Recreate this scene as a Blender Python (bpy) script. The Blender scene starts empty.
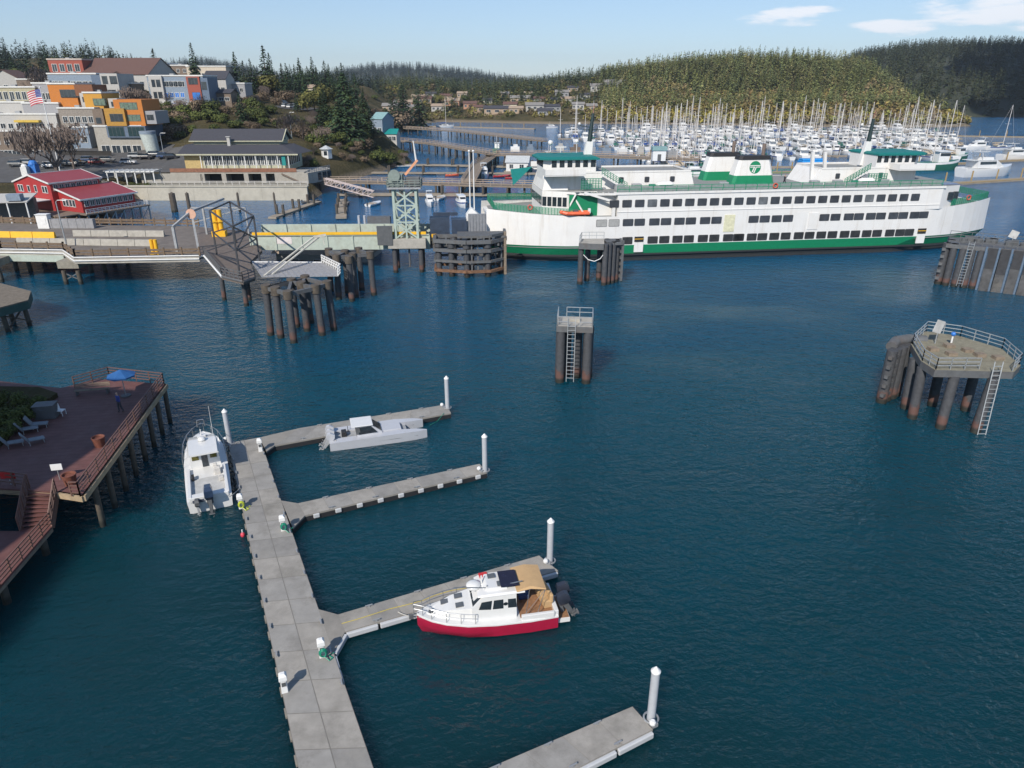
import bpy, bmesh, math, random
import numpy as np
from mathutils import Vector, Matrix
random.seed(7)
R = math.radians
C = bpy.context.scene.collection
S = bpy.context.scene
# ---------------------------------------------------------------- camera, sky, sun, exposure
CAM_H, FOC, PITCH = 28.0, 700.0, R(23.1)
cam = bpy.data.objects.new('camera', bpy.data.cameras.new('camera'))
C.objects.link(cam); S.camera = cam
cam.location = (0, 0, CAM_H); cam.rotation_euler = (R(90) - PITCH, 0, 0)
cam.data.sensor_width = 36.0; cam.data.lens = 36.0 * FOC / 1024.0
cam.data.clip_start = 0.5; cam.data.clip_end = 40000
SUN_EL, SUN_AZ = R(39), R(205)          # azimuth clockwise from +Y, towards the sun
world = bpy.data.worlds.new('World'); S.world = world; world.use_nodes = True
nt = world.node_tree; nt.nodes.clear()
def N(t, kind, **kw):
    n = t.nodes.new(kind)
    for k, v in kw.items():
        if hasattr(n, k): setattr(n, k, v)
        else: n.inputs[k].default_value = v
    return n
sky = N(nt, 'ShaderNodeTexSky', sky_type='NISHITA', sun_disc=False, sun_elevation=SUN_EL, sun_rotation=SUN_AZ,
        altitude=0, air_density=1.0, dust_density=0.15, ozone_density=3.5)
tc = N(nt, 'ShaderNodeTexCoord')
mp = N(nt, 'ShaderNodeMapping'); mp.inputs['Scale'].default_value = (5, 5, 26); mp.inputs['Location'].default_value = (1.35, 0.4, 0.35)
nt.links.new(tc.outputs['Generated'], mp.inputs['Vector'])
nz = N(nt, 'ShaderNodeTexNoise', Scale=2.6, Detail=7.0, Roughness=0.55)
nt.links.new(mp.outputs[0], nz.inputs['Vector'])
sx = N(nt, 'ShaderNodeSeparateXYZ'); nt.links.new(tc.outputs['Generated'], sx.inputs[0])
def mth(op, x, y=None):
    n = N(nt, 'ShaderNodeMath', operation=op)
    for i, v in enumerate((x, y)):
        if v is None: continue
        if isinstance(v, (int, float)): n.inputs[i].default_value = v
        else: nt.links.new(v, n.inputs[i])
    return n.outputs[0]
_blob = None                             # a few flat-bottomed fair-weather clouds low over the far shore
for cx_, cz_, rx_, rz_ in ((.335,.076,.052,.012),(.425,.060,.050,.011),(.55,.076,.10,.020),(.62,.055,.12,.010)):
    e_ = mth('SUBTRACT', 1.0, mth('ADD', mth('POWER', mth('ABSOLUTE', mth('DIVIDE', mth('SUBTRACT', sx.outputs['X'], cx_), rx_)), 2.0), mth('POWER', mth('ABSOLUTE', mth('DIVIDE', mth('SUBTRACT', sx.outputs['Z'], cz_), rz_)), 2.0)))
    e_ = mth('MAXIMUM', e_, -2.0); _blob = e_ if _blob is None else mth('MAXIMUM', _blob, e_)
ad = mth('ADD', mth('MULTIPLY', _blob, 0.5), mth('MULTIPLY', mth('SUBTRACT', nz.outputs['Fac'], 0.5), 2.6))
rp = N(nt, 'ShaderNodeMapRange', interpolation_type='SMOOTHSTEP'); rp.inputs[1].default_value = 0.05; rp.inputs[2].default_value = 0.55
nt.links.new(ad, rp.inputs[0])
yp = N(nt, 'ShaderNodeMapRange'); yp.inputs[1].default_value = 0.0; yp.inputs[2].default_value = 0.1; nt.links.new(sx.outputs['Y'], yp.inputs[0])
cs = N(nt, 'ShaderNodeMath', operation='MULTIPLY'); nt.links.new(mth('MULTIPLY', rp.outputs[0], 0.85), cs.inputs[0]); nt.links.new(yp.outputs[0], cs.inputs[1])
mixc = N(nt, 'ShaderNodeMix', data_type='RGBA'); nt.links.new(cs.outputs[0], mixc.inputs[0])
gm = N(nt, 'ShaderNodeGamma', Gamma=0.65); nt.links.new(sky.outputs[0], gm.inputs[0])     # softer, more even spring sky
ti = N(nt, 'ShaderNodeMix', data_type='RGBA', blend_type='MULTIPLY'); ti.inputs[0].default_value = 1; ti.inputs[7].default_value = (0.82, 0.95, 1.13, 1)
nt.links.new(gm.outputs[0], ti.inputs[6])
nt.links.new(ti.outputs[2], mixc.inputs[6]); mixc.inputs[7].default_value = (4.7, 4.8, 5.1, 1)
bg = N(nt, 'ShaderNodeBackground', Strength=0.132); nt.links.new(mixc.outputs[2], bg.inputs[0])
wo = N(nt, 'ShaderNodeOutputWorld'); nt.links.new(bg.outputs[0], wo.inputs[0])
sun = bpy.data.objects.new('sun', bpy.data.lights.new('sun', 'SUN')); C.objects.link(sun)
sun.data.energy = 3.2; sun.data.angle = R(0.5); sun.data.color = (1.0, 0.93, 0.83)
_sd = Vector((math.sin(SUN_AZ) * math.cos(SUN_EL), math.cos(SUN_AZ) * math.cos(SUN_EL), math.sin(SUN_EL)))
sun.rotation_euler = _sd.to_track_quat('Z', 'Y').to_euler(); sun.location = (-60, -120, 160)
S.view_settings.view_transform = 'Standard'; S.view_settings.look = 'None'
S.view_settings.exposure = 0.7; S.view_settings.gamma = 1.0; S.view_settings.use_curve_mapping = False
S.render.engine = 'CYCLES'; S.cycles.max_bounces = 5; S.cycles.transparent_max_bounces = 8
S.cycles.use_denoising = True; S.cycles.caustics_reflective = False; S.cycles.caustics_refractive = False
S.cycles.sample_clamp_indirect = 4

# ---------------------------------------------------------------- helpers
def _ray(px, py):
    u = (px - 512) / FOC; v = (384 - py) / FOC
    return Vector((u, math.cos(PITCH) + v * math.sin(PITCH), -math.sin(PITCH) + v * math.cos(PITCH)))
def at(px, py, z=0.0):                  # where the sight line through a pixel meets height z
    d = _ray(px, py); return Vector((0, 0, CAM_H)) + d * ((z - CAM_H) / d.z)
def up(px, py, Y):                      # where it meets depth Y
    d = _ray(px, py); return Vector((0, 0, CAM_H)) + d * (Y / d.y)
def on_plane(px, py, p0, n):
    d = _ray(px, py); o = Vector((0, 0, CAM_H)); return o + d * ((p0 - o).dot(n) / d.dot(n))

class MB:
    def __init__(s): s.v = []; s.f = []; s.m = []
    def add(s, vs, fs, mi=0):
        b = len(s.v); s.v += [tuple(v) for v in vs]
        for f in fs: s.f.append([b + i for i in f]); s.m.append(mi)
        return s
    def box(s, x0, x1, y0, y1, z0, z1, mi=0):
        return s.add([(x0,y0,z0),(x1,y0,z0),(x1,y1,z0),(x0,y1,z0),(x0,y0,z1),(x1,y0,z1),(x1,y1,z1),(x0,y1,z1)],
            [(0,3,2,1),(4,5,6,7),(0,1,5,4),(1,2,6,5),(2,3,7,6),(3,0,4,7)], mi)
    def rbox(s, c, sz, rz=0, mi=0, rx=0, ry=0):
        M = Matrix.Translation(c) @ Matrix.Rotation(rz, 4, 'Z') @ Matrix.Rotation(ry, 4, 'Y') @ Matrix.Rotation(rx, 4, 'X')
        h = [k / 2 for k in sz]
        vs = [M @ Vector((a*h[0], b*h[1], c2*h[2])) for c2 in (-1,1) for a, b in ((-1,-1),(1,-1),(1,1),(-1,1))]
        return s.add(vs, [(0,3,2,1),(4,5,6,7),(0,1,5,4),(1,2,6,5),(2,3,7,6),(3,0,4,7)], mi)
    def beam(s, p, q, w, h=None, mi=0):
        p = Vector(p); q = Vector(q); h = h or w; d = q - p; L = d.length
        if L < 1e-6: return s
        u = d / L; a = u.cross(Vector((0,0,1)))
        a = Vector((1,0,0)) if a.length < 1e-4 else a.normalized()
        b = a.cross(u); a = a * w/2; b = b * h/2
        return s.add([p-a-b, p+a-b, p+a+b, p-a+b, q-a-b, q+a-b, q+a+b, q-a+b],
            [(0,1,2,3),(7,6,5,4),(0,4,5,1),(1,5,6,2),(2,6,7,3),(3,7,4,0)], mi)
    def tube(s, p, q, r, r2=None, n=8, mi=0):
        p = Vector(p); q = Vector(q); r2 = r if r2 is None else r2; u = (q - p).normalized()
        a = u.orthogonal().normalized(); b = u.cross(a)
        ring = lambda c, rr: [c + (a*math.cos(2*math.pi*i/n) + b*math.sin(2*math.pi*i/n)) * rr for i in range(n)]
        return s.add(ring(p, r) + ring(q, r2), [(i, (i+1) % n, n+(i+1) % n, n+i) for i in range(n)] + [tuple(range(n))[::-1], tuple(range(n, 2*n))], mi)
    def path(s, pts, r, n=5, mi=0):
        for a, b in zip(pts[:-1], pts[1:]): s.tube(a, b, r, n=n, mi=mi)
        return s
    def prism(s, poly, z0, z1, mi=0, mtop=None):
        n = len(poly); A = sum(poly[i][0]*poly[(i+1)%n][1] - poly[(i+1)%n][0]*poly[i][1] for i in range(n))
        if A < 0: poly = poly[::-1]
        s.add([(p[0],p[1],z0) for p in poly] + [(p[0],p[1],z1) for p in poly], [(i,(i+1)%n,n+(i+1)%n,n+i) for i in range(n)] + [tuple(range(n))[::-1]], mi)
        return s.add([(p[0],p[1],z1) for p in poly], [tuple(range(n))], mi if mtop is None else mtop)
    def loft(s, rings, mi=0, cap=True, closed=True):
        n = len(rings[0]); b = len(s.v); s.v += [tuple(p) for r in rings for p in r]
        for k in range(len(rings)-1):
            for i in range(n if closed else n-1):
                j = (i+1) % n
                s.f.append([b+k*n+i, b+k*n+j, b+(k+1)*n+j, b+(k+1)*n+i]); s.m.append(mi[i] if isinstance(mi, (list,tuple)) else mi)
        if cap:
            m0 = mi if isinstance(mi, int) else 0
            s.f.append([b+i for i in range(n)][::-1]); s.m.append(m0); s.f.append([b+(len(rings)-1)*n+i for i in range(n)]); s.m.append(m0)
        return s
    def ball(s, c, r, mi=0, n=8, sq=(1,1,1)):
        c = Vector(c); rings = []
        for k in range(1, n//2 + 1):
            t = math.pi * k / (n//2 + 1); rings.append([c + Vector((r*sq[0]*math.sin(t)*math.cos(2*math.pi*i/n), r*sq[1]*math.sin(t)*math.sin(2*math.pi*i/n), -r*sq[2]*math.cos(t))) for i in range(n)])
        return s.loft(rings, mi)
    def rail(s, pts, h=1.05, gap=1.8, r=0.03, bars=3, mi=0, posts=True):
        for a, b in zip(pts[:-1], pts[1:]):
            a = Vector(a); b = Vector(b); L = (b-a).length; n = max(1, round(L/gap))
            for k in range(bars):
                z = Vector((0,0,h*(k+1)/bars)); s.beam(a+z, b+z, r*2, mi=mi)
            for i in range(n+1):
                p = a.lerp(b, i/n); s.beam(p, p+Vector((0,0,h)), r*2, mi=mi)
        return s
    def ladder(s, p, q, w=0.5, side=(1,0,0), mi=0, step=0.4, r=0.035):
        p = Vector(p); q = Vector(q); d = Vector(side).normalized()*w/2
        s.beam(p-d, q-d, r*2, mi=mi); s.beam(p+d, q+d, r*2, mi=mi)
        n = int((q-p).length/step)
        for i in range(1, n): c = p.lerp(q, i/n); s.beam(c-d, c+d, r*1.6, mi=mi)
        return s
    def xform(s, M): s.v = [tuple(M @ Vector(v)) for v in s.v]; return s
    def build(s, name, mats, parent=None, smooth=False, bevel=0):
        me = bpy.data.meshes.new(name); me.from_pydata(s.v, [], s.f)
        for m in (mats if isinstance(mats, (list,tuple)) else [mats]): me.materials.append(m)
        me.polygons.foreach_set('material_index', s.m)
        if smooth: me.polygons.foreach_set('use_smooth', [True]*len(s.f))
        me.update()
        o = bpy.data.objects.new(name, me); C.objects.link(o)
        if parent: o.parent = parent
        if smooth and smooth != 'full': me.set_sharp_from_angle(angle=R(40))
        if bevel:
            md = o.modifiers.new('bevel', 'BEVEL'); md.width = bevel; md.segments = 2; md.limit_method = 'ANGLE'
        return o

def tag(o, label, cat, group=None, kind=None):
    o['label'] = label; o['category'] = cat
    if group: o['group'] = group
    if kind: o['kind'] = kind
    return o
def thing(name, label, cat, loc=(0,0,0), rz=0, group=None):
    o = bpy.data.objects.new(name, None); C.objects.link(o); o.empty_display_size = 0.3
    o.location = loc; o.rotation_euler = (0, 0, rz)
    return tag(o, label, cat, group)
def structure(o): o['kind'] = 'structure'; return o
def dup(root, loc, rz=0, label=None, group=None, sc=None):
    r = root.copy(); C.objects.link(r); r.location = loc; r.rotation_euler = (0, 0, rz)
    if label: r['label'] = label
    if group: r['group'] = group
    if sc: r.scale = sc if isinstance(sc, (tuple, list)) else (sc, sc, sc)
    for ch in list(root.children):
        c = ch.copy(); C.objects.link(c); c.parent = r
        for g in list(ch.children):
            d = g.copy(); C.objects.link(d); d.parent = c
    return r

# ---------------------------------------------------------------- materials
_mats = {}
def mat(name, col, rough=0.6, metal=0.0, var=0.18, scale=2.0, bump=0.0, spec=0.5, stain=None, stain_amt=0.5, stain_scale=0.6, coat=0.0, streak=None):
    if name in _mats: return _mats[name]
    m = bpy.data.materials.new(name); m.use_nodes = True; t = m.node_tree; p = t.nodes['Principled BSDF']
    p.inputs['Roughness'].default_value = rough; p.inputs['Metallic'].default_value = metal
    p.inputs['Specular IOR Level'].default_value = spec; p.inputs['Coat Weight'].default_value = coat
    tcn = t.nodes.new('ShaderNodeTexCoord')
    n = N(t, 'ShaderNodeTexNoise', Scale=scale, Detail=6.0, Roughness=0.65); t.links.new(tcn.outputs['Object'], n.inputs['Vector'])
    mr = N(t, 'ShaderNodeMapRange'); mr.inputs[1].default_value = 0.3; mr.inputs[2].default_value = 0.7
    mr.inputs[3].default_value = 1 - var; mr.inputs[4].default_value = 1 + var; t.links.new(n.outputs['Fac'], mr.inputs[0])
    mul = N(t, 'ShaderNodeMix', data_type='RGBA', blend_type='MULTIPLY'); mul.inputs[0].default_value = 1
    mul.inputs[6].default_value = (*col, 1); t.links.new(mr.outputs[0], mul.inputs[7]); out = mul.outputs[2]
    if stain:
        n2 = N(t, 'ShaderNodeTexNoise', Scale=stain_scale, Detail=8.0, Roughness=0.7); t.links.new(tcn.outputs['Object'], n2.inputs['Vector'])
        r2 = N(t, 'ShaderNodeMapRange'); r2.inputs[1].default_value = 0.5; r2.inputs[2].default_value = 0.72; r2.inputs[4].default_value = stain_amt
        t.links.new(n2.outputs['Fac'], r2.inputs[0])
        mm = N(t, 'ShaderNodeMix', data_type='RGBA'); t.links.new(r2.outputs[0], mm.inputs[0]); t.links.new(out, mm.inputs[6]); mm.inputs[7].default_value = (*stain, 1); out = mm.outputs[2]
    if streak:
        mp_ = N(t, 'ShaderNodeMapping'); mp_.inputs['Scale'].default_value = (1.6,1.6,0.10); t.links.new(tcn.outputs['Object'], mp_.inputs['Vector'])
        n3 = N(t, 'ShaderNodeTexNoise', Scale=1.0, Detail=5.0, Roughness=0.6); t.links.new(mp_.outputs[0], n3.inputs['Vector'])
        r3 = N(t, 'ShaderNodeMapRange'); r3.inputs[1].default_value = 0.55; r3.inputs[2].default_value = 0.75; r3.inputs[4].default_value = streak[3]; t.links.new(n3.outputs['Fac'], r3.inputs[0])
        m3 = N(t, 'ShaderNodeMix', data_type='RGBA'); t.links.new(r3.outputs[0], m3.inputs[0]); t.links.new(out, m3.inputs[6]); m3.inputs[7].default_value = (*streak[:3], 1); out = m3.outputs[2]
    t.links.new(out, p.inputs['Base Color'])
    if bump:
        bp = N(t, 'ShaderNodeBump', Strength=bump, Distance=0.05); t.links.new(n.outputs['Fac'], bp.inputs['Height']); t.links.new(bp.outputs[0], p.inputs['Normal'])
    _mats[name] = m; return m
def pile_mat(name, col, rust=(0.22,0.07,0.03), hi=1.3, amt=0.7):
    m = mat(name, col, 0.7, var=0.3, scale=3.0); t = m.node_tree; p = t.nodes['Principled BSDF']
    src = p.inputs['Base Color'].links[0].from_socket
    g = t.nodes.new('ShaderNodeNewGeometry'); s = t.nodes.new('ShaderNodeSeparateXYZ'); t.links.new(g.outputs['Position'], s.inputs[0])
    n = N(t, 'ShaderNodeTexNoise', Scale=1.3, Detail=5.0); t.links.new(g.outputs['Position'], n.inputs['Vector'])
    a = N(t, 'ShaderNodeMath', operation='MULTIPLY_ADD'); a.inputs[1].default_value = -2.2; t.links.new(n.outputs['Fac'], a.inputs[0]); t.links.new(s.outputs['Z'], a.inputs[2])
    r = N(t, 'ShaderNodeMapRange'); r.inputs[1].default_value = hi - 1.4; r.inputs[2].default_value = hi - 1.0; r.inputs[3].default_value = amt; r.inputs[4].default_value = 0
    t.links.new(a.outputs[0], r.inputs[0])
    mx = N(t, 'ShaderNodeMix', data_type='RGBA'); t.links.new(r.outputs[0], mx.inputs[0]); t.links.new(src, mx.inputs[6]); mx.inputs[7].default_value = (*rust, 1)
    r2 = N(t, 'ShaderNodeMapRange'); r2.inputs[1].default_value = 0.35; r2.inputs[2].default_value = 0.6; r2.inputs[3].default_value = 1; r2.inputs[4].default_value = 0
    t.links.new(s.outputs['Z'], r2.inputs[0])
    m2 = N(t, 'ShaderNodeMix', data_type='RGBA'); t.links.new(r2.outputs[0], m2.inputs[0]); t.links.new(mx.outputs[2], m2.inputs[6]); m2.inputs[7].default_value = (0.02,0.022,0.018,1)
    t.links.new(m2.outputs[2], p.inputs['Base Color']); return m
def leaf_mat(name, dark, light, tint=False):
    m = bpy.data.materials.new(name); m.use_nodes = True; t = m.node_tree; p = t.nodes['Principled BSDF']
    p.inputs['Roughness'].default_value = 0.75; p.inputs['Specular IOR Level'].default_value = 0.2
    g = t.nodes.new('ShaderNodeNewGeometry'); oi = t.nodes.new('ShaderNodeObjectInfo')
    mx = N(t, 'ShaderNodeMix', data_type='RGBA'); mx.inputs[6].default_value = (*dark, 1); mx.inputs[7].default_value = (*light, 1)
    t.links.new(g.outputs['Random Per Island'], mx.inputs[0]); out = mx.outputs[2]
    if tint:
        at_ = N(t, 'ShaderNodeAttribute', attribute_name='tint'); m2 = N(t, 'ShaderNodeMix', data_type='RGBA', blend_type='MULTIPLY'); m2.inputs[0].default_value = 1
        t.links.new(out, m2.inputs[6]); t.links.new(at_.outputs['Color'], m2.inputs[7]); out = m2.outputs[2]
    else:
        mr = N(t, 'ShaderNodeMapRange'); mr.inputs[3].default_value = 0.75; mr.inputs[4].default_value = 1.3; t.links.new(oi.outputs['Random'], mr.inputs[0])
        m2 = N(t, 'ShaderNodeMix', data_type='RGBA', blend_type='MULTIPLY'); m2.inputs[0].default_value = 1
        t.links.new(out, m2.inputs[6]); t.links.new(mr.outputs[0], m2.inputs[7]); out = m2.outputs[2]
    t.links.new(out, p.inputs['Base Color']); return m

white = mat('white_paint', (0.70,0.70,0.69), 0.4, var=0.05, stain=(0.55,0.52,0.46), stain_amt=0.25)
gel = mat('white_gelcoat', (0.64,0.64,0.63), 0.2, var=0.03, coat=0.3)
cream = mat('cream_paint', (0.62,0.56,0.40), 0.6, var=0.08)
grey = mat('grey_paint', (0.30,0.31,0.32), 0.6)
dgrey = mat('dark_grey_paint', (0.09,0.095,0.10), 0.6)
black = mat('black_rubber', (0.02,0.02,0.022), 0.6)
steel = mat('galvanized_steel', (0.42,0.44,0.45), 0.45, metal=0.5, var=0.12)
dsteel = mat('weathered_steel', (0.12,0.125,0.13), 0.6, metal=0.2, stain=(0.13,0.08,0.05), stain_amt=0.5)
concrete = mat('concrete', (0.36,0.34,0.30), 0.85, var=0.15, scale=1.5, bump=0.2, stain=(0.2,0.19,0.17), stain_amt=0.6)
dockcon = mat('dock_concrete', (0.235,0.22,0.197), 0.85, var=0.12, scale=0.9, bump=0.15, stain=(0.17,0.16,0.145), stain_amt=0.9, stain_scale=0.5)
joint = mat('dark_joint', (0.17,0.16,0.145), 0.9)
wood = mat('weathered_wood', (0.20,0.16,0.12), 0.85, var=0.3, scale=3)
redwood = mat('red_brown_decking', (0.125,0.052,0.046), 0.7, var=0.2, scale=1.2, stain=(0.14,0.08,0.075), stain_amt=0.5)
darkwood = mat('creosote_timber', (0.07,0.055,0.045), 0.85, var=0.3, scale=3)
glass = mat('dark_glass', (0.02,0.028,0.035), 0.08, var=0.3, spec=0.8)
red = mat('red_paint', (0.50,0.03,0.03), 0.4, var=0.1)
yellow = mat('yellow_paint', (0.75,0.42,0.02), 0.5, var=0.08)
green = mat('ferry_green', (0.008,0.20,0.09), 0.45, var=0.08)
teal = mat('teal_roof', (0.01,0.21,0.20), 0.5, var=0.1)
blue = mat('blue_paint', (0.03,0.16,0.50), 0.5)
asphalt = mat('asphalt', (0.075,0.073,0.072), 0.9, var=0.2, scale=0.6, stain=(0.12,0.115,0.11), stain_amt=0.5, stain_scale=0.15)
steelpile = pile_mat('steel_pile', (0.058,0.06,0.066), rust=(0.16,0.06,0.035), amt=0.55)
whitepile = mat('white_pile_sleeve', (0.40,0.42,0.45), 0.5, var=0.08, stain=(0.36,0.36,0.35), stain_amt=0.5)
timberpile = pile_mat('timber_pile', (0.085,0.07,0.055), rust=(0.06,0.06,0.05))
# ---------------------------------------------------------------- water
def water_material():
    m = bpy.data.materials.new('sea_water'); m.use_nodes = True; t = m.node_tree; p = t.nodes['Principled BSDF']
    p.inputs['Base Color'].default_value = (0.001, 0.026, 0.050, 1); p.inputs['Roughness'].default_value = 0.06
    p.inputs['IOR'].default_value = 1.33
    p.subsurface_method = 'BURLEY'; p.inputs['Subsurface Weight'].default_value = 1.0; p.inputs['Subsurface Radius'].default_value = (1.0,1.0,1.0); p.inputs['Subsurface Scale'].default_value = 5.0
    p.inputs['Specular IOR Level'].default_value = 0.5
    tcn = t.nodes.new('ShaderNodeTexCoord')
    def noise(scale, detail, stretch=(1,1,1), rot=0.0, dist=0.0):
        mp_ = N(t, 'ShaderNodeMapping'); mp_.inputs['Scale'].default_value = stretch; mp_.inputs['Rotation'].default_value = (0,0,rot)
        t.links.new(tcn.outputs['Object'], mp_.inputs['Vector'])
        n = N(t, 'ShaderNodeTexNoise', Scale=scale, Detail=detail, Roughness=0.55, Distortion=dist); t.links.new(mp_.outputs[0], n.inputs['Vector']); return n
    a = noise(0.42, 5, (1,1.7,1), 0.5, 0.3); b = noise(1.6, 3, (1,1.4,1), -0.3, 0.2); c = noise(0.028, 4, (1,1.8,1), 0.35, 0.4)
    k = N(t, 'ShaderNodeMath', operation='MULTIPLY_ADD'); k.inputs[1].default_value = 0.6
    t.links.new(b.outputs['Fac'], k.inputs[0]); t.links.new(a.outputs['Fac'], k.inputs[2])
    st = N(t, 'ShaderNodeMapRange'); st.inputs[1].default_value = 0.35; st.inputs[2].default_value = 0.65; st.inputs[3].default_value = 0.26; st.inputs[4].default_value = 0.8
    t.links.new(c.outputs['Fac'], st.inputs[0])
    bp = N(t, 'ShaderNodeBump', Distance=0.7); t.links.new(k.outputs[0], bp.inputs['Height']); t.links.new(st.outputs[0], bp.inputs['Strength'])
    t.links.new(bp.outputs[0], p.inputs['Normal'])
    sp = t.nodes.new('ShaderNodeSeparateXYZ'); t.links.new(tcn.outputs['Object'], sp.inputs[0])     # bluer with distance: low-angle sky reflection put into the base colour
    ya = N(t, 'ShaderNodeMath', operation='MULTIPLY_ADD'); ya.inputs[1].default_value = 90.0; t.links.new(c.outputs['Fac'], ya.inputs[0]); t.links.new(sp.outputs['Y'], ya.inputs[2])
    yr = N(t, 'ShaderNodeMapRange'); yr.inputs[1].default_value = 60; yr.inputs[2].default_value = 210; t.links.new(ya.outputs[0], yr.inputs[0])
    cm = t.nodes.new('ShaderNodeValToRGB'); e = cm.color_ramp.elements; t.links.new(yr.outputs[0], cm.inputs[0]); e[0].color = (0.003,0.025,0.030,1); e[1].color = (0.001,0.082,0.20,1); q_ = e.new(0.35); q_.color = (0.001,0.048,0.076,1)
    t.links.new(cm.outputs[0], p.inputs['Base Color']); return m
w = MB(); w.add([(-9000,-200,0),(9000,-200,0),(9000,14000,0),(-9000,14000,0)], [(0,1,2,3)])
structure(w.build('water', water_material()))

# ---------------------------------------------------------------- land
shore_px = [(60,222),(100,222),(126,207)]
shore = [(-150,95),(-128,125),(-112,150)] + [tuple(at(x,y).xy) for x, y in shore_px] + [(-101,191.5),(-54,190)] + \
    [tuple(at(x,y).xy) for x, y in [(322,189),(345,181),(375,173),(412,162.5),(398,150),(388,140),(404,131),(414,124.5),(440,122),(480,122.5),(520,123.5),(560,124),(600,123.5),(640,124),(700,125),(760,126),(830,127),(900,127.5),(950,127),(972,126)]] + \
    [(352,575),(362,600),(380,660),(430,800),(520,1100),(560,1500),(300,1900),(-1500,2000),(-1600,900),(-600,95)]
SH = np.array(shore)
def shore_dist(P):
    P = np.asarray(P, float); n = len(SH); d = np.full(len(P), 1e9); inside = np.zeros(len(P), bool)
    for i in range(n):
        a = SH[i]; b = SH[(i+1) % n]; ab = b-a; t = np.clip(((P-a)@ab)/(ab@ab), 0, 1)
        d = np.minimum(d, np.linalg.norm(P-(a+t[:,None]*ab), axis=1))
        c = ((a[1] > P[:,1]) != (b[1] > P[:,1])) & (P[:,0] < (b[0]-a[0])*(P[:,1]-a[1])/(b[1]-a[1]+1e-12)+a[0]); inside ^= c
    return np.where(inside, d, -d)
# control heights: (px, py, depth) on the ground, or with trees subtracted
_ctl = [(200,170,200,0),(160,178,198,-0.5),(290,170,200,0),(140,165,222,0),(60,178,190,0),(125,155,238,0),(20,160,235,0),(60,150,240,0),(110,140,252,0),(150,142,245,0),
    (40,120,258,0),(100,118,268,0),(60,103,280,0),(120,103,285,0),(185,104,290,0),(170,122,262,0),(220,118,265,0),(230,130,250,0),(215,100,310,0),(150,80,315,0),(80,76,318,0),
    (190,76,335,0),(240,100,330,0),(300,110,330,0),(330,125,290,0),(300,140,245,0),(327,158,238,0),(345,142,268,0),(372,150,275,0),(385,135,330,0),(385,112,470,0),(380,95,540,0),(300,92,420,0),(255,98,380,0),
    (430,118,640,0),(480,108,690,0),(450,100,720,0),(420,88,760,0),(540,100,740,0),(590,108,700,0),(500,92,800,0),(350,85,600,0),
    (0,57,600,-2),(60,55,610,-2),(130,64,640,-2),(180,72,700,-2),(230,74,600,-2),(20,72,420,0),(0,85,330,0)]
_cp = [up(a,b,c)+Vector((0,0,d)) for a,b,c,d in _ctl]
for px, py in [(500,84),(540,75),(580,67),(620,63),(660,56),(700,51),(750,48),(800,50),(850,53),(890,60),(920,72),(945,86)]:
    _cp.append(up(px,py,820)-Vector((0,0,15))); q = up(px,py,1050); _cp.append(Vector((q.x,1050,_cp[-1].z*0.8)))
for px in (640,720,800,880): q = up(px,118,640); _cp.append(Vector((q.x,650,9)))
_cp += [Vector(v) for v in [(-100,200,4),(-70,196,4),(-57,196,4),(-130,160,5),(-150,190,6),(-260,300,24),(-400,400,40),(-300,1200,30),(0,1300,30),(-900,900,50),(420,1300,30),(-500,250,35),(520,1500,20)]]
CP = np.array([tuple(v) for v in _cp])
def ground(P):
    P = np.asarray(P, float); out = np.empty(len(P)); sd = shore_dist(P)
    for i in range(0, len(P), 4000):
        q = P[i:i+4000]; d2 = ((q[:,None,:]-CP[None,:,:2])**2).sum(2)
        w_ = 1/(d2+12+ (0.0006*(q[:,1:2]**2)))**1.6; out[i:i+4000] = (w_*CP[None,:,2]).sum(1)/w_.sum(1)
    t = np.clip(sd/np.where(P[:,1] > 420, 10+0.06*P[:,1], 4+0.02*P[:,1]), 0, 1)
    low = np.clip(sd, -3, 3)*0.5
    bulk = (P[:,0] > -103) & (P[:,0] < -53) & (sd > 0) & (P[:,1] < 215)
    z = low*(1-t)+np.maximum(out,1.2)*t
    z = np.where(bulk, np.where(sd < 2.0, 3.3, np.where(sd<10, 3.6, np.maximum(z,3.6))), z)
    return np.where(sd < -0.01, np.maximum(sd*0.5, -3), z)
def gz(x, y): return float(ground([(x, y)])[0])
def grid(name, xs, ys, fn, m):
    X, Y = np.meshgrid(xs, ys); P = np.stack([X.ravel(), Y.ravel()], 1); z = fn(P)
    nx, ny = len(xs), len(ys); idx = np.arange(nx*ny).reshape(ny, nx)
    F = np.stack([idx[:-1,:-1], idx[:-1,1:], idx[1:,1:], idx[1:,:-1]], -1).reshape(-1,4)
    keep = z[F].max(1) > -1.4; F = F[keep]
    me = bpy.data.meshes.new(name); me.vertices.add(len(P)); me.vertices.foreach_set('co', np.column_stack([P, z]).ravel())
    me.loops.add(F.size); me.loops.foreach_set('vertex_index', F.ravel()); me.polygons.add(len(F)); me.polygons.foreach_set('loop_start', np.arange(0, F.size, 4))
    me.update(calc_edges=True); me.validate(); me.materials.append(m); me.polygons.foreach_set('use_smooth', [True]*len(me.polygons))
    o = bpy.data.objects.new(name, me); C.objects.link(o); return o
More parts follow.
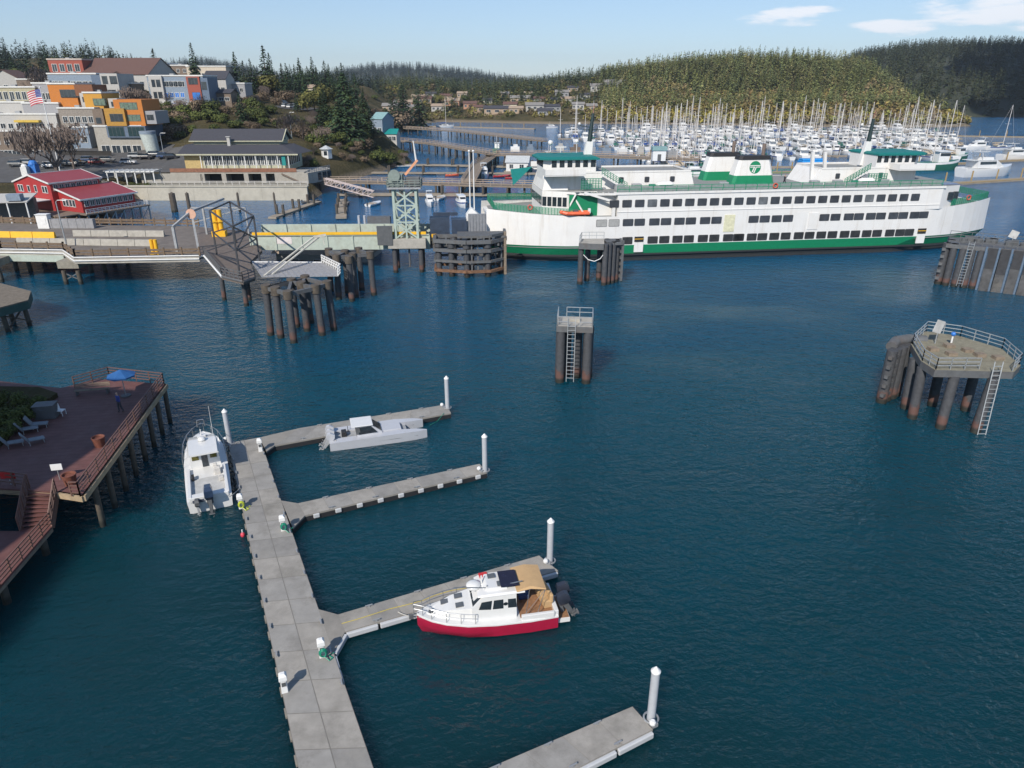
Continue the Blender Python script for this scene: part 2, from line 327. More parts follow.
def land_material():
    m = bpy.data.materials.new('hillside_earth'); m.use_nodes = True; t = m.node_tree; p = t.nodes['Principled BSDF']; p.inputs['Roughness'].default_value = 0.95
    p.inputs['Specular IOR Level'].default_value = 0.1
    g = t.nodes.new('ShaderNodeNewGeometry')
    n = N(t, 'ShaderNodeTexNoise', Scale=0.05, Detail=8.0, Roughness=0.65); t.links.new(g.outputs['Position'], n.inputs['Vector'])
    cr = t.nodes.new('ShaderNodeValToRGB'); e = cr.color_ramp.elements
    e[0].position = 0.3; e[0].color = (0.035,0.036,0.016,1); e[1].position = 0.72; e[1].color = (0.15,0.11,0.065,1)
    for ps, c in ((0.45,(0.065,0.058,0.028,1)),(0.58,(0.10,0.082,0.042,1))): q = e.new(ps); q.color = c
    t.links.new(n.outputs['Fac'], cr.inputs[0])
    n2 = N(t, 'ShaderNodeTexNoise', Scale=0.6, Detail=6.0, Roughness=0.7); t.links.new(g.outputs['Position'], n2.inputs['Vector']); bp = N(t, 'ShaderNodeBump', Strength=1.0, Distance=1.5); t.links.new(n2.outputs['Fac'], bp.inputs['Height']); t.links.new(bp.outputs[0], p.inputs['Normal'])
    s = t.nodes.new('ShaderNodeSeparateXYZ'); t.links.new(g.outputs['Position'], s.inputs[0])
    r = N(t, 'ShaderNodeMapRange'); r.inputs[1].default_value = 0.9; r.inputs[2].default_value = 2.2; r.inputs[3].default_value = 1; r.inputs[4].default_value = 0; t.links.new(s.outputs['Z'], r.inputs[0])
    mx = N(t, 'ShaderNodeMix', data_type='RGBA'); t.links.new(r.outputs[0], mx.inputs[0]); t.links.new(cr.outputs[0], mx.inputs[6]); mx.inputs[7].default_value = (0.20,0.165,0.12,1)
    t.links.new(mx.outputs[2], p.inputs['Base Color']); return m
earth = land_material()
xs = np.unique(np.concatenate([np.arange(-200,-20,2.5), np.arange(-20,60,8), np.arange(-480,-200,8), np.arange(60,560,10), np.arange(-1600,-480,40)]))
ys = np.unique(np.concatenate([np.arange(95,300,2.5), np.arange(300,700,6), np.arange(700,1250,12), np.arange(1250,2000,50)]))
structure(grid('shore_land', xs, ys, ground, earth))
# street and parking apron laid a little above the land
def drape(name, poly, m, dz=0.06, step=3.0):
    P = np.array(poly); x0, y0 = P.min(0); x1, y1 = P.max(0)
    gx = np.arange(x0, x1+step, step); gy = np.arange(y0, y1+step, step); vs = []; ix = {}; b = MB()
    n = len(poly)
    def ins(x, y):
        c = False
        for i in range(n):
            a, q = poly[i], poly[(i+1) % n]
            if (a[1] > y) != (q[1] > y) and x < (q[0]-a[0])*(y-a[1])/(q[1]-a[1]+1e-12)+a[0]: c = not c
        return c
    X, Y = np.meshgrid(gx, gy); Z = ground(np.stack([X.ravel(), Y.ravel()],1)).reshape(X.shape)+dz
    for i in range(len(gy)-1):
        for j in range(len(gx)-1):
            if ins(gx[j]+step/2, gy[i]+step/2): b.add([(gx[j],gy[i],Z[i,j]),(gx[j+1],gy[i],Z[i,j+1]),(gx[j+1],gy[i+1],Z[i+1,j+1]),(gx[j],gy[i+1],Z[i+1,j])], [(0,1,2,3)])
    return structure(b.build(name, m))
drape('street', [(-175,200),(-150,176),(-118,180),(-104,206),(-92,214),(-88,232),(-112,238),(-175,238)], asphalt, 0.12)
_r = [up(a,b,c).xy for a,b,c in [(275,112,325),(312,112,325),(318,102,345),(282,102,350)]]
drape('car_park', [tuple(v) for v in _r], asphalt, 0.25)
floor_m = mat('forest_floor', (0.030,0.036,0.018), 0.95, var=0.4, scale=0.03)
# far ridges across the water
def ridge(name, pts, Y0, Y1, base=0.0, front=0.55):
    prof = [(up(px,py,Y1).x, max(up(px,py,Y1).z-14, 2)) for px, py in pts]; px_ = np.array([p[0] for p in prof]); pz = np.array([p[1] for p in prof])
    def fn(P):
        k = Y1/np.maximum(P[:,1],1); h = np.interp(P[:,0]*k, px_, pz); t = np.clip((P[:,1]-Y0)/(Y1-Y0), 0, None)
        z = h*np.where(t < 1, np.sin(np.clip(t,0,1)*math.pi/2)**0.9, np.clip(1-(t-1)*0.6, 0, 1)); z = z+4*np.sin(P[:,0]*0.011)*np.clip(t,0,1)
        e = np.minimum(P[:,0]*k-px_[0], px_[-1]-P[:,0]*k)
        return np.where(t <= 0, -2, np.where(e < 0, -2, z*np.clip(e/60,0,1)))
    xs_ = np.linspace(min(px_)*0.5 if min(px_)>0 else min(px_), max(px_)*1.6, 90); ys_ = np.linspace(Y0-10, Y1*1.5, 40)
    structure(grid(name, xs_, ys_, fn, floor_m)); return fn
ridge_far = ridge('far_shore_hill', [(820,60),(870,52),(900,48),(940,45),(1000,43),(1060,42),(1150,44),(1300,55)], 720, 1500)
ridge_mid = ridge('distant_hills', [(-40,70),(150,66),(200,60),(240,66),(290,75),(330,72),(370,67),(420,66),(470,70),(520,79),(580,80),(660,76)], 1500, 2600)
# ---------------------------------------------------------------- vegetation
def conifer_geo(h, r, n_lvl, n_cl, seed, sz=0.3, bare=0.12):
    g = random.Random(seed); V = []; F = []
    for i in range(n_lvl):
        t = (i+0.5)/n_lvl; z = h*(bare+(1-bare)*t); rr = r*((1-t)**0.75)*g.uniform(0.7,1.15)+0.03*r
        for j in range(max(3, int(n_cl*(1-0.6*t)))):
            a = g.uniform(0, 2*math.pi); q = rr*g.uniform(0.35,1.0); c = Vector((q*math.cos(a), q*math.sin(a), z+g.uniform(-.5,.5)*h/n_lvl-0.18*q))
            s = r*sz*(1.15-0.65*t)*g.uniform(0.6,1.3); o = Vector((math.cos(a), math.sin(a), -0.35+g.uniform(-.35,.35))).normalized(); u = Vector((-math.sin(a), math.cos(a), g.uniform(-.4,.4))).normalized()
            b = len(V); V += [c-u*s*0.55-o*s*0.5, c+u*s*0.55-o*s*0.45, c+u*s*0.3+o*s*0.8, c-u*s*0.3+o*s*0.7]; F.append((b,b+1,b+2,b+3))
    b = len(V); V += [Vector((0.06*r,0,h*0.9)), Vector((-0.06*r,0.05*r,h*0.9)), Vector((0,0,h*1.03)), Vector((0,-.06*r,h*0.9))]; F += [(b,b+1,b+2,b+3)]
    return V, F
def bush_geo(rx, rz, n, seed, sz=0.28, zc=None, lobes=5):
    g = random.Random(seed); V = []; F = []; zc = rz*0.9 if zc is None else zc
    L = [(Vector((g.uniform(-.5,.5)*rx, g.uniform(-.5,.5)*rx, zc+g.uniform(-.35,.4)*rz)), g.uniform(0.45,0.75)) for _ in range(lobes)]
    for i in range(n):
        c0, q = L[i % lobes]; d = Vector((g.gauss(0,1), g.gauss(0,1), g.gauss(0,1))).normalized(); k = g.uniform(0.55,1.05)*q
        c = c0+Vector((d.x*rx*k, d.y*rx*k, d.z*rz*k)); s = rx*sz*g.uniform(0.5,1.2)
        nrm = (d+Vector((g.uniform(-.6,.6), g.uniform(-.6,.6), g.uniform(-.3,.7)))).normalized(); u = nrm.orthogonal().normalized(); v = nrm.cross(u)
        b = len(V); V += [c-u*s-v*s*0.6, c+u*s*0.8-v*s*0.7, c+u*s+v*s*0.6, c-u*s*0.7+v*s*0.8]; F.append((b,b+1,b+2,b+3))
    return V, F
bark = mat('bark', (0.09,0.065,0.05), 0.9, var=0.3)
greybark = mat('bare_twigs', (0.13,0.10,0.085), 0.9, var=0.25)
L_con = leaf_mat('conifer_needles', (0.012,0.026,0.014), (0.045,0.075,0.032))
L_oliv = leaf_mat('olive_foliage', (0.03,0.045,0.012), (0.10,0.115,0.03))
L_yel = leaf_mat('yellow_green_foliage', (0.06,0.065,0.018), (0.15,0.14,0.04))
L_tan = leaf_mat('tan_twigs', (0.09,0.065,0.045), (0.22,0.165,0.11))
L_tint = leaf_mat('forest_foliage', (0.7,0.7,0.7), (1.35,1.35,1.35), tint=True)
def mk(V, F, name, m, parent=None):
    b = MB(); b.add(V, F); return b.build(name, m, parent)
def trunk_mb(h, r, lean=0.0):
    b = MB(); b.tube((0,0,-1),(lean*0.5,0,h*0.5),r,r*0.7,n=7); b.tube((lean*0.5,0,h*0.5),(lean,0,h*0.97),r*0.7,r*0.15,n=6); return b
def bare_geo(h, seed, spread=0.55, depth=4):
    g = random.Random(seed); b = MB()
    def grow(p, d, L, r, k):
        q = p+d*L; b.tube(p, q, r, r*0.62, n=5 if k > 1 else 3)
        if k == 0: return
        for i in range(g.choice((2,3,3)) if k < depth else 4):
            e = (d+Vector((g.uniform(-1,1), g.uniform(-1,1), g.uniform(-.2,.7)))*spread*1.3).normalized(); grow(p+d*L*g.uniform(0.6,1), e, L*g.uniform(0.6,0.82), r*0.55, k-1)
    grow(Vector((0,0,-0.5)), Vector((0,0,1)), h*0.34, h*0.026, depth); return b
def tree_proto(kind, seed):
    if kind == 'con':
        t = thing('conifer_tree', '', 'tree'); V, F = conifer_geo(10, 2.6, 22, 34, seed, 0.22); mk(V, F, 'crown', L_con, t); trunk_mb(10, 0.22).build('trunk', bark, t)
    elif kind == 'big':
        t = thing('conifer_tree', '', 'tree'); V, F = conifer_geo(10, 4.0, 26, 90, seed, 0.125, 0.06); mk(V, F, 'crown', L_con, t); trunk_mb(10, 0.3).build('trunk', bark, t)
    elif kind in ('oliv','yel','tan'):
        t = thing({'oliv':'evergreen_bush','yel':'leafy_tree','tan':'bare_bush'}[kind], '', 'tree' if kind == 'yel' else 'bush'); V, F = bush_geo(4.2, 4.0, 1000, seed, 0.095 if kind != 'tan' else 0.07, zc=5.0 if kind == 'yel' else 3.4, lobes=7)
        mk(V, F, 'crown', {'oliv':L_oliv,'yel':L_yel,'tan':L_tan}[kind], t); b = MB(); b.tube((0,0,-1),(0.2,0,4),0.25,0.12,n=6); b.tube((0.1,0,2),(1.6,0.6,5),0.12,0.05,n=5); b.tube((0.1,0,2.2),(-1.5,-0.4,5.2),0.12,0.05,n=5); b.build('trunk', bark, t)
    else:
        t = thing('bare_tree', '', 'tree'); bare_geo(10, seed).build('trunk', greybark, t)
        V, F = bush_geo(3.9, 3.3, 700, seed+5, 0.10, zc=6.4, lobes=12)
        for i in range(0, len(V), 4):       # thin twig sprays
            c = (V[i]+V[i+2])/2
            for j in range(4): V[i+j] = c+(V[i+j]-c)*Vector((0.5,0.10,1.2))
        mk(V, F, 'crown', greybark, t)
    return t
_pr = {}
def tree(kind, x, y, z, h, label, group, sc=1.0):
    g = random.Random(int(x*31+y*17)); key = (kind, g.randrange(4))
    if key not in _pr:
        o = _pr[key] = tree_proto(kind, 100+key[1]*13+len(kind)); o.location = (x,y,z); o.rotation_euler = (0,0,g.uniform(0,6)); o['label'] = label; o['group'] = group
    else: o = dup(_pr[key], (x,y,z), g.uniform(0,6), label, group)
    hh = h/10; o.scale = (hh*sc*g.uniform(.85,1.15), hh*sc*g.uniform(.85,1.15), hh); return o
def tree_px(kind, px, ptop, Y, label, group, sc=1.0):
    t = up(px, ptop, Y); z = gz(t.x, Y); return tree(kind, t.x, Y, z-0.3, max(t.z-z, 2.5), label, group, sc)
SK = 'conifers on the skyline behind the town'
for px, pt, Y, s in [(190,42,345,0.75),(152,48,400,0.8),(233,51,352,0.75),(242,60,340,0.7),(222,72,335,0.8),(262,45,370,0.75),(268,52,378,0.8),(249,58,360,0.7)]:
    tree_px('con', px, pt, Y, {190:'tall lone conifer on the skyline right of the brown roof', 262:'tallest conifer of the skyline cluster above the grey roofed restaurant', 152:'dark conifer on the skyline just left of the lone tall one'}.get(px,'dark green conifer in the skyline cluster behind the town'), SK, s)
for i in range(22):
    px = 272+i*4.3; tree_px('con', px, 62+7*math.sin(i*1.9)+abs(i-8)*0.8+(8 if i>16 else 0), 380+(i*37 % 50), 'dark conifer in the row on the ridge above the car park', 'conifers on the ridge above the car park', 0.75)
for px, pt, Y, lab in [(342,72,268,'big dark spreading conifer above the waterfront'),(238,92,262,'dark conifer behind the grey roofed restaurant'),(322,88,285,'dark conifer on the slope left of the big spreading conifer'),(362,92,290,'dark conifer on the slope right of the big spreading conifer'),(228,80,325,'dark conifer beside the white building on the slope'),(295,92,318,'small dark conifer beside the car park'),(402,84,500,'dark conifer above the bay head'),(418,86,520,'dark conifer near the beach, right of its neighbour'),(392,90,480,'dark conifer left of the pair above the bay head')]:
    tree_px('big' if px in (342,322,362,402) else 'con', px, pt, Y, lab, 'dark conifers on the town slope', 1.0 if px != 342 else 1.0)
for k,(px, pt, Y) in enumerate([(152,108,270),(165,104,272),(180,112,264),(195,108,272),(208,106,270),(222,112,264),(170,122,255),(190,124,252),(212,122,252),(232,118,255),(246,108,275),(160,128,250),(178,130,247),(205,130,246),(345,146,258),(360,142,262),(375,146,262),(388,150,270),(368,136,275),(430,96,700),(465,96,720),(330,100,310),(310,118,290),(345,150,250)]):
    tree_px('oliv', px, pt-4, Y, 'olive green bush on the slope above the restaurant' if px < 300 else 'olive green bush near the big spreading conifer' if px < 400 else 'olive green tree behind the far beach', 'olive green bushes on the slopes', 1.4)
for px, pt, Y in [(312,84,330),(322,78,345),(305,88,322),(265,68,365),(440,92,690),(470,100,700),(500,104,690),(525,106,690),(555,108,680),(580,112,660),(650,100,690),(660,106,670)]:
    tree_px('yel', px, pt, Y, 'yellow green tree near the car park' if px < 400 else 'yellow green tree among the houses across the bay', 'yellow green trees', 1.2)
for px, pt, Y in [(262,84,340),(275,92,335),(285,80,350),(258,104,290),(272,112,280),(285,118,262),(300,116,262),(318,128,258),(200,116,275),(225,106,290),(335,112,275),(168,132,246),(240,130,244),(378,100,460),(395,98,480),(440,104,680),(460,104,690),(520,100,720),(545,104,700)]:
    tree_px('tan', px, pt, Y, 'tan leafless bush on the slope behind the restaurant' if px < 360 else 'tan leafless bush across the bay', 'tan leafless bushes', 1.3)
for px, pt, Y, lab in [(42,112,188,'large bare tree behind the red waterfront building'),(38,62,290,'bare tree left of the brick building on the hill'),(285,108,246,'bare tree right of the grey roofed restaurant'),(300,112,252,'taller bare tree right of the grey roofed restaurant'),(22,118,200,'bare tree beside the left edge, behind the large bare tree'),(62,116,205,'bare tree right of the large bare street tree'),(128,82,272,'bare tree between the grey and the blue apartment buildings'),(140,86,276,'smaller bare tree left of the blue apartments')]:
    tree_px('bare', px, pt, Y, lab, 'bare trees of the town', 1.35 if px in (42,38) else 1.0)

def on_ground(px, py):
    d = _ray(px, py); o = Vector((0,0,CAM_H)); T = np.arange(120, 900, 2.0)*1.0; P = np.array([[d.x*t, d.y*t] for t in T/d.y]); z = CAM_H+d.z/d.y*T
    k = np.argmax(ground(P) >= z); return Vector((P[k][0], P[k][1], float(ground(P[k:k+1])[0])))
def bush_at(kind, px, py, h, label, group, sc=1.0):
    q = on_ground(px, py); return tree(kind, q.x, q.y, q.z-0.3, h, label, group, sc)
from mathutils import noise as mnoise
# far-off woods: each one mass
def forest(name, label, items, protos):
    VV = []; FF = []; TT = []; off = 0
    P = [(np.array([tuple(v) for v in V]), np.array(F)) for V, F in protos]
    for (x, y, z, s, sz, k, tint, rot) in items:
        V, F = P[k]; c, q = math.cos(rot), math.sin(rot)
        W = np.column_stack([(V[:,0]*c-V[:,1]*q)*s+x, (V[:,0]*q+V[:,1]*c)*s+y, V[:,2]*sz+z]); VV.append(W); FF.append(F+off); off += len(V); TT.append(np.tile(np.array([*tint,1.0]), (len(V),1)))
    V = np.concatenate(VV); F = np.concatenate(FF); T = np.concatenate(TT)
    me = bpy.data.meshes.new(name); me.vertices.add(len(V)); me.vertices.foreach_set('co', V.ravel()); me.loops.add(F.size); me.loops.foreach_set('vertex_index', F.ravel())
    me.polygons.add(len(F)); me.polygons.foreach_set('loop_start', np.arange(0, F.size, 4)); me.update(calc_edges=True)
    a = me.color_attributes.new('tint', 'FLOAT_COLOR', 'POINT'); a.data.foreach_set('color', T.ravel())
    me.materials.append(L_tint); o = bpy.data.objects.new(name, me); C.objects.link(o); return tag(o, label, 'woodland', kind='stuff')
FP = [conifer_geo(1, 0.24, 12, 13, s, 0.31, 0.05) for s in (1,2,3,4)] + [bush_geo(0.5, 0.5, 46, s, 0.24, lobes=5) for s in (5,6,7)]
g = random.Random(3)
def scatter(n, xr, yr, fn, cond, hh, mixf):
    X = np.array([g.uniform(*xr) for _ in range(n)]); Y = np.array([g.uniform(*yr) for _ in range(n)]); z = fn(np.column_stack([X,Y])); it = []
    for x, y, h in zip(X, Y, z):
        if not cond(x, y, h): continue
        bush, tint, s = mixf(x, y, h); rot = g.uniform(0,6)
        if bush: it.append((x,y,h-0.4,s,s*g.uniform(.7,1),4+g.randrange(3),tint,rot))
        else: H = hh*s*g.uniform(0.65,1.2); it.append((x,y,h-0.5,H*g.uniform(.85,1.15),H,g.randrange(4),tint,rot))
    return it
def pxof(x, y, z):
    v = Vector((x,y,z-CAM_H)); zc = v.y*math.cos(PITCH)-v.z*math.sin(PITCH); return 512+FOC*x/zc, 384-FOC*(v.y*math.sin(PITCH)+v.z*math.cos(PITCH))/zc
def hillmix(x, y, h):
    px, py = pxof(x, y, h)
    if h < 6 and g.random() < 0.9: return True, g.choice([(0.24,0.20,0.035),(0.30,0.25,0.045),(0.19,0.15,0.06),(0.15,0.14,0.035)]), g.uniform(5,9)
    if h < 20 and px > 620 and g.random() < 0.6: return True, g.choice([(0.21,0.15,0.065),(0.17,0.125,0.06),(0.22,0.17,0.055),(0.13,0.115,0.04)]), g.uniform(6,10)
    pn = mnoise.noise(Vector((x*.018,y*.012,3.1)))+.35*mnoise.noise(Vector((x*.06,y*.04,1)))
    if pn > .25 and h < 32 and g.random() < .5: return True, g.choice([(0.21,0.16,0.085),(0.18,0.14,0.075),(0.22,0.18,0.075)]), g.uniform(6,10)
    b = g.uniform(0.6,1.35)*(1+.35*pn); c = g.choice([(0.16,0.185,0.07),(0.19,0.20,0.07),(0.21,0.195,0.085),(0.13,0.155,0.065)]); return False, tuple(k*b for k in c), g.choice([.75,.9,1,1.15,1.35])
_pf = np.array([(500,84),(540,75),(580,67),(620,63),(660,55),(700,50),(750,47),(800,50),(850,52),(880,58),(905,67),(930,79),(950,92),(962,104),(972,118),(980,126)])
def under(x, y, h, H=12): a, b_ = pxof(x, y, h+H); return b_ > np.interp(a, _pf[:,0], _pf[:,1])-2
items = scatter(13500, (60,420), (560,1000), ground, lambda x,y,h: h > 1.0 and pxof(x,y,h)[0] > 600 and under(x,y,h) and (h>8 or y<680), 12, hillmix)
def along_shore(n, pxr, inland, mix):
    it = []; seg = [(SH[i], SH[(i+1) % len(SH)]) for i in range(len(SH)) if 480 < SH[i][1] < 700 and 480 < SH[(i+1) % len(SH)][1] < 700]; P = []
    while len(P) < n:
        a, b_ = g.choice(seg); q_ = a+(b_-a)*g.random(); P.append((q_[0]+g.uniform(-8,8), q_[1]+g.uniform(*inland)))
    for (x, y), h in zip(P, ground(P)):
        if h > 0.6 and pxr[0] < pxof(x,y,h)[0] < pxr[1]: t_, s_ = mix(); it.append((x,y,h-.4,s_,s_*g.uniform(.7,1),4+g.randrange(3),t_,g.uniform(0,6)))
    return it
items += along_shore(2400, (600,985), (3,60), lambda: (g.choice([(0.19,0.17,0.05),(0.23,0.20,0.055),(0.18,0.14,0.075),(0.15,0.13,0.055),(0.20,0.145,0.085)]), g.uniform(4,7)))
items += scatter(2600, (60,370), (555,690), ground, lambda x,y,h: 0.8 < h < 14 and pxof(x,y,h)[0] > 540, 17, lambda x,y,h: (True, g.choice([(0.19,0.17,0.045),(0.22,0.19,0.05),(0.17,0.13,0.065),(0.18,0.145,0.06)]), g.uniform(4,7.5)))
items += along_shore(900, (800,985), (5,75), lambda: (g.choice([(0.26,0.25,0.06),(0.22,0.23,0.06),(0.24,0.20,0.07)]), g.uniform(4,7)))
forest('hill_forest', 'olive green wooded hill behind the marina', items, FP)
def townmix(x, y, h):
    if g.random() < 0.45: return True, g.choice([(0.09,0.085,0.025),(0.12,0.09,0.05),(0.15,0.12,0.06),(0.07,0.08,0.02),(0.17,0.15,0.04)]), g.uniform(5,9)
    c = g.choice([(0.030,0.045,0.022),(0.045,0.055,0.022),(0.06,0.065,0.024)]); return False, tuple(k*1.5 for k in c), 1.0
items = scatter(4200, (-150,150), (640,1150), ground, lambda x,y,h: h > 2.5 and pxof(x,y,h)[0] < 625 and (y > 760 or g.random() < 0.35), 15, townmix)
items += along_shore(1100, (425,640), (10,90), lambda: (g.choice([(0.13,0.12,0.04),(0.17,0.13,0.07),(0.20,0.17,0.05),(0.08,0.09,0.03),(0.15,0.12,0.06)]), g.uniform(3,6.5)))
forest('bay_woodland', 'mixed trees and scrub around the houses across the bay', items, FP)
items = scatter(2600, (-640,-120), (430,760), ground, lambda x,y,h: h > 8 and pxof(x,y,h)[0] < 380 and pxof(x,y,h+13)[1] > np.interp(pxof(x,y,h)[0],[0,60,100,125,145,230,380],[42,42,44,51,62,68,72]), 15, lambda x,y,h: (False, g.choice([(0.018,0.032,0.022),(0.025,0.040,0.024)]), 1.0) if (y > 520 or g.random()<0.3) else townmix(x,y,h))
forest('ridge_forest', 'dark conifer forest on the ridge behind the town', items, FP)
items = scatter(9000, (380,1500), (700,1750), lambda P: ridge_far(P), lambda x,y,h: h > 1.0, 17, lambda x,y,h: (False, g.choice([(0.045,0.055,0.026),(0.055,0.062,0.026),(0.035,0.050,0.026)]), 1.1))
forest('far_shore_forest', 'dark forested hill across the channel at the far right', items, FP)
items = scatter(5200, (-1500,700), (1550,2750), lambda P: ridge_mid(P), lambda x,y,h: h > 3.0, 19, lambda x,y,h: (False, g.choice([(0.020,0.034,0.026),(0.026,0.040,0.028)]), 1.2))
forest('distant_forest', 'bluish dark forest on the distant hills in the centre', items, FP)
# ---------------------------------------------------------------- ferry
FA = R(8.0); F0 = Vector((-5.0, 126.5, 0)); FAX = Vector((math.cos(FA), math.sin(FA), 0)); FN = Vector((-math.sin(FA), math.cos(FA), 0))
def fl(px, py, yl=-10.0):               # pixel -> ferry-local point on the plane local y = yl
    p = on_plane(px, py, F0+FN*yl, FN)-F0; return p.dot(FAX), p.z
def flz(px, py, z):
    p = at(px, py, z)-F0; return p.dot(FAX), p.dot(FN)
LF = 95.5
def hw(s):                               # half width at deck
    e = min(s, LF-s); t = min(max(e/19.0, 0), 1); return 4.6+5.4*(1-(1-t)**2.1)
def sheer(s): e = min(s, LF-s); return 7.7+0.9*max(0, 1-e/20)**1.5
ferry = thing('car_ferry', 'large white and green double-ended car ferry moored at the terminal', 'ferry', F0, FA)
fdark = mat('hull_bottom_black', (0.03,0.032,0.033), 0.5); fwhite = mat('ferry_white', (0.70,0.69,0.67), 0.45, var=0.03, scale=0.6, stain=(0.62,0.57,0.50), stain_amt=0.35, stain_scale=0.35, streak=(0.42,0.36,0.29,0.45))
fdeck = mat('ferry_deck_grey', (0.22,0.225,0.22), 0.8, var=0.1, stain=(0.28,0.28,0.27), stain_amt=0.5); fteal = mat('ferry_teal_roof', (0.004,0.15,0.14), 0.6, var=0.12)
shade_in = mat('car_deck_paint', (0.35,0.36,0.36), 0.7)
hull = MB(); zl = [-1.5, 0.4, 1.15, 2.8, 4.0, 5.6, None]; mats_ = [0, 0, 1, 2, 2, 2]
st = [0,1,2.5,4.5,7,10,13,16,19,22,30,40,50,60,68,74,78,80,82,85,88,90.5,92.7,94.4,95.5]
for sgn in (-1, 1):
    rows = []
    for s in st:
        row = []
        for z in zl:
            zz = sheer(s) if z is None else z; k = min(1, max(0, (zz+1.5)/9)); e = min(s, LF-s)
            rake = (1-k)*1.0*max(0, 1-e/10)*(1 if s < 50 else -1)*(-1 if zz > 2.5 else 1)
            flare = 0.86+0.14*min(1, max(0, zz-0.2)/2.6) if e < 20 else 0.955+0.045*min(1, max(0, zz-0.2)/2.0)
            row.append((s+rake*(0.5 if zz>2.5 else 1.6), sgn*hw(s)*flare, zz))
        rows.append(row)
    for j in range(len(zl)-1):
        for i in range(len(st)-1):
            q = [rows[i][j], rows[i+1][j], rows[i+1][j+1], rows[i][j+1]]
            hull.add(q if sgn < 0 else q[::-1], [(0,1,2,3)], mats_[j])
    if sgn < 0: near_rows = rows
    else:
        for (ii) in (0, -1):             # blunt ends below the car deck
            for j in range(3):
                q = [near_rows[ii][j], near_rows[ii][j+1], rows[ii][j+1], rows[ii][j]]
                hull.add(q, [(0,1,2,3)], mats_[j])
# rubbing strake and hull deck slabs
deckpoly = [(s, -hw(s)+0.12) for s in st]+[(s, hw(s)-0.12) for s in st[::-1]]
hull.prism(deckpoly, 2.4, 2.7, 3)
hull.prism([(s, y) for s, y in deckpoly if 0.9 < s < 94.6], 7.35, 7.62, 2, 3)
hull.box(0.2,0.9,-4.4,4.4,7.0,7.6,2); hull.box(94.6,95.3,-4.4,4.4,7.0,7.6,2)
for sgn in (-1,1):
    for a, b in zip(st[:-1], st[1:]): hull.beam((a,sgn*(hw(a)*0.985+0.06),1.15),(b,sgn*(hw(b)*0.985+0.06),1.15),0.18,0.28,0)
    for x in (0.35, 95.15): hull.beam((x, sgn*4.4, 2.7), (x, sgn*4.4, 7.4), 0.5, 0.5, 2)
hull.build('hull', [fdark, green, fwhite, fdeck], ferry)
# superstructure: passenger cabin with inset ends
cab = MB(); zc0, zc1 = 7.62, 11.5; S0, S1 = 21.5, 83.0
cp = [(S0,-9.97),(S1-2,-9.97),(S1+2.5,-8.3),(S1+4,-5.5),(S1+4,5.5),(S1+2.5,8.3),(S1-2,9.97),(S0,9.97),(13.5,7.2),(9.5,5.2),(9.5,-5.2),(13.5,-7.2),(18.5,-7.2),(18.5,-8.4),(S0,-8.4)]
cab.prism(cp, zc0, zc1, 0, 1); cab.box(S0-0.4,S1-1.6,-10.12,-9.9,11.25,11.62,0); cab.box(S0-0.4,S1-1.6,9.9,10.12,11.25,11.62,0)
cab.box(S0,S1-2,-10.05,-9.9,8.35,8.45,0)
cab.build('passenger_cabin', [fwhite, fdeck], ferry)
frame_m = mat('window_rubber', (0.10,0.10,0.105), 0.5)
def rounded(cx, cz, w, h, r=0.16):
    pts = []
    for (sx, sz, a0) in ((1,-1,-90),(1,1,0),(-1,1,90),(-1,-1,180)):
        for k in range(4): a = R(a0+30*k); pts.append((cx+sx*(w/2-r)+r*math.cos(a), cz+sz*(h/2-r)+r*math.sin(a)))
    return pts
fglass = mat('ferry_glass', (0.045,0.05,0.06), 0.12, var=0.4, scale=0.5, spec=0.7)
fglass2 = mat('ferry_glass_bright', (0.12,0.13,0.14), 0.15, var=0.5, scale=0.6)
def side_window(s, z, w, h, m=fglass, out=0.03, name='window', y=None):
    b = MB(); yy = -hw(s) if y is None else y
    def slab(pp, y0, y1, mi):
        n = len(pp); b.add([(p[0], (y0 if y is not None else -hw(p[0])+(y0-yy)), p[1]) for p in pp]+[(p[0], (y1 if y is not None else -hw(p[0])+(y1-yy)), p[1]) for p in pp],
            [(i,(i+1)%n,n+(i+1)%n,n+i) for i in range(n)]+[tuple(range(n,2*n))[::-1]], mi)
    slab(rounded(s,z,w+0.12,h+0.12), yy+0.03, yy-out, 1); slab(rounded(s,z,w,h), yy, yy-out-0.012, 0)
    return b.build(name, [m, frame_m], ferry)
n_up = 26
for i in range(n_up):
    s, z = fl(614.5+(916-614.5)*i/(n_up-1), 200.5, -9.97)
    s0_, s1_ = fl(614.5,200.5,-9.97)[0], fl(916,194,-9.97)[0]
    side_window(s0_+(s1_-s0_)*i/(n_up-1), 9.75, 1.55, 1.15, fglass2 if (i*7) % 9 == 3 else fglass, y=-9.97)
midpx = [(500,547),(600,644),(700,744),(795,838),(892,935)]
mid = [470+x/3.79 for p in midpx for x in p]+[720+x/3.79 for x in (128,170,215,258,395,437,487,525,570,608,655,692,735,770)]
pale = mat('blanked_window_grey', (0.33,0.33,0.32), 0.6)
for k, px in enumerate(mid):
    s, z = fl(px, 218, -10); o = side_window(s, 6.62, 1.75, 1.1, pale if k < 2 else fglass)
    if k < 2: o['label'] = 'blanked pale grey window'
car = [470+x/3.79 for x in (597,693,737,787,830,883,926,978,1020)]+[720+x/3.79 for x in (68,120,160,205,248,297,338,382,424,470,510,553,592,640,678,713)]
opening = mat('car_deck_opening', (0.028,0.029,0.03), 0.5, var=0.5, scale=1.2)
for px in car:
    s, z = fl(px, 237, -10); side_window(s, 3.55, 1.72, 1.15, opening)
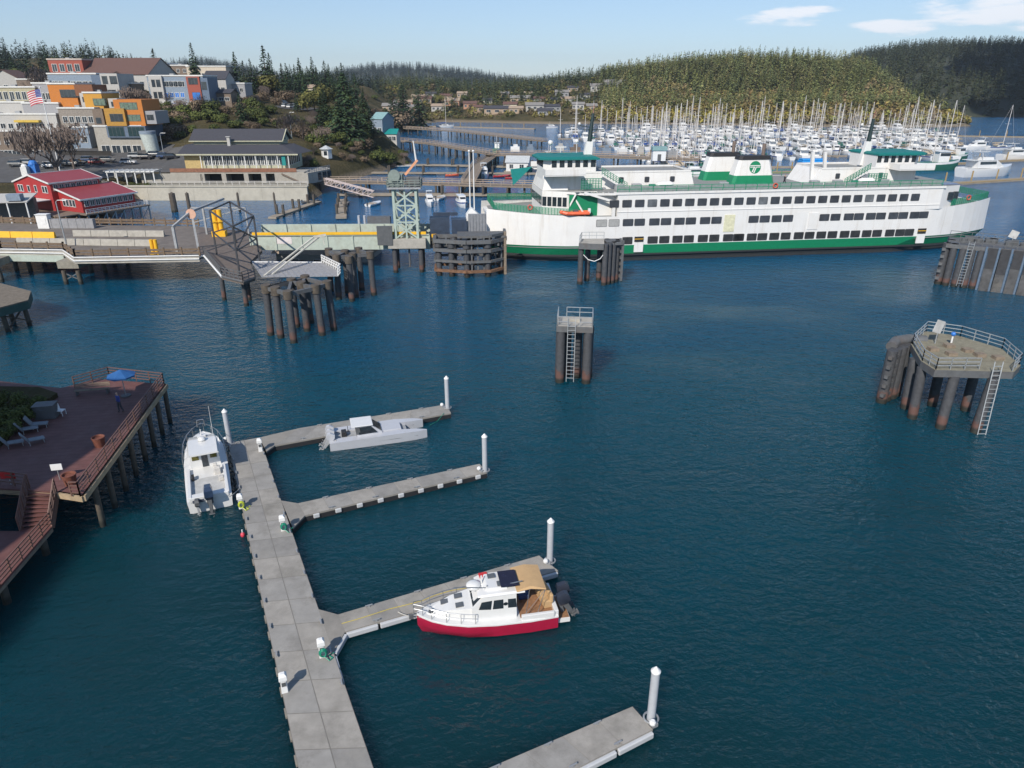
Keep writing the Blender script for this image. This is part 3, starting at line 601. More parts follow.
for px in (640, 757):
    s, z = fl((470 if px == 640 else 720)+px/3.79, 240, -10); b = MB(); b.box(s-0.8,s+0.8,-10.12,-9.95,1.55,3.2,0); b.box(s-0.8,s+0.8,-10.1,-9.95,3.3,4.2,1); b.box(s-0.8,s+0.8,-10.13,-9.95,3.75,3.85,2); b.build('side_gate', [fwhite, opening, yellow], ferry)
for px in (35, 352):
    s, z = fl(720+px/3.79, 222, -10); b = MB(); b.box(s-0.95,s+0.95,-10.09,-9.95,4.6,7.5,0); b.build('side_door', mat('door_cream' if px == 35 else 'ferry_white', (0.62,0.60,0.42), 0.5), ferry)
for k,px in enumerate((795,820)):
    s, z = fl(720+px/3.79, 193, -9.0); side_window(S1+0.2+k*1.35, 9.75, 1.05, 1.3, glass, y=-9.3+k*0.7 if False else -9.42+k*0.55)
# forward lounge windows on the slanted front
for k in range(5):
    a = Vector((9.5,-5.2,9.8)).lerp(Vector((13.5,-7.2,9.8)), (k+0.5)/5); b = MB(); b.rbox((a.x-0.03,a.y-0.05,a.z), (0.7,0.12,1.5), math.atan2(-2,4)); b.build('window', glass, ferry)
for k in range(6):
    b = MB(); b.rbox((9.47,-4.2+k*1.68,9.8),(0.12,1.3,1.4)); b.build('window', glass, ferry)
# roofed side gallery with skylights and rescue boat recess
b = MB(); b.prism([(13.3,-7.3),(S0,-8.4),(S0,-9.97),(16.2,-9.4)], 11.15, 11.45, 0)
for k in range(7): b.box(14.6+k*0.95,15.4+k*0.95,-8.75+(-0.03*k),-7.75-(0.03*k),11.46,11.49,1)
b.beam((16.3,-9.3,7.6),(14.2,-7.6,11.3),0.22); b.beam((20.9,-9.75,7.7),(20.9,-9.75,10.3),0.5); b.beam((20.9,-9.75,10.1),(15.9,-9.2,11.6),0.35); b.beam((13.0,-7.6,7.6),(14.6,-8.6,11.2),0.25)
b.build('gallery_roof', [fwhite, glass], ferry)
b = MB(); b.box(13.6,21.3,-8.2,-8.05,7.62,11.1); b.build('gallery_wall', green, ferry)
# sun deck texas houses and wheelhouses
def texas(s0, s1, slope_left, name):
    b = MB(); h0, h1 = 11.5, 14.3; y = 4.6; e0 = 1.6 if slope_left else 0.2; e1 = 0.2 if slope_left else 1.8
    ring = lambda x0, x1, z, y_: [(x0,-y_,z),(x1,-y_,z),(x1,y_,z),(x0,y_,z)]
    if slope_left: R0 = ring(s0, s1+0.9, h0, y); R1 = ring(s0, s1, h1, y-0.15)
    else: R0 = ring(s0-1.6, s1, h0, y); R1 = ring(s0, s1, h1, y-0.15)
    b.add(R0+R1, [(0,1,5,4),(1,2,6,5),(2,3,7,6),(3,0,4,7)], 0); b.add([(p[0],p[1],p[2]-0.25) for p in R1], [(0,1,2,3)], 1)
    for i in range(4): a, q = R1[i], R1[(i+1)%4]; b.beam(a, q, 0.14, 0.3, 0)
    return b.build(name, [fwhite, fdeck], ferry)
def q(px, z): return flz(px, 190, z)
def wheelhouse(s0, s1, front, name):
    z0, z1 = 14.2, 16.35; sg = -1 if front else 1
    b = MB(); y = 4.2; x0, x1 = s0, s1
    prof = [(x0,-y+1.2),(x0+1.4,-y),(x1,-y),(x1,y),(x0+1.4,y),(x0,y-1.2)] if front else [(x0,-y),(x1-1.4,-y),(x1,-y+1.2),(x1,y-1.2),(x1-1.4,y),(x0,y)]
    b.prism(prof, z0-2.8, z1, 0); o = b.build(name, fwhite, ferry)
    gb = MB(); n = 6
    for k in range(n):
        xx = x0+1.7+(x1-x0-2.2)*k/(n-1)-(0 if front else 1.2); gb.box(xx-0.42,xx+0.42,-y-0.03,-y+0.05,15.15,16.35)
    for k in range(5):
        yy = -y+1.7+k*(2*y-3.4)/4; xe = x0 if front else x1; gb.box(xe-0.04,xe+0.04,yy-0.5,yy+0.5,15.1,16.35)
    gb.build('wheelhouse_glazing', glass, o)
    rb = MB(); m_ = 0.9; rp_ = [(p[0]+(-m_ if p[0] < (x0+x1)/2 else 0.5)*(1 if front else 1)+(0 if front else (0.9 if p[0] > (x0+x1)/2 else 0.8)), p[1]*1.13) for p in prof]
    rb.loft([[(p[0],p[1],z1+0.02) for p in rp_], [(p[0],p[1],z1+0.28) for p in rp_], [((p[0]-(x0+x1)/2)*0.9+(x0+x1)/2,p[1]*0.88,z1+0.5) for p in rp_]]); rb.build('roof', fteal, o)
    wb = MB(); wx0, wx1 = (x0-0.4, x0+6.5) if front else (x1-6.5, x1+0.4)
    wb.prism([(wx0,-7.4),(wx1,-7.4),(wx1,-4.0),(wx0,-4.0)], 14.05, 14.25, 0, 1); wb.box(wx0,wx1,-7.45,-7.3,14.25,15.1,0); wb.box(wx0,wx0+0.12,-7.4,-4,14.25,15.1,0); wb.build('bridge_wing', [fwhite, fdeck], o); wb = MB(); wb.prism([(wx0,7.4),(wx1,7.4),(wx1,4.0),(wx0,4.0)], 14.05, 14.25, 0, 1); wb.box(wx0,wx1,7.3,7.45,14.25,15.1,0)
    wb.build('bridge_wing', [fwhite, fdeck], o); return o
sA = flz(545,160,16.6)[0]; sB = flz(598,160,16.6)[0]; sC = fl(692,205,-4.5)[0]
sA = max(sA, 10.0)
texas(sA+1.5, fl(689,193,-4.6)[0], True, 'sun_deck_house'); wheelhouse(sA, sA+9.0, True, 'wheelhouse')
sD = fl(822,172,-4.6)[0]; sE = fl(922,168,-4.6)[0]
texas(sD, sE-1.0, False, 'sun_deck_house'); wheelhouse(sE-9.0, sE, False, 'wheelhouse')
for px, z in ((648,12.9),(679,12.9),(706,12.9)):
    pass
for px in (652, 666, 680): pass
for k in range(3):
    s = sA+13.5+k*4.6; side_window(s, 12.95, 0.75, 0.85, y=-4.54)
    s = sD+3.2+k*4.2; side_window(s, 12.95, 0.75, 0.85, y=-4.54)
# bridge front slope between cabin and wheelhouse
b = MB(); b.add([(9.6,-5.1,11.5),(9.6,5.1,11.5),(sA+0.3,4.2,14.1),(sA+0.3,-4.2,14.1),(sA+4,-5.1,11.5),(sA+4,5.1,11.5),(sA+4,4.2,14.1),(sA+4,-4.2,14.1)], [(0,1,2,3),(0,3,7,4),(1,5,6,2)]); b.build('bridge_front', fwhite, ferry)
b = MB(); b.rbox((9.9+0.6,-2.5,12.6),(0.1,1.2,0.7)); b.build('name_board', yellow, ferry)
# stairs with green mesh beside the wheelhouses
mesh_green = mat('green_mesh', (0.02,0.20,0.12), 0.6)
for x in (sA+9.5, sE-11.5):
    b = MB(); sg = -1 if x < 50 else 1
    b.beam((x,-5.4,14.2),(x+4.5*(1 if x<50 else -1),-5.4,11.6),0.12,0.5,1); b.beam((x,-6.4,14.2),(x+4.5*(1 if x<50 else -1),-6.4,11.6),0.12,0.5,1)
    b.rail([(x-3.5*(1 if x<50 else -1),-6.5,11.6),(x,-6.5,11.6)],1.9,0.5,0.05,7,0); b.rail([(x,-6.5,14.2),(x+4.5*(1 if x<50 else -1),-6.5,11.6)],1.1,0.6,0.04,4,0)
    b.build('stair', [mesh_green, fwhite], ferry)
# funnels with their emblem
def funnel(sc, yc, name, mark=True):
    b = MB(); L0, L1, W0, W1 = 4.1, 2.75, 1.6, 1.25; zz = [11.5, 13.0, 13.0, 15.9, 15.9, 16.5]
    def ring(z, grow=0.0):
        t = (z-11.5)/5.0; a = L0+(L1-L0)*t+grow; w_ = W0+(W1-W0)*t+grow; sh = -0.15*t*0; r = 0.45
        return [(sc+sh+x, yc+y, z) for x, y in ((-a+r,-w_),(a-r,-w_),(a,-w_+r),(a,w_-r),(a-r,w_),(-a+r,w_),(-a,w_-r),(-a,-w_+r))]
    b.loft([ring(11.5), ring(13.1)], 1, cap=False); b.loft([ring(13.1), ring(15.8)], 0, cap=False); b.loft([ring(15.8,0.1), ring(16.45,0.1)], 2)
    o = b.build(name, [fwhite, green, black], ferry)
    p = MB(); p.tube((sc+1.9,yc,16.4),(sc+1.9,yc,18.4),0.32,n=10); p.build('exhaust_pipe', mat('sooty_pipe',(0.16,0.12,0.10),0.7), o)
    if not mark: return o
    t = (14.5-11.5)/5.0; slope = (W1-W0)/5.0
    def face(x, z, off): w_ = W0+slope*(z-11.5); return (sc+x, yc-w_-off, z)
    e = MB(); cz = 14.5; rr = 1.08; nn = 28
    ring0 = [face(rr*math.cos(2*math.pi*i/nn), cz+rr*math.sin(2*math.pi*i/nn), 0.03) for i in range(nn)]; e.add(ring0, [tuple(range(nn))], 0)
    def strip(pts, off=0.045): e.add([face(x, cz+z, off) for x, z in pts], [tuple(range(len(pts)))], 1)
    strip([(-0.98,0.22),(-0.98,0.36),(0.98,0.36),(0.98,0.22)]); strip([(-0.05,0.22),(-0.05,0.05),(0.40,0.05),(0.5,0.22)]) if False else None
    strip([(-0.95,-0.02),(-0.95,0.10),(-0.22,0.10),(-0.22,-0.02)]); strip([(0.12,-0.02),(0.12,0.10),(0.95,0.10),(0.95,-0.02)])
    strip([(-0.22,0.10),(-0.02,0.10),(-0.40,-0.85),(-0.62,-0.78)]); strip([(0.12,0.10),(0.30,0.10),(-0.08,-0.98),(-0.28,-0.95)])
    e.build('emblem', [green, fwhite], o); return o
s1, y1 = flz(753,184,11.6); funnel(s1, y1+1.4, 'funnel')
s2, y2 = flz(718,178,11.6); funnel(s2, min(y2+1.2, 5.5), 'funnel', False)
b = MB(); b.rbox((s2+2.0,2.2,12.6),(1.8,1.2,2.2)); b.build('deck_locker', fwhite, ferry)
# masts
def mast(s, y, h0, h1, h2, lean, name):
    b = MB(); b.loft([[(s-0.9,y-0.5,h0),(s+0.9,y-0.5,h0),(s+0.9,y+0.5,h0),(s-0.9,y+0.5,h0)],[(s-0.4+lean*0.5,y-0.35,h1),(s+0.7+lean*0.5,y-0.35,h1),(s+0.7+lean*0.5,y+0.35,h1),(s-0.4+lean*0.5,y+0.35,h1)]], 0)
    c = s+0.15+lean*0.5
    b.tube((c,y,h1),(c+lean*0.5,y,h2),0.42,0.26,8,1); b.beam((c-1.6+lean*.3,y,h1+1.9),(c+2.2+lean*.3,y,h1+1.9),0.14,mi=1); b.beam((c-2.1+lean*.3,y,h1+2.6),(c+0.4+lean*.3,y,h1+2.2),0.12,mi=1); b.beam((c+lean*.5,y-1.6,h2-1.0),(c+lean*.5,y+1.6,h2-1.0),0.1,mi=1); b.tube((c+lean*.5,y,h2),(c+lean*.5+0.1,y,h2+1.4),0.06,n=5,mi=2)
    b.ball((c-1.9,y,h1+2.9),0.25,0); b.build(name, [fwhite, mat('mast_dark_green',(0.012,0.03,0.032),0.5), mat('mast_tip',(0.3,0.12,0.08),0.6)], ferry)
mast(sA+8.2, 0.3, 14.3, 19.0, 23.6, 0.9, 'mast'); mast(sE-8.6, 0.3, 14.3, 18.5, 22.4, 0.3, 'mast')
# antennas on the front wheelhouse roof, teal awning on the far wing
b = MB(); b.tube((sA+2,1,17.3),(sA+2,1,18.6),0.06,n=5); b.ball((sA+2,1,18.8),0.45); b.tube((sA+3.4,-1,17.3),(sA+3.4,-1,18.1),0.06,n=5); b.beam((sA+2.4,-1,18.2),(sA+4.4,-1,18.2),0.15); b.tube((sA+6.0,-2,17.3),(sA+6.0,-2,19.0),0.05,n=5); b.ball((sA+6,-2,19.2),0.33); b.build('radar', fwhite, ferry)
b = MB(); b.add([(5.6,6.0,13.9),(9.4,5.0,14.4),(10.2,9.5,13.0),(6.4,9.6,12.6),(6.2,6.4,11.0)], [(0,1,2,3),(0,3,4),(0,4,1)]); b.beam((9.4,5,14.4),(6.2,8,11),0.1); b.build('awning', teal, ferry)
# railings
rg = mat('railing_green', (0.02,0.22,0.12), 0.5)
for ss in ((14,12.5,10,7.5,5,3,1.2),(84,86.5,89,91.5,93.3,94.5)):
    b = MB(); b.rail([(s, -(hw(s)-0.15), sheer(s)) for s in ss]+[(s, hw(s)-0.15, sheer(s)) for s in ss[::-1]], 1.15, 0.55, 0.04, 7); b.build('end_railing', rg, ferry)
b = MB(); b.rail([(S0,-9.5,11.5),(S1-2,-9.5,11.5)],1.1,2.05,0.045,2); b.rail([(S0,9.5,11.5),(S1-2,9.5,11.5)],1.1,2.05,0.045,2)
for i in range(29):
    a = S0+0.1+i*2.04; b.box(a,a+1.9,-9.52,-9.48,11.62,12.5,1)
b.build('sun_deck_railing', [rg, mat('railing_mesh_panel',(0.20,0.24,0.23),0.7)], ferry)
b = MB(); b.box(S1-0.5,S1+3.2,-8.0,-5.2,11.52,11.56); b.build('solar_panel', mat('solar_blue',(0.03,0.04,0.12),0.2), ferry)
for px in (665, 866):
    s = fl(px,183,-8.8)[0]; b = MB(); b.tube((s-1.0,-8.8,12.5),(s+1.0,-8.8,12.5),0.62,n=12); b.ball((s-1.0,-8.8,12.5),0.6); b.ball((s+1.0,-8.8,12.5),0.6); b.box(s-1.1,s+1.1,-9.2,-8.4,11.5,12.0); b.build('life_raft_canister', fwhite, ferry)
    b = MB(); b.box(s-2.7,s-1.7,-9.1,-8.4,11.5,12.7); b.build('equipment_box', mesh_green, ferry)
def ring_buoy(p, nrm_y=True):
    b = MB(); pts = [(p[0]+0.38*math.cos(2*math.pi*i/12), p[1], p[2]+0.38*math.sin(2*math.pi*i/12)) for i in range(13)]; b.path(pts, 0.1, 5); return b.build('life_ring', mat('life_ring_orange',(0.55,0.10,0.06),0.5), ferry)
for px, py, yl, s_ in ((775,187,-9.6,None),):
    s, z = fl(px,py,yl); ring_buoy((s,yl-0.1,12.2))
ring_buoy((7.0,-hw(7)+0.0,9.2)); ring_buoy((88.0,-hw(88)+0.0,9.2)); ring_buoy((0.5,3.2,4.6)); 
b = MB(); b.box(S0+0.3,S1-2.5,-9.3,9.3,11.505,11.52); b.build('sun_deck_coating', fdeck, ferry)
for s in (sA+12, sA+15, sD+1.6, sD+10.5, s1-8, s1+9): b = MB(); b.box(s,s+1.6,-6.6,-5.6,11.5,12.5); b.build('deck_vent', grey, ferry, bevel=0.06)
b = MB(); b.beam((fl(813,170,-3)[0],-3,11.5),(fl(811,165,-3)[0],-3,17.0),0.5); b.build('vent_pipe', fwhite, ferry); b = MB(); b.beam((fl(826,170,-1)[0],-1,11.5),(fl(823,165,-1)[0],-1,16.8),0.5); b.build('vent_pipe', fwhite, ferry)

# people
skin = mat('skin', (0.45,0.28,0.2), 0.6)
def person(loc, rz, label, top, legs, stride=0.18, hair=(0.05,0.03,0.02), group=None, sc=1.0):
    me = bpy.data.meshes.new('person'); V = [(0,0,0.95),(0,0,1.15),(0,0,1.38),(0,0,1.52),(0,0.02,1.66),(0.09,0,0.90),(0.11,stride,0.50),(0.11,stride-0.02,0.09),(0.11,stride+0.13,0.04),(-0.09,0,0.90),(-0.11,-stride*0.6,0.50),(-0.11,-stride-0.12,0.10),(-0.11,-stride+0.03,0.04),
         (0.19,0,1.40),(0.25,-stride*.6,1.13),(0.24,-stride*.2+0.05,0.88),(-0.19,0,1.40),(-0.25,stride*.6,1.13),(-0.24,stride+0.05,0.90),(0,0.0,1.75)]
    E_ = [(0,1),(1,2),(2,3),(3,4),(4,19),(0,5),(5,6),(6,7),(7,8),(0,9),(9,10),(10,11),(11,12),(2,13),(13,14),(14,15),(2,16),(16,17),(17,18)]
    r_ = [.15,.14,.16,.06,.10,.10,.075,.055,.045,.10,.075,.055,.045,.075,.05,.04,.075,.05,.04,.07]
    me.from_pydata(V, E_, []); o = bpy.data.objects.new('person', me); C.objects.link(o); a = o.modifiers.new('skin','SKIN'); sk = me.skin_vertices[0]
    for i, x in enumerate(r_): sk.data[i].radius = (x, x*0.85)
    sk.data[0].use_root = True
    m = bpy.data.materials.new('clothed_figure'); m.use_nodes = True; t = m.node_tree; p = t.nodes['Principled BSDF']; p.inputs['Roughness'].default_value = 0.8
    tcn = t.nodes.new('ShaderNodeTexCoord'); s = t.nodes.new('ShaderNodeSeparateXYZ'); t.links.new(tcn.outputs['Object'], s.inputs[0])
    cr = t.nodes.new('ShaderNodeValToRGB'); cr.color_ramp.interpolation = 'CONSTANT'; e = cr.color_ramp.elements; e[0].color = (0.03,0.025,0.02,1); e[0].position = 0
    e[1].position = 0.05; e[1].color = (*legs,1); k = e.new(0.49); k.color = (*top,1); k = e.new(0.745); k.color = (0.45,0.28,0.2,1); k = e.new(0.875); k.color = (*hair,1)
    mr = N(t, 'ShaderNodeMath', operation='MULTIPLY'); mr.inputs[1].default_value = 0.5; t.links.new(s.outputs['Z'], mr.inputs[0]); t.links.new(mr.outputs[0], cr.inputs[0]); t.links.new(cr.outputs[0], p.inputs['Base Color'])
    me.materials.append(m)
    a.use_smooth_shade = True; c = o.modifiers.new('sub','SUBSURF'); c.levels = 1; c.render_levels = 2
    o.location = loc; o.rotation_euler = (0,0,rz); o.scale = (sc,)*3; return tag(o, label, 'person', group)
pp = F0+FAX*fl(784,184,-6.0)[0]+FN*-6.0; person((pp.x,pp.y,11.53), R(-80), 'person in dark clothes walking past the ferry funnel on the sun deck', (0.02,0.02,0.025), (0.02,0.02,0.03), 0.2, sc=1.15)
# rescue boat resting in the recess
rs = fl(576,210,-9.3)[0]; rb = thing('rescue_boat', 'orange inflatable rescue boat stowed on the ferry side deck', 'boat', F0+FAX*(rs)+FN*-9.2+Vector((0,0,7.85)), FA)
orange = mat('orange_rubber', (0.75,0.13,0.05), 0.5)
b = MB(); b.path([(2.2,-0.6,0.45),(-1.5,-0.65,0.45),(-2.3,-0.3,0.6),(-2.6,0,0.65),(-2.3,0.3,0.6),(-1.5,0.65,0.45),(2.2,0.6,0.45)],0.3,8); b.build('inflatable_tube', orange, rb)
b = MB(); b.loft([[(2.2,-0.5,0.4),(2.2,0.5,0.4),(2.2,0,0)],[(-1.6,-0.45,0.4),(-1.6,0.45,0.4),(-1.6,0,0.05)],[(-2.4,-0.1,0.5),(-2.4,0.1,0.5),(-2.4,0,0.35)]]); b.box(-0.4,0.4,-0.25,0.25,0.4,1.0); b.build('boat_floor', dgrey, rb)
b = MB(); b.rbox((2.3,0,0.75),(0.4,0.4,0.8)); b.build('outboard_motor', white, rb)
# ---------------------------------------------------------------- marine structures in the water
def pilefeet(pxs, z=0): return [at(x, y, 0) for x, y in pxs]
# single access dolphin in mid water
def small_dolphin(name, label, foot, w, d, h, rz, ladder=True):
    t = thing(name, label, 'dolphin', (foot.x, foot.y, 0), rz)
    for x, y in ((-w/2+.45,-d/2+.45),(w/2-.45,-d/2+.45),(-w/2+.5,d/2-.5),(w/2-.5,d/2-.5),(.35,.2),(-.75,.5),(w/2-.3,.3),(-w/2+.35,.2)):
        b = MB(); b.tube((x,y,-3),(x,y,h-0.55),0.45,n=16); b.build('pile', steelpile, t, True)
    b = MB(); b.box(-w/2,w/2,-d/2,d/2,h-0.6,h,0); b.box(-w/2+.1,w/2-.1,-d/2+.1,d/2-.1,h,h+0.03,1); b.box(-.5,.5,-.2,.6,h+.03,h+.35,1); b.build('platform', [dsteel, concrete], t, bevel=0.03)
    b = MB(); a = w/2-.05; c = d/2-.05
    b.rail([(-.9,c,h),(a,c,h),(a,-c,h),(.5,-c,h)],1.0,1.2,0.03,2); b.rail([(-.6,-c,h),(-a,-c,h),(-a,c,h)],1.0,1.2,0.03,2); b.build('railing', steel, t)
    if ladder: b = MB(); b.ladder((-.3,-d/2-.2,0.3),(-.3,-d/2-.08,h+0.9),0.75,(1,0,0)); b.build('ladder', steel, t)
    return t
f = at(574,382); small_dolphin('mooring_dolphin', 'lone grey steel dolphin with front ladder standing in mid channel', f+Vector((0,1.2,0)), 3.6, 3.4, 6.1, R(-6))
# grey pile group with platform against the ferry
f = at(598,284); t = thing('mooring_dolphin', 'grey pile dolphin with small railed platform beside the ferry side', 'dolphin', (f.x,f.y+1.5,0), R(5))
for x, y in ((-2.9,-1.2),(0.6,-2.2),(1.3,-1.6),(2.1,-1.0),(2.8,-.4),(-1.5,.6),(3.1,.6),(0.4,.8),(1.6,1.4)):
    b = MB(); b.tube((x,y,-3),(x,y,5.6 if x < 0.5 else 6.3),0.42,n=14); b.build('pile', steelpile, t, True)
b = MB(); b.prism([(-3.4,-1.8),(0.2,-2.8),(1.1,1.2),(-2.4,1.4)],5.5,6.4,0,1); b.box(1.0,3.4,-1.4,1.6,5.9,6.3,0); b.build('platform', [dsteel, concrete], t)
b = MB(); b.rail([(-3.3,-1.7,6.4),(-2.4,1.3,6.4),(1.0,1.1,6.4)],1.0,1.2,0.03,2); b.build('railing', steel, t)
b = MB(); b.path([(-2.6,-1.6,4.6),(-1.9,-1.9,3.9),(-1.0,-2.2,3.7),(-.2,-2.4,4.1),(.2,-2.5,4.7)],0.06,5); b.build('mooring_rope', white, t)
b = MB()
for k in range(6): b.rbox((3.4,-0.4+0.1,1.0+k*0.95),(0.5,1.6,0.35))
b.beam((3.5,-1.0,.3),(3.5,-1.0,6.5),0.35); b.beam((3.5,0.7,.3),(3.5,0.7,6.5),0.35); b.build('fender_frame', dsteel, t)
# wing dolphin at the ferry bow
f = at(470,276); t = thing('wing_dolphin', 'dense grey pile and beam wing dolphin at the ferry bow', 'dolphin', (f.x,f.y+2,0), R(4))
for x, y in ((-5.0,-1.2),(-3.0,-1.9),(-.6,-2.6),(2.7,-2.4),(-5.2,1.4),(-2.6,1.8),(0.2,1.6),(3.0,1.2),(4.9,-.6),(5.1,1.8)):
    b = MB(); b.tube((x,y,-3),(x,y,5.0+0.3*((x*7)%2)),0.46,n=14); b.tube((x,y,4.6),(x,y,5.4),0.6,n=14); b.build('pile', steelpile, t, True)
pts = [(-5.6,-1.5),(-.6,-3.2),(3.2,-2.9),(5.6,-.6),(5.6,2.2),(-5.6,2.2)]
b = MB()
for z, q_, m_ in ((0.95,0.4,1),(2.5,0.35,0),(4.2,0.5,0),(5.6,0.55,0),(6.5,0.4,0)):
    pp_ = pts if z < 6 else pts[2:5]
    for a, c in zip(pp_, pp_[1:]+([pp_[0]] if z < 6 else [])): b.beam((*a,z),(*c,z),q_,mi=m_)
for k in range(9): b.beam((-5.2+k*1.2,-1.6-0.1*k,5.0),(-5.0+k*1.2,2.0,5.3),0.3)
for k in range(6): b.beam((0.2+k*0.95,-2.9+0.35*k,0.6),(0.2+k*0.95,-2.9+0.35*k,6.4),0.22)
b.build('waler_frame', [dsteel, mat('rusty_beam',(0.17,0.09,0.05),0.8,var=0.4)], t)
b = MB(); b.box(-2.0,5.6,-1.4,2.4,5.9,6.25); b.build('top_deck', dsteel, t)
b = MB(); b.box(5.35,5.75,-1.3,-.7,-.3,6.8); b.build('fender_timber', wood, t)
# far-right platform dolphin
def plat(pts, z): return [tuple(at(x, y, z).xy) for x, y in pts]
ZP = 5.5
P_ = plat([(911,344),(921,361),(935,370),(1014,372),(1021,365),(1003,349),(960,336),(925,331)], ZP)
cx = sum(p[0] for p in P_)/8; cy = sum(p[1] for p in P_)/8
t = thing('mooring_platform', 'large railed concrete platform dolphin on sloping steel piles at right', 'dolphin', (cx,cy,0))
L_ = [(p[0]-cx,p[1]-cy) for p in P_]
b = MB(); b.prism(L_, ZP-0.65, ZP, 0, 1)
for x, y in ((-2.2,0.6),(-1.2,-.6),(0.8,0.3),(1.2,-.9),(2.4,-1.6),(-.2,1.5)): b.box(x-.4,x+.4,y-.35,y+.35,ZP,ZP+.3,2)
b.build('platform', [dsteel, mat('lichened_concrete',(0.20,0.185,0.135),0.9,var=0.25,stain=(0.13,0.11,0.07),stain_amt=0.6), wood], t)
b = MB(); b.rail([(x*.97,y*.97,ZP) for x, y in (L_[3],L_[4],L_[5],L_[6],L_[7],L_[0],L_[1],L_[2])],1.05,1.3,0.03,3); b.rail([(L_[2][0]*.97,L_[2][1]*.97,ZP),(L_[2][0]*.4+L_[3][0]*.57,L_[2][1]*.97,ZP)],1.05,1.3,0.03,3); b.build('railing', steel, t)
for fx, fy, tx, ty in ((912,418,916,365),(940,428,958,372),(975,432,1004,372),(905,408,908,355),(948,402,955,360),(965,410,975,360),(932,405,935,365)):
    a = at(fx,fy,0); c = Vector((*at(tx,ty,ZP-.6).xy, ZP-.6)); c = a.lerp(Vector((c.x,c.y,c.z)),1)
    dx = Vector((a.x+(c.x-a.x)*.25, a.y+(c.y-a.y)*.25, ZP-.6)); dn = a+(a-dx)*0.4
    b = MB(); b.tube((a.x-cx-(dx.x-a.x)*.4,a.y-cy-(dx.y-a.y)*.4,-2.2),(dx.x-cx,dx.y-cy,ZP-.6),0.42,n=14); b.build('pile', steelpile, t, True)
a = at(972,436,0); c = at(1000,374,ZP); b = MB(); q_ = Vector((L_[3][0]*.75+L_[2][0]*.25, L_[3][1]-.15, ZP)); b.ladder((q_.x-.35,q_.y-.9,-.3),(q_.x,q_.y,ZP+1.0),0.7,(1,0,0)); b.build('ladder', steel, t)
b = MB(); b.tube((0.2,1.9,ZP),(0.2,1.9,ZP+1.0),0.08,n=6); b.ball((0.2,1.9,ZP+1.15),0.22,1); b.build('navigation_light', [white, blue], t)
b = MB(); b.rbox((-1.0,2.4,ZP+1.7),(1.1,.06,1.2),R(20),1,ry=R(18)); b.tube((-1.0,2.4,ZP),(-1.0,2.4,ZP+1.6),.05,n=6); b.build('day_board', [steel, mat('faded_board',(0.45,0.45,0.44),0.6)], t)
f = at(893,404,0); b = MB()
for k, (dx, dy) in enumerate(((-.9,-.5),(-.2,.1),(.6,.6),(1.3,1.2))): b.tube((f.x-cx+dx,f.y-cy+dy+1,-3),(f.x-cx+dx,f.y-cy+dy+1,5.3),0.5,n=12)
for k in range(5): b.rbox((f.x-cx-.6,f.y-cy+.45,0.9+k*.95),(1.9,.35,.3),R(38),1)
b.build('fender_piles', [steelpile, dsteel], t, True)
b = MB(); b.path([(f.x-cx-.6,f.y-cy+1.4,5.3),(f.x-cx+.3,f.y-cy+2.4,5.5),(f.x-cx+1.8,f.y-cy+3.0,5.5),(f.x-cx+3.4,f.y-cy+2.8,5.4)],0.5,10); b.build('fender_pipe', dsteel, t, True)
# big wall dolphin behind it
f = at(941,285,0); e = at(1040,297,0); d = (e-f); Lw = d.length; a = math.atan2(d.y,d.x)
t = thing('wall_dolphin', 'long grey dolphin with weathered concrete face panels at the right edge', 'dolphin', f, a)
pl = mat('weathered_panel', (0.075,0.075,0.077), 0.8, var=0.45, scale=0.8, stain=(0.19,0.175,0.155), stain_amt=0.75, stain_scale=0.45)
pd = mat('dark_panel', (0.035,0.036,0.04), .75, var=.3); n = 5; x0 = 4.6; pw = (Lw-x0)/n
for k in range(n):
    zs = (3.3,2.6,3.6,3.0,2.2)[k]; b = MB(); b.rbox((x0+pw*(k+.5),-.3,(zs-.3)/2),(pw*.74,.5,zs+.3)); b.rbox((x0+pw*(k+.5),-.27,(zs+6.25)/2),(pw*.74,.5,6.25-zs),0,1); b.build('face_panel', [pl, pd], t)
b = MB()
for k in range(n): b.tube((x0+pw*k-.05,-.3,-2),(x0+pw*k-.05,-.3,6.4),0.16,n=8)
b.build('panel_pipes', mat('blue_grey_pipe',(0.12,0.17,0.24),0.5), t)
b = MB(); b.box(-.6,Lw,-.2,5.5,5.7,6.3,0); b.build('top_deck', dsteel, t)
for x, y in ((-.5,.6),(.5,.3),(1.7,.2),(2.9,.2),(4.0,.2),(0,3.5),(3,3.8),(7,3.8),(11,3.8)):
    b = MB(); b.tube((x,y,-3),(x,y,6.3 if x<1 else 5.8),0.5,n=14); b.build('pile', steelpile, t, True)
b = MB(); b.ladder((2.3,-.6,.3),(2.6,-.3,7.0),.7); b.build('ladder', steel, t)
b = MB(); b.rail([(-.4,-.1,6.3),(Lw,-.1,6.3)],1.05,1.5,.035,2); b.rail([(Lw,5.3,6.3),(-.4,5.3,6.3),(-.4,-.1,6.3)],1.05,1.5,.035,2); b.build('railing', dsteel, t)
b = MB()
for k in range(7): b.tube((1.5+k*1.9,2.6+(k%3)*.8,6.3),(1.5+k*1.9,2.6+(k%3)*.8,6.9),.55,n=12)
for k in range(5): b.rbox((2.4+k*2.6,4.2,6.6),(1.6,.7,.6),.3*k)
b.build('bollards_and_fenders', dgrey, t)
b = MB(); b.rbox((7.6,4.6,7.7),(1.1,.06,1.1),.2,1,ry=.3); b.tube((7.6,4.6,6.3),(7.6,4.6,7.5),.06,n=6); b.build('day_board', [steel, mat('faded_board',(0.45,0.45,0.44),0.6)], t)
b = MB()
for k in range(5): b.rbox((-.75,.5,1.0+k*1.1),(.5,1.4,.4))
b.build('fender_frame', dsteel, t)
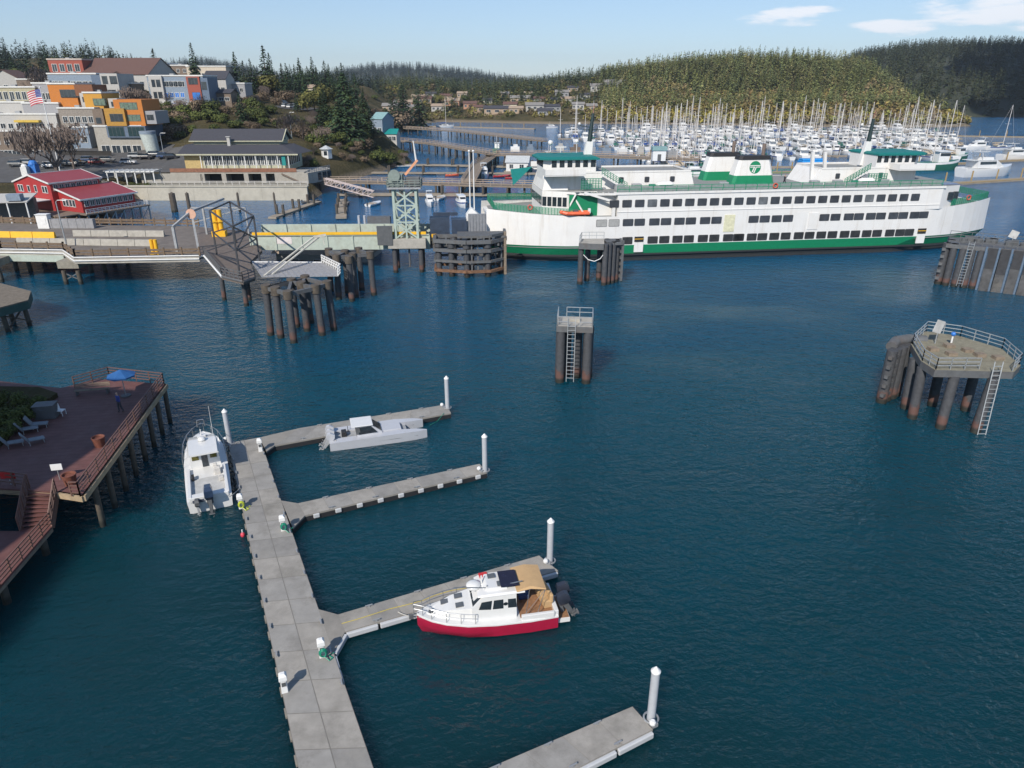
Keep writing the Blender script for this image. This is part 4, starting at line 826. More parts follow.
# leaning pile clusters left of the ferry berth
def cluster(name, label, feet, tops, Yoff, beams, h):
    f0 = at(*feet[0]); t = thing(name, label, 'dolphin', (f0.x,f0.y,0)); tp = []
    for (fx,fy),(hx,hy) in zip(feet,tops):
        a = at(fx,fy)-Vector((f0.x,f0.y,0)); q_ = Vector((a.x*.94+.2,a.y*.96,h)); tp.append(q_)
        b = MB(); b.tube(a+(a-q_)*.4,q_,.42,n=14); b.tube(q_-Vector((0,0,.9)),q_+Vector((0,0,.1)),.56,n=14,mi=1); b.build('pile', [steelpile, mat('pile_band',(0.085,0.07,0.055),0.8,var=0.4)], t, True)
    b = MB()
    for i, j in beams: b.beam(tp[i]-Vector((0,0,.35)),tp[j]-Vector((0,0,.35)),.35,.45)
    b.build('cross_beams', dsteel, t); return t
cluster('pile_cluster', 'leaning cluster of rust footed piles in front of the passenger ramp', [(271,335),(281,337.5),(294,342.5),(307.5,331),(322.5,335),(334,330),(311,323),(297,327)], [(0,0)]*8, 0, [(0,1),(1,2),(2,4),(4,5),(5,6),(6,0),(3,4),(3,7),(7,2),(6,3),(0,7)], 6.2)
cluster('pile_cluster', 'cluster of dark steel piles between the ramp and lattice tower', [(339,299),(356,297),(374,295),(348,293),(362,290),(331,291),(352,301)], [(0,0)]*7, 0, [(0,1),(1,2),(2,4),(4,3),(3,0),(5,0),(5,3),(6,1)], 6.3)
# ---------------------------------------------------------------- floating dock
dock = thing('floating_dock', 'grey concrete floating dock with four side fingers in the foreground', 'dock', (0,0,0))
DZ = 0.5
def dk(pxs, z=DZ): return [tuple(at(x,y,z).xy) for x, y in pxs]
slab_m = [mat('dock_slab_grey', (0.262,0.252,0.235), .85, var=.14, scale=1.1, bump=.15, stain=(0.15,0.14,0.125), stain_amt=.8, stain_scale=.6), mat('dock_slab_warm', (0.285,0.268,0.242), .85, var=.14, scale=1.3, bump=.15, stain=(0.17,0.16,0.14), stain_amt=.9, stain_scale=.5), mat('dock_slab_dark', (0.225,0.216,0.202), .85, var=.16, scale=1.2, bump=.15, stain=(0.28,0.265,0.235), stain_amt=.6, stain_scale=.7)]
_sg = random.Random(4)
def slabs(b, A, B, Cc, D, n, cols=1, m0=0):     # separate cast slabs, A-B one edge, D-C the other
    A,B,Cc,D = [Vector(v) for v in (A,B,Cc,D)]
    for k in range(n):
        for c in range(cols):
            L = (B-A).length/n; e = .02/L; w_ = (D-A).length; f = .02/w_; t0, t1 = k/n+e/n*0+.012/L/n*n*0+e/n, (k+1)/n-e/n; u0, u1 = c/cols+f, (c+1)/cols-f
            P = lambda t,u_: A.lerp(B,t).lerp(D.lerp(Cc,t),u_)
            b.add([(*P(t0,u0),DZ+.008),(*P(t1,u0),DZ+.008),(*P(t1,u1),DZ+.008),(*P(t0,u1),DZ+.008)], [(0,1,2,3)] , m0+_sg.choice((0,0,1,1,2)))
def joints(b, A, B, Cc, D, n, mi=1):     # slab joints across a strip A-B (one edge) and D-C (the other)
    A,B,Cc,D = [Vector((*v,0)) for v in (A,B,Cc,D)]
    for k in range(1, n):
        t = k/n; p = A.lerp(B,t); q_ = D.lerp(Cc,t); b.beam(p+Vector((0,0,DZ-0.02)), q_+Vector((0,0,DZ-0.02)), 0.035, 0.048, mi=mi)
Lt, Lb, Rt, Rb = dk([(228,443),(313,836),(259.5,437.5),(397,836)])
b = MB(); b.prism([Lt,Rt,Rb,Lb], -0.45, DZ-0.1, 2); b.prism([Lt,Rt,Rb,Lb], DZ-0.1, DZ, 0, 1); slabs(b, Lt, Lb, Rb, Rt, 17, 2, 4)
for k in range(26):
    t = (k+.3)/26; p = Vector((*Vector(Lt).lerp(Vector(Lb),t),DZ-.12)); b.rbox((p.x-.04,p.y,p.z),(.08,.55,.14),R(25),3)
b.build('main_walkway', [dockcon, joint, black, mat('dock_edge_wood',(0.22,0.20,0.17),0.8)]+slab_m, dock)
def finger(far, near, gn, name='finger'):
    f = dk(far); n_ = dk(near); b = MB(); poly = f+n_[::-1]; b.prism(poly, -0.45, DZ-0.12, 2); b.prism(poly, DZ-.12, DZ+.004, 0)
    slabs(b, f[-2], f[-1], n_[-1], n_[-2], gn, 1, 3); b.build(name, [dockcon, joint, black]+slab_m, dock); return f, n_
fingers = [finger([(259.5,437.5),(300,428),(446,404.5)], [(266.5,451.5),(275,445.5),(451,413)], 8),
    finger([(281,500.5),(298,503.3),(479.5,463.8)], [(293,528),(305,515.5),(487,472.3)], 8),
    finger([(315.5,608.5),(338,614.5),(539,555.5)], [(333,653),(345,632),(558,570.5)], 8),
    finger([(372,770),(400,806),(632.5,706.5)], [(412,850),(445,836),(653,729.5)], 6)]
fend = mat('white_fender_plastic', (0.46,0.47,0.48), 0.4, var=0.06)
def fenders(p, q_, n, off=0.08, gap=.12):
    p = Vector((*p,0)); q_ = Vector((*q_,0)); d = (q_-p)/n; u = d.normalized(); nn = Vector((u.y,-u.x,0))
    for k in range(n):
        a = p+d*k+u*gap/2+nn*off; c = p+d*(k+1)-u*gap/2+nn*off
        b = MB(); b.beam(a+Vector((0,0,.30)),c+Vector((0,0,.30)),.2,.32); b.build('edge_fender', fend, dock, bevel=.05)
fenders(fingers[2][1][1], fingers[2][1][2], 7); fenders(dk([(333,653)])[0], dk([(345,632)])[0], 1); fenders(dk([(341,683)])[0], dk([(333,655)])[0], 2)
fenders(fingers[3][1][1], fingers[3][1][2], 5); fenders(fingers[1][1][1], fingers[1][1][2], 9, .02, 1.1); fenders(fingers[0][0][2], fingers[0][0][1], 5, .03, 1.5)
# guide piles with conical caps
pile_labels = ['white guide pile at the head of the dock, beside the cabin fishing boat','white guide pile at the tip of the catamaran finger','white guide pile at the tip of the empty second finger','white guide pile at the tip of the finger with the red hulled boat','white guide pile at the tip of the nearest finger']
hoop = mat('grey_hoop', (0.35,0.36,0.37), 0.5, metal=.4); proto_pile = None
for k, (x, y) in enumerate([(230.5,446),(447.6,410),(485,473),(549.7,564),(650.5,722)]):
    p = at(x, y, 0.25)
    if proto_pile is None:
        proto_pile = thing('guide_pile', pile_labels[0], 'pile', p, 0, 'white guide piles of the floating dock')
        b = MB(); b.tube((0,0,-3),(0,0,3.15),.2,n=18); b.build('shaft', whitepile, proto_pile, True)
        b = MB(); b.tube((0,0,3.15),(0,0,3.2),.23,n=18); b.tube((0,0,3.2),(0,0,3.45),.23,.02,n=18); b.build('cap', white, proto_pile, True)
        b = MB(); b.path([(.34*math.cos(a_),.34*math.sin(a_),.28) for a_ in [i*math.pi/8 for i in range(17)]],.05,6); b.rbox((-.35,.1,.3),(.3,.3,.2)); b.ball((-.45,.25,.55),.17,1); b.build('pile_hoop', [hoop, white], proto_pile)
    else: dup(proto_pile, p, k*.5, pile_labels[k])
# mooring cleats along the edges, and the lines the boats hang on
def cleat(p, rz):
    b = MB(); b.rbox((0,0,.05),(.12,.08,.1)); b.rbox((0,0,.12),(.42,.06,.05)); o = b.build('cleat', hoop, dock); o.location = (p[0],p[1],DZ+.008); o.rotation_euler = (0,0,rz)
for k in range(13):
    t_ = (k+.4)/16
    for A_, B_2, s_ in ((Lt,Lb,.14),(Rt,Rb,-.14)):
        v = Vector(A_).lerp(Vector(B_2),t_); cleat((v.x+s_,v.y), math.atan2(Lb[1]-Lt[1],Lb[0]-Lt[0]))
for (f, n_) in fingers:
    for k in range(4):
        v = Vector(n_[-2]).lerp(Vector(n_[-1]),(k+.6)/4.4); q_ = Vector(f[-2]).lerp(Vector(f[-1]),(k+.6)/4.4); a_ = math.atan2(n_[-1][1]-n_[-2][1],n_[-1][0]-n_[-2][0]); w_ = (q_-v)*.08; cleat(tuple(v+w_),a_); cleat(tuple(q_-w_),a_)
rope_m = mat('worn_white_rope',(0.42,0.40,0.36),.9)
def line(pa, za, pb, zb, sag, label, m=None):
    a = at(*pa,za); c = at(*pb,zb); n = 8; b = MB(); b.path([a.lerp(c,i/n)-Vector((0,0,4*sag*(i/n)*(1-i/n))) for i in range(n+1)], .03, 5); tag(b.build('mooring_line', m or rope_m), label, 'rope')
line((421,617),1.2,(398,612),DZ+.1,.12,'white mooring line from the red hulled boat bow to the third finger')
line((545,601),1.1,(535,566),DZ+.1,.1,'white mooring line from the red hulled boat stern to the third finger')
line((229,452),1.3,(233,458),DZ+.1,.05,'mooring line from the cabin fishing boat bow to the dock')
line((229,497),1.1,(240,488),DZ+.1,.05,'mooring line from the cabin fishing boat stern to the dock')
line((336,441),.8,(330,424),DZ+.1,.06,'mooring line from the catamaran stern to the first finger')
b = MB(); _f,_n = fingers[2]; pts_ = [Vector(_f[1]).lerp(Vector(_n[1]),.55).lerp(Vector(_f[2]).lerp(Vector(_n[2]),.5+.12*math.sin(i*1.7)),i/14) for i in range(12)]; b.path([(p.x,p.y,DZ+.03) for p in pts_], .022, 5); tag(b.build('shore_power_cable', mat('yellow_cable',(0.45,0.36,0.08),.6)), 'thin yellowish shore power cable lying along the third finger', 'cable')
# power pedestals
hose_g = mat('green_hose', (0.01,0.22,0.14), 0.5); hose_y = mat('yellow_green_hose', (0.45,0.52,0.05), 0.5)
def pedestal(px, py, label, hose=None):
    p = at(px, py, DZ); t = thing('power_pedestal', label, 'power pedestal', p, R(20), 'white power pedestals along the dock')
    b = MB(); b.loft([[(-.16,-.16,0),(.16,-.16,0),(.16,.16,0),(-.16,.16,0)],[(-.13,-.13,.75),(.13,-.13,.75),(.13,.13,.75),(-.13,.13,.75)],[(-.2,-.2,.8),(.2,-.2,.8),(.2,.2,.8),(-.2,.2,.8)],[(-.19,-.19,1.05),(.19,-.19,1.05),(.19,.19,1.05),(-.19,.19,1.05)],[(-.1,-.1,1.16),(.1,-.1,1.16),(.1,.1,1.16),(-.1,.1,1.16)]]); b.build('post', white, t, bevel=.02)
    b = MB(); b.box(-.1,.1,-.175,-.15,.45,.68); b.build('socket_panel', dgrey, t)
    if hose:
        b = MB()
        for k in range(4): b.path([(.05+(.2-.02*k)*math.cos(a_), -.24-.03*k, .42+(.26-.02*k)*math.sin(a_)) for a_ in [i*math.pi/6 for i in range(13)]], .035, 5)
        b.path([(.1,-.3,.2),(.3,-.5,.05),(.5,-.35,.04),(.3,-.1,.04),(.6,0,.04)],.03,5); b.build('hose', hose, t)
pedestal(260.7,451,'white power pedestal at the root of the catamaran finger')
pedestal(241.4,508,'white power pedestal with yellow green hose beside the cabin fishing boat',hose_y)
pedestal(283.6,530,'white power pedestal with green hose at the root of the second finger',hose_g)
pedestal(322.5,656,'white power pedestal with green hose at the root of the third finger',hose_g)
pedestal(285,691,'white power pedestal alone on the left edge of the dock, nearest the camera')
p = at(243,536,0.1); b = MB(); b.ball((0,0,.1),.16,n=10,sq=(1,1,1.2)); b.tube((0,0,.3),(0,0,.5),.04,n=6,mi=1); o = b.build('mooring_buoy', [mat('pink_red_buoy',(0.6,0.06,0.09),0.4), white], None, True); o.location = p; tag(o, 'small red buoy hanging at the dock left edge', 'buoy')

# ---------------------------------------------------------------- boats at the dock
def outboard(b, x, y, z, s=1.0, tilt=0.0, mi=0, m2=1, rz=0):     # stern faces -x
    M = Matrix.Translation((x,y,z)) @ Matrix.Rotation(rz,4,'Z') @ Matrix.Rotation(tilt,4,'Y') @ Matrix.Scale(s,4); o = MB()
    pr = [(-.10,.45,.16),(-.30,.62,.22),(-.46,.95,.20),(-.34,1.16,.15),(-.05,1.12,.13)]
    o.loft([[( .12,-.1,.45),(.12,.1,.45),(-.28,.14,.42),(-.28,-.14,.42)],[(.16,-.2,.62),(.16,.2,.62),(-.5,.21,.6),(-.5,-.21,.6)],[(.14,-.21,.95),(.14,.21,.95),(-.56,.2,.93),(-.56,-.2,.93)],[(.02,-.14,1.18),(.02,.14,1.18),(-.42,.14,1.13),(-.42,-.14,1.13)]],0)
    o.loft([[(.02,-.08,-.35),(.02,.08,-.35),(-.2,.05,-.35),(-.2,-.05,-.35)],[(.06,-.11,.45),(.06,.11,.45),(-.26,.1,.45),(-.26,-.1,.45)]],m2)
    o.beam((-.1,0,-.35),(-.32,0,-.32),.26,.05,mi=m2); o.tube((.05,0,-.55),(-.32,0,-.55),.09,.06,8,m2); o.beam((-.08,0,-.8),(-.08,0,-.35),.05,.16,mi=m2)
    for k in range(3): a = k*2.094; o.beam((-.36,0,-.55),(-.36,.17*math.cos(a),-.55+.17*math.sin(a)),.1,.03,mi=m2)
    o.beam((.12,0,.3),(.3,0,.35),.3,.4,mi=m2); o.xform(M); b.add(o.v, [], 0); base = len(b.v)-len(o.v)
    for f,mi_ in zip(o.f,o.m): b.f.append([base+i for i in f]); b.m.append(mi_)
def hull_mesh(L, B, secs, mi_rows, cap_stern=True):
    """secs: (x fraction, half beam deck, half beam chine, sheer z, chine z, keel z)"""
    b = MB(); rings = []
    for (x, hb, hc, zs, zcn, zk) in secs: rings.append([(x*L,0,zk),(x*L,-hc*B,zcn),(x*L,-hb*B*.97,zcn+(zs-zcn)*.45),(x*L,-hb*B,zs-.14),(x*L,-hb*B,zs),(x*L,hb*B,zs),(x*L,hb*B,zs-.14),(x*L,hb*B*.97,zcn+(zs-zcn)*.45),(x*L,hc*B,zcn)])
    b.loft(rings, [mi_rows[0],mi_rows[1],mi_rows[1],mi_rows[2],mi_rows[3],mi_rows[2],mi_rows[1],mi_rows[1],mi_rows[0]], cap=cap_stern); return b
steelrail = mat('stainless_rail', (0.40,0.41,0.42), 0.3, metal=.8)
# red-hulled cruiser with two outboards (local +x = bow)
bow = at(417,616,1.1); stn = at(556,612,0.5)+Vector((-.15,.45,0)); ax = Vector((bow.x-stn.x,bow.y-stn.y,0)); L = ax.length
boat = thing('cabin_cruiser', 'white and red cabin cruiser with tan bimini and two outboards on the third finger', 'boat', (stn.x,stn.y,0), math.atan2(ax.y,ax.x))
hred = mat('crimson_hull', (0.36,0.012,0.045), 0.3, var=.08, coat=.3)
secs = [(0,.46,.44,.95,.05,-.35),(.2,.5,.47,.97,.05,-.4),(.45,.5,.46,1.02,.08,-.45),(.65,.46,.40,1.1,.12,-.45),(.8,.36,.27,1.18,.2,-.42),(.9,.24,.15,1.25,.3,-.3),(.97,.10,.05,1.3,.5,.0),(1.0,.02,.01,1.33,.75,.5)]
B_ = 2.75
hull_mesh(L,B_,secs,[0,0,1,1]).build('hull',[hred,gel,mat('white_boot',(0.6,0.6,0.6),.4)],boat,True)
def sh(x): 
    xs_=[s_[0] for s_ in secs]; return np.interp(x,xs_,[s_[3] for s_ in secs]), np.interp(x,xs_,[s_[1] for s_ in secs])*B_
b = MB(); b.loft([[(x*L,-sh(x)[1]-.03,sh(x)[0]-.10),(x*L,sh(x)[1]+.03,sh(x)[0]-.10),(x*L,sh(x)[1]+.03,sh(x)[0]-.03),(x*L,-sh(x)[1]-.03,sh(x)[0]-.03)] for x in (0,.2,.45,.65,.8,.9,.97,1.0)],0); b.build('rub_rail', gel, boat)
# foredeck trunk cabin, pilothouse
b = MB()
def cabring(x, w, z0, z1, ins=.12): return [(x*L,-w,z0),(x*L,w,z0),(x*L,w-ins,z1),(x*L,-w+ins,z1)]
b.loft([cabring(.93,.15,1.22,1.30,.05),cabring(.86,.45,1.2,1.5),cabring(.76,.72,1.15,1.72),cabring(.62,.95,1.05,1.85)],0)
b.loft([cabring(.62,.98,1.05,1.86,.04),cabring(.535,1.02,1.0,2.55,.14),cabring(.47,1.02,1.0,2.62,.13),cabring(.30,1.02,.95,2.62,.12)],0)
b.loft([[(.575*L,-.85,2.52),(.575*L,.85,2.52),(.575*L,.8,2.6),(.575*L,-.8,2.6)],[(.52*L,-.98,2.6),(.52*L,.98,2.6),(.52*L,.9,2.72),(.52*L,-.9,2.72)],[(.24*L,-.98,2.6),(.24*L,.98,2.6),(.24*L,.9,2.72),(.24*L,-.9,2.72)]],0)
b.build('cabin', gel, boat, True)
b = MB(); b.loft([[(.60*L,-.5,2.0),(.60*L,.5,2.0),(.60*L,.5,2.05),(.60*L,-.5,2.05)],[(.5*L,-.62,2.7),(.5*L,.62,2.7),(.5*L,.6,2.9),(.5*L,-.6,2.9)],[(.36*L,-.62,2.7),(.36*L,.62,2.7),(.36*L,.6,2.85),(.36*L,-.6,2.85)]],0); b.build('roof_pod', gel, boat, True)
wb_ = MB()
def sidewin(pts, sg): 
    vs = [(x*L, sg*(1.03-.135*(z-1.0)/1.6+.012), z) for x, z in pts]; wb_.add(vs if sg < 0 else vs[::-1], [tuple(range(len(pts)))], 0)
for sg in (-1,1):
    for pts in ([(.485,1.72),(.572,1.8),(.55,2.25),(.475,2.28)] ,[(.395,1.7),(.472,1.72),(.462,2.28),(.395,2.28)],[(.30,1.68),(.362,1.7),(.362,2.26),(.305,2.25)]):
        wb_ = MB(); sidewin(pts, sg); wb_.build('side_window', glass, boat)
    wb_ = MB(); wb_.tube((.379*L,sg*.985,1.98),(.379*L,sg*.955,1.985),.12,n=12); wb_.build('porthole', glass, boat)
for y0, y1 in ((-.82,-.3),(-.26,.26),(.3,.82)):
    b = MB(); z0, z1 = 1.95, 2.5; f_ = lambda z: (.62-.085*(z-1.86)/.69)*L+.02; b.add([(f_(z0),y0,z0),(f_(z0),y1,z0),(f_(z1),y1*.93,z1),(f_(z1),y0*.93,z1)],[(0,1,2,3)]); b.build('windscreen', glass, boat)
for x, y, z in ((.80,-.25,1.62),(.70,-.38,1.80),(.70,.38,1.80),(.455,-.35,2.9),(.40,.35,2.9)):
    b = MB(); b.rbox((x*L,y,z+.03),(.42,.36,.05),0,0,ry=.09); b.build('deck_hatch', [mat('hatch_tint',(0.10,0.11,0.12),.15)], boat)
b = MB(); b.rbox((.345*L,.1,2.98),(.95,1.35,.04)); b.rbox((.28*L,.1,2.95),(.05,1.3,.05)); b.build('solar_panel', mat('solar_dark',(0.015,0.014,0.03),.15), boat)
tan = mat('tan_canvas', (0.46,0.30,0.15), .85, var=.08)
b = MB(); b.loft([[(.30*L,-1.02,2.72),(.30*L,1.02,2.72),(.30*L,1.0,2.80),(.30*L,-1.0,2.80)],[(.20*L,-1.05,2.85),(.20*L,1.05,2.85),(.20*L,.95,2.97),(.20*L,-.95,2.97)],[(.09*L,-1.08,2.70),(.09*L,1.08,2.70),(.09*L,1.05,2.75),(.09*L,-1.05,2.75)]]); b.build('bimini_top', tan, boat, True)
b = MB()
for sg in (-1,1): b.path([(.24*L,sg*1.15,1.0),(.21*L,sg*1.05,2.85)],.02); b.path([(.16*L,sg*1.15,1.0),(.095*L,sg*1.06,2.7)],.02); b.path([(.095*L,sg*1.06,2.7),(.25*L,sg*1.1,1.1)],.012)
b.build('bimini_frame', steelrail, boat)
teakm = mat('teak_deck',(0.25,0.13,0.065),.7,var=.25,scale=5)
b = MB(); b.box(.015*L,.29*L,-1.1,1.1,.85,.955+.03,0); b.build('cockpit_sole', teakm, boat)
b = MB(); b.box(.03*L,.27*L,-1.32,-1.14,.9,1.28,0); b.box(.03*L,.27*L,1.14,1.32,.9,1.28,0); b.box(-.02,.03*L,-1.2,1.2,.9,1.25,0); b.build('cockpit_coaming', gel, boat, bevel=.03)
b = MB(); b.rbox((.07*L,-.1,1.25),(.5,1.5,.5),.15); b.rbox((.045*L,-.1,1.6),(.2,1.5,.55),.15); b.build('cockpit_seat', tan, boat, bevel=.06)
b = MB(); b.box(.17*L,.25*L,-1.05,-.3,.99,1.3); b.build('blue_cover', mat('navy_cover',(0.02,0.05,0.14),.7), boat, bevel=.06)
b = MB(); b.box(-.75,-.0,-1.0,1.0,.18,.42,0); b.box(-.72,-.05,-.9,.9,.42,.45,1); b.build('swim_platform', [gel, teakm], boat)
omc = mat('grey_blue_cowling',(0.025,0.03,0.045),.35,coat=.1)
for y_ in (.38,-.38):
    b = MB(); outboard(b, -.75, y_, .55, 1.05, .35 if y_ < 0 else .55); b.build('outboard_motor', [omc, dgrey], boat, True)
b = MB(); pr = [(x*L, -sh(x)[1]+.08, sh(x)[0]) for x in (.60,.7,.8,.9,.96)]; pl_ = [(x,-y,z) for x,y,z in pr[::-1]]; tip = [(1.02*L,-.1,1.36),(1.02*L,.1,1.36)]
allp = pr+tip+pl_
for h_ in (.35,.65): b.path([(x,y,z+h_) for x,y,z in allp],.022,5)
for x,y,z in allp: b.tube((x,y,z),(x,y,z+.65),.018,n=5)
b.build('bow_rail', steelrail, boat)
b = MB(); b.ball((.59*L,0,2.72),.42,0,12,(1,1,.55)); b.tube((.53*L,-.1,2.7),(.53*L,-.1,3.2),.05,n=6); b.build('radar_dome', gel, boat, True)
b = MB(); b.tube((.50*L,.45,2.8),(.74*L,.75,3.35),.03,.02,n=6); b.tube((.46*L,.5,2.8),(.25*L,.6,3.1),.03,n=6); b.tube((.5*L,.45,2.7),(.5*L,.45,2.95),.04,n=6); b.build('folded_mast', steelrail, boat)
b = MB(); b.rbox((.505*L,-.7,2.76),(.5,.42,.12),.1); b.build('life_ring_case', red, boat, bevel=.04)
b = MB(); b.tube((.46*L,-1.5,.35),(.46*L,-1.5,1.0),.14,n=10); b.tube((.46*L,-1.35,1.0),(.46*L,-1.5,.9),.02,n=4); b.rbox((.46*L,-1.2,1.12),(.5,.3,.25)); b.build('fender', black, boat)
b = MB(); b.tube((.985*L,0,1.3),(1.05*L,0,1.22),.05,n=6); b.rbox((1.04*L,0,1.12),(.25,.3,.12)); b.tube((.9*L,.15,1.35),(.9*L,.15,1.5),.14,n=10); b.build('anchor', dgrey, boat)
b = MB(); b.rbox((-.9,-.95,.6),(.35,.12,.4)); b.build('fishing_bag', black, boat)
# white cabin fishing boat left of the dock (bow away)
st_ = at(211,505,.4); bw = at(203,437,1.2); ax = Vector((bw.x-st_.x,bw.y-st_.y,0)); L = ax.length+.5
boat = thing('fishing_boat', 'white cabin fishing boat tied along the left of the dock, bow away', 'boat', (st_.x,st_.y,0), math.atan2(ax.y,ax.x))
B_ = 3.1; secs = [(0,.48,.46,1.0,.05,-.35),(.3,.5,.46,1.02,.08,-.4),(.55,.5,.42,1.1,.12,-.42),(.75,.46,.32,1.25,.2,-.4),(.88,.35,.2,1.38,.35,-.25),(.96,.18,.08,1.46,.6,.1),(1.0,.02,.01,1.5,.9,.6)]
hull_mesh(L,B_,secs,[0,0,0,0]).build('hull',[gel],boat,True)
b = MB(); b.box(.02*L,.43*L,-1.12,1.12,.9,1.02,1); b.box(.0,.43*L,-1.36,-1.14,.9,1.3,0); b.box(.0,.43*L,1.14,1.36,.9,1.3,0); b.box(-.05,.05*L,-1.3,1.3,.9,1.25,0); b.build('cockpit', [gel, mat('cockpit_floor_grey',(0.42,0.42,0.41),.8)], boat, bevel=.03)
b = MB(); cr = lambda x,w,z0,z1,i=.12: [(x*L,-w,z0),(x*L,w,z0),(x*L,w-i,z1),(x*L,-w+i,z1)]
b.loft([cr(.95,.2,1.42,1.5,.05),cr(.86,.62,1.3,1.62),cr(.74,.98,1.15,1.72)],0); b.loft([cr(.74,1.02,1.1,1.75,.03),cr(.66,1.08,1.0,2.55,.14),cr(.46,1.1,.95,2.6,.12)],0)
b.loft([[(.70*L,-.95,2.5),(.70*L,.95,2.5),(.69*L,.9,2.6),(.69*L,-.9,2.6)],[(.6*L,-1.1,2.58),(.6*L,1.1,2.58),(.6*L,1.0,2.72),(.6*L,-1.0,2.72)],[(.36*L,-1.1,2.58),(.36*L,1.1,2.58),(.36*L,1.0,2.7),(.36*L,-1.0,2.7)]],0); b.build('cabin', gel, boat, True)
for y0,y1,z0 in ((-.88,-.4,1.75),(-.22,.22,1.1),(.4,.88,1.75)):
    b = MB(); b.rbox((.46*L-.02,(y0+y1)/2,(z0+2.4)/2),(.04,y1-y0,2.4-z0)); b.build('rear_window' if z0 > 1.5 else 'cabin_door', mat('yellowish_glass',(0.10,0.09,0.02),.1) if z0 > 1.5 else glass, boat)
for sg in (-1,1):
    b = MB(); b.add([(.5*L,sg*1.06,1.6),(.70*L,sg*1.03,1.7),(.665*L,sg*.985,2.4),(.5*L,sg*1.0,2.4)],[(0,1,2,3)]); b.build('side_window', glass, boat)
b = MB(); b.ball((.58*L,0,2.85),.3,0,10,(1,1,.7)); b.build('radar_dome', gel, boat, True); b = MB(); b.tube((.66*L,.0,2.7),(.66*L,0,3.3),.04,n=6); b.box(.64*L,.68*L,-.3,.3,2.69,2.8); b.build('roof_light', gel, boat)
b = MB(); b.tube((.62*L,-.85,2.6),(.60*L,-.9,5.4),.022,.012,n=5); b.build('whip_antenna', white, boat)
b = MB(); xs_ = [s_[0] for s_ in secs]; shr = lambda x: (float(np.interp(x,xs_,[s_[3] for s_ in secs])), float(np.interp(x,xs_,[s_[1] for s_ in secs]))*B_)
pr = [(x*L,-shr(x)[1]-.02,shr(x)[0]) for x in (.5,.62,.74,.86,.94)]; allp = pr+[(1.0*L,-.15,1.5),(1.0*L,.15,1.5)]+[(x,-y,z) for x,y,z in pr[::-1]]
b.path([(x,y,z+.7) for x,y,z in allp],.03,5); [b.tube((x,y,z),(x,y,z+.7),.022,n=5) for x,y,z in allp]; b.path([(.97*L,-.3,2.1),(.97*L,-.25,2.7),(.97*L,.25,2.7),(.97*L,.3,2.1)],.03,5); b.build('bow_rail', steelrail, boat)
b = MB(); outboard(b,-.35,.0,.5,1.4,.25); b.build('main_motor', [mat('navy_cowling',(0.02,0.035,0.07),.3,coat=.2), dgrey], boat, True)
b = MB(); outboard(b,-.2,.85,.35,.75,.1); b.build('kicker_motor', [dgrey, grey], boat, True)
b = MB(); b.rbox((.33*L,-.75,1.3),(.5,.45,.6)); b.rbox((.35*L,-.65,1.65),(.3,.3,.25)); b.build('helm_seat', mat('offwhite_gear',(0.5,0.48,0.45),.7), boat, bevel=.05); b = MB(); b.rbox((.22*L,-.95,1.2),(.4,.35,.35)); b.build('bait_box', _mats['offwhite_gear'], boat, bevel=.05); b = MB(); b.rbox((.30*L,.98,1.2),(.5,.2,.35)); b.build('net_bag', black, boat, bevel=.05)
b = MB(); b.rbox((-.06,.75,.95),(.03,.75,.22)); b.build('transom_lettering', mat('dark_lettering',(0.06,0.07,0.1),.5), boat)
for sg, xx in ((-1,.5),(-1,.25),(1,.35)):
    b = MB(); b.tube((xx*L,sg*1.5,.25),(xx*L,sg*1.5,.85),.13,n=10); b.build('fender', black, boat)
# pale catamaran on the first finger (bow right)
st_ = at(330,447,.3); bw = at(427,431,.6); ax = Vector((bw.x-st_.x,bw.y-st_.y,0)); L = ax.length
off = Vector((-ax.y,ax.x,0)).normalized()*1.1
boat = thing('catamaran', 'pale grey power catamaran with small cabin lying along the first finger', 'boat', (st_.x+off.x,st_.y+off.y,0), math.atan2(ax.y,ax.x))
pale_g = mat('pale_grey_gelcoat',(0.44,0.45,0.48),.3,var=.04,coat=.2)
for sg in (-1,1):
    b = MB(); b.loft([[(x*L,sg*1.05-w_,.9*h_+.0),(x*L,sg*1.05-w_*.7,-.25),(x*L,sg*1.05+w_*.7,-.25),(x*L,sg*1.05+w_,.9*h_)] for x,w_,h_ in ((0,.38,.85),(.3,.42,.9),(.7,.42,.98),(.9,.28,.9),(1.0,.06,.82))]); b.build('hull', pale_g, boat, True)
b = MB(); b.box(.02*L,.80*L,-1.1,1.1,.42,.62,0); b.box(.50*L,.74*L,-.62,.62,.62,.95,0); b.box(.74*L,.80*L,-.62,.62,.62,.66,1); b.box(.04*L,.3*L,-.7,.7,.62,.65,1); b.build('deck', [pale_g, grey], boat, bevel=.04)
b = MB(); b.loft([[(.54*L,-.85,.7),(.54*L,.85,.7),(.54*L,.8,.98),(.54*L,-.8,.98)],[(.43*L,-.98,.7),(.43*L,.98,.7),(.43*L,.78,1.68),(.43*L,-.78,1.68)],[(.28*L,-.98,.7),(.28*L,.98,.7),(.28*L,.8,1.7),(.28*L,-.8,1.7)]]); b.build('cabin', pale_g, boat, True)
b = MB(); b.box(.23*L,.45*L,-.92,.92,1.69,1.77); b.build('roof', gel, boat, bevel=.05)
for sg in (-1,1):
    b = MB(); b.add([(.30*L,sg*.965,1.0),(.49*L,sg*.955,1.05),(.43*L,sg*.83,1.6),(.30*L,sg*.85,1.6)],[(0,1,2,3)]); b.build('side_window', glass, boat)
b = MB(); b.add([(.535*L,-.72,1.05),(.535*L,.72,1.05),(.447*L,.68,1.6),(.447*L,-.68,1.6)],[(0,1,2,3)]); b.build('windscreen', glass, boat)
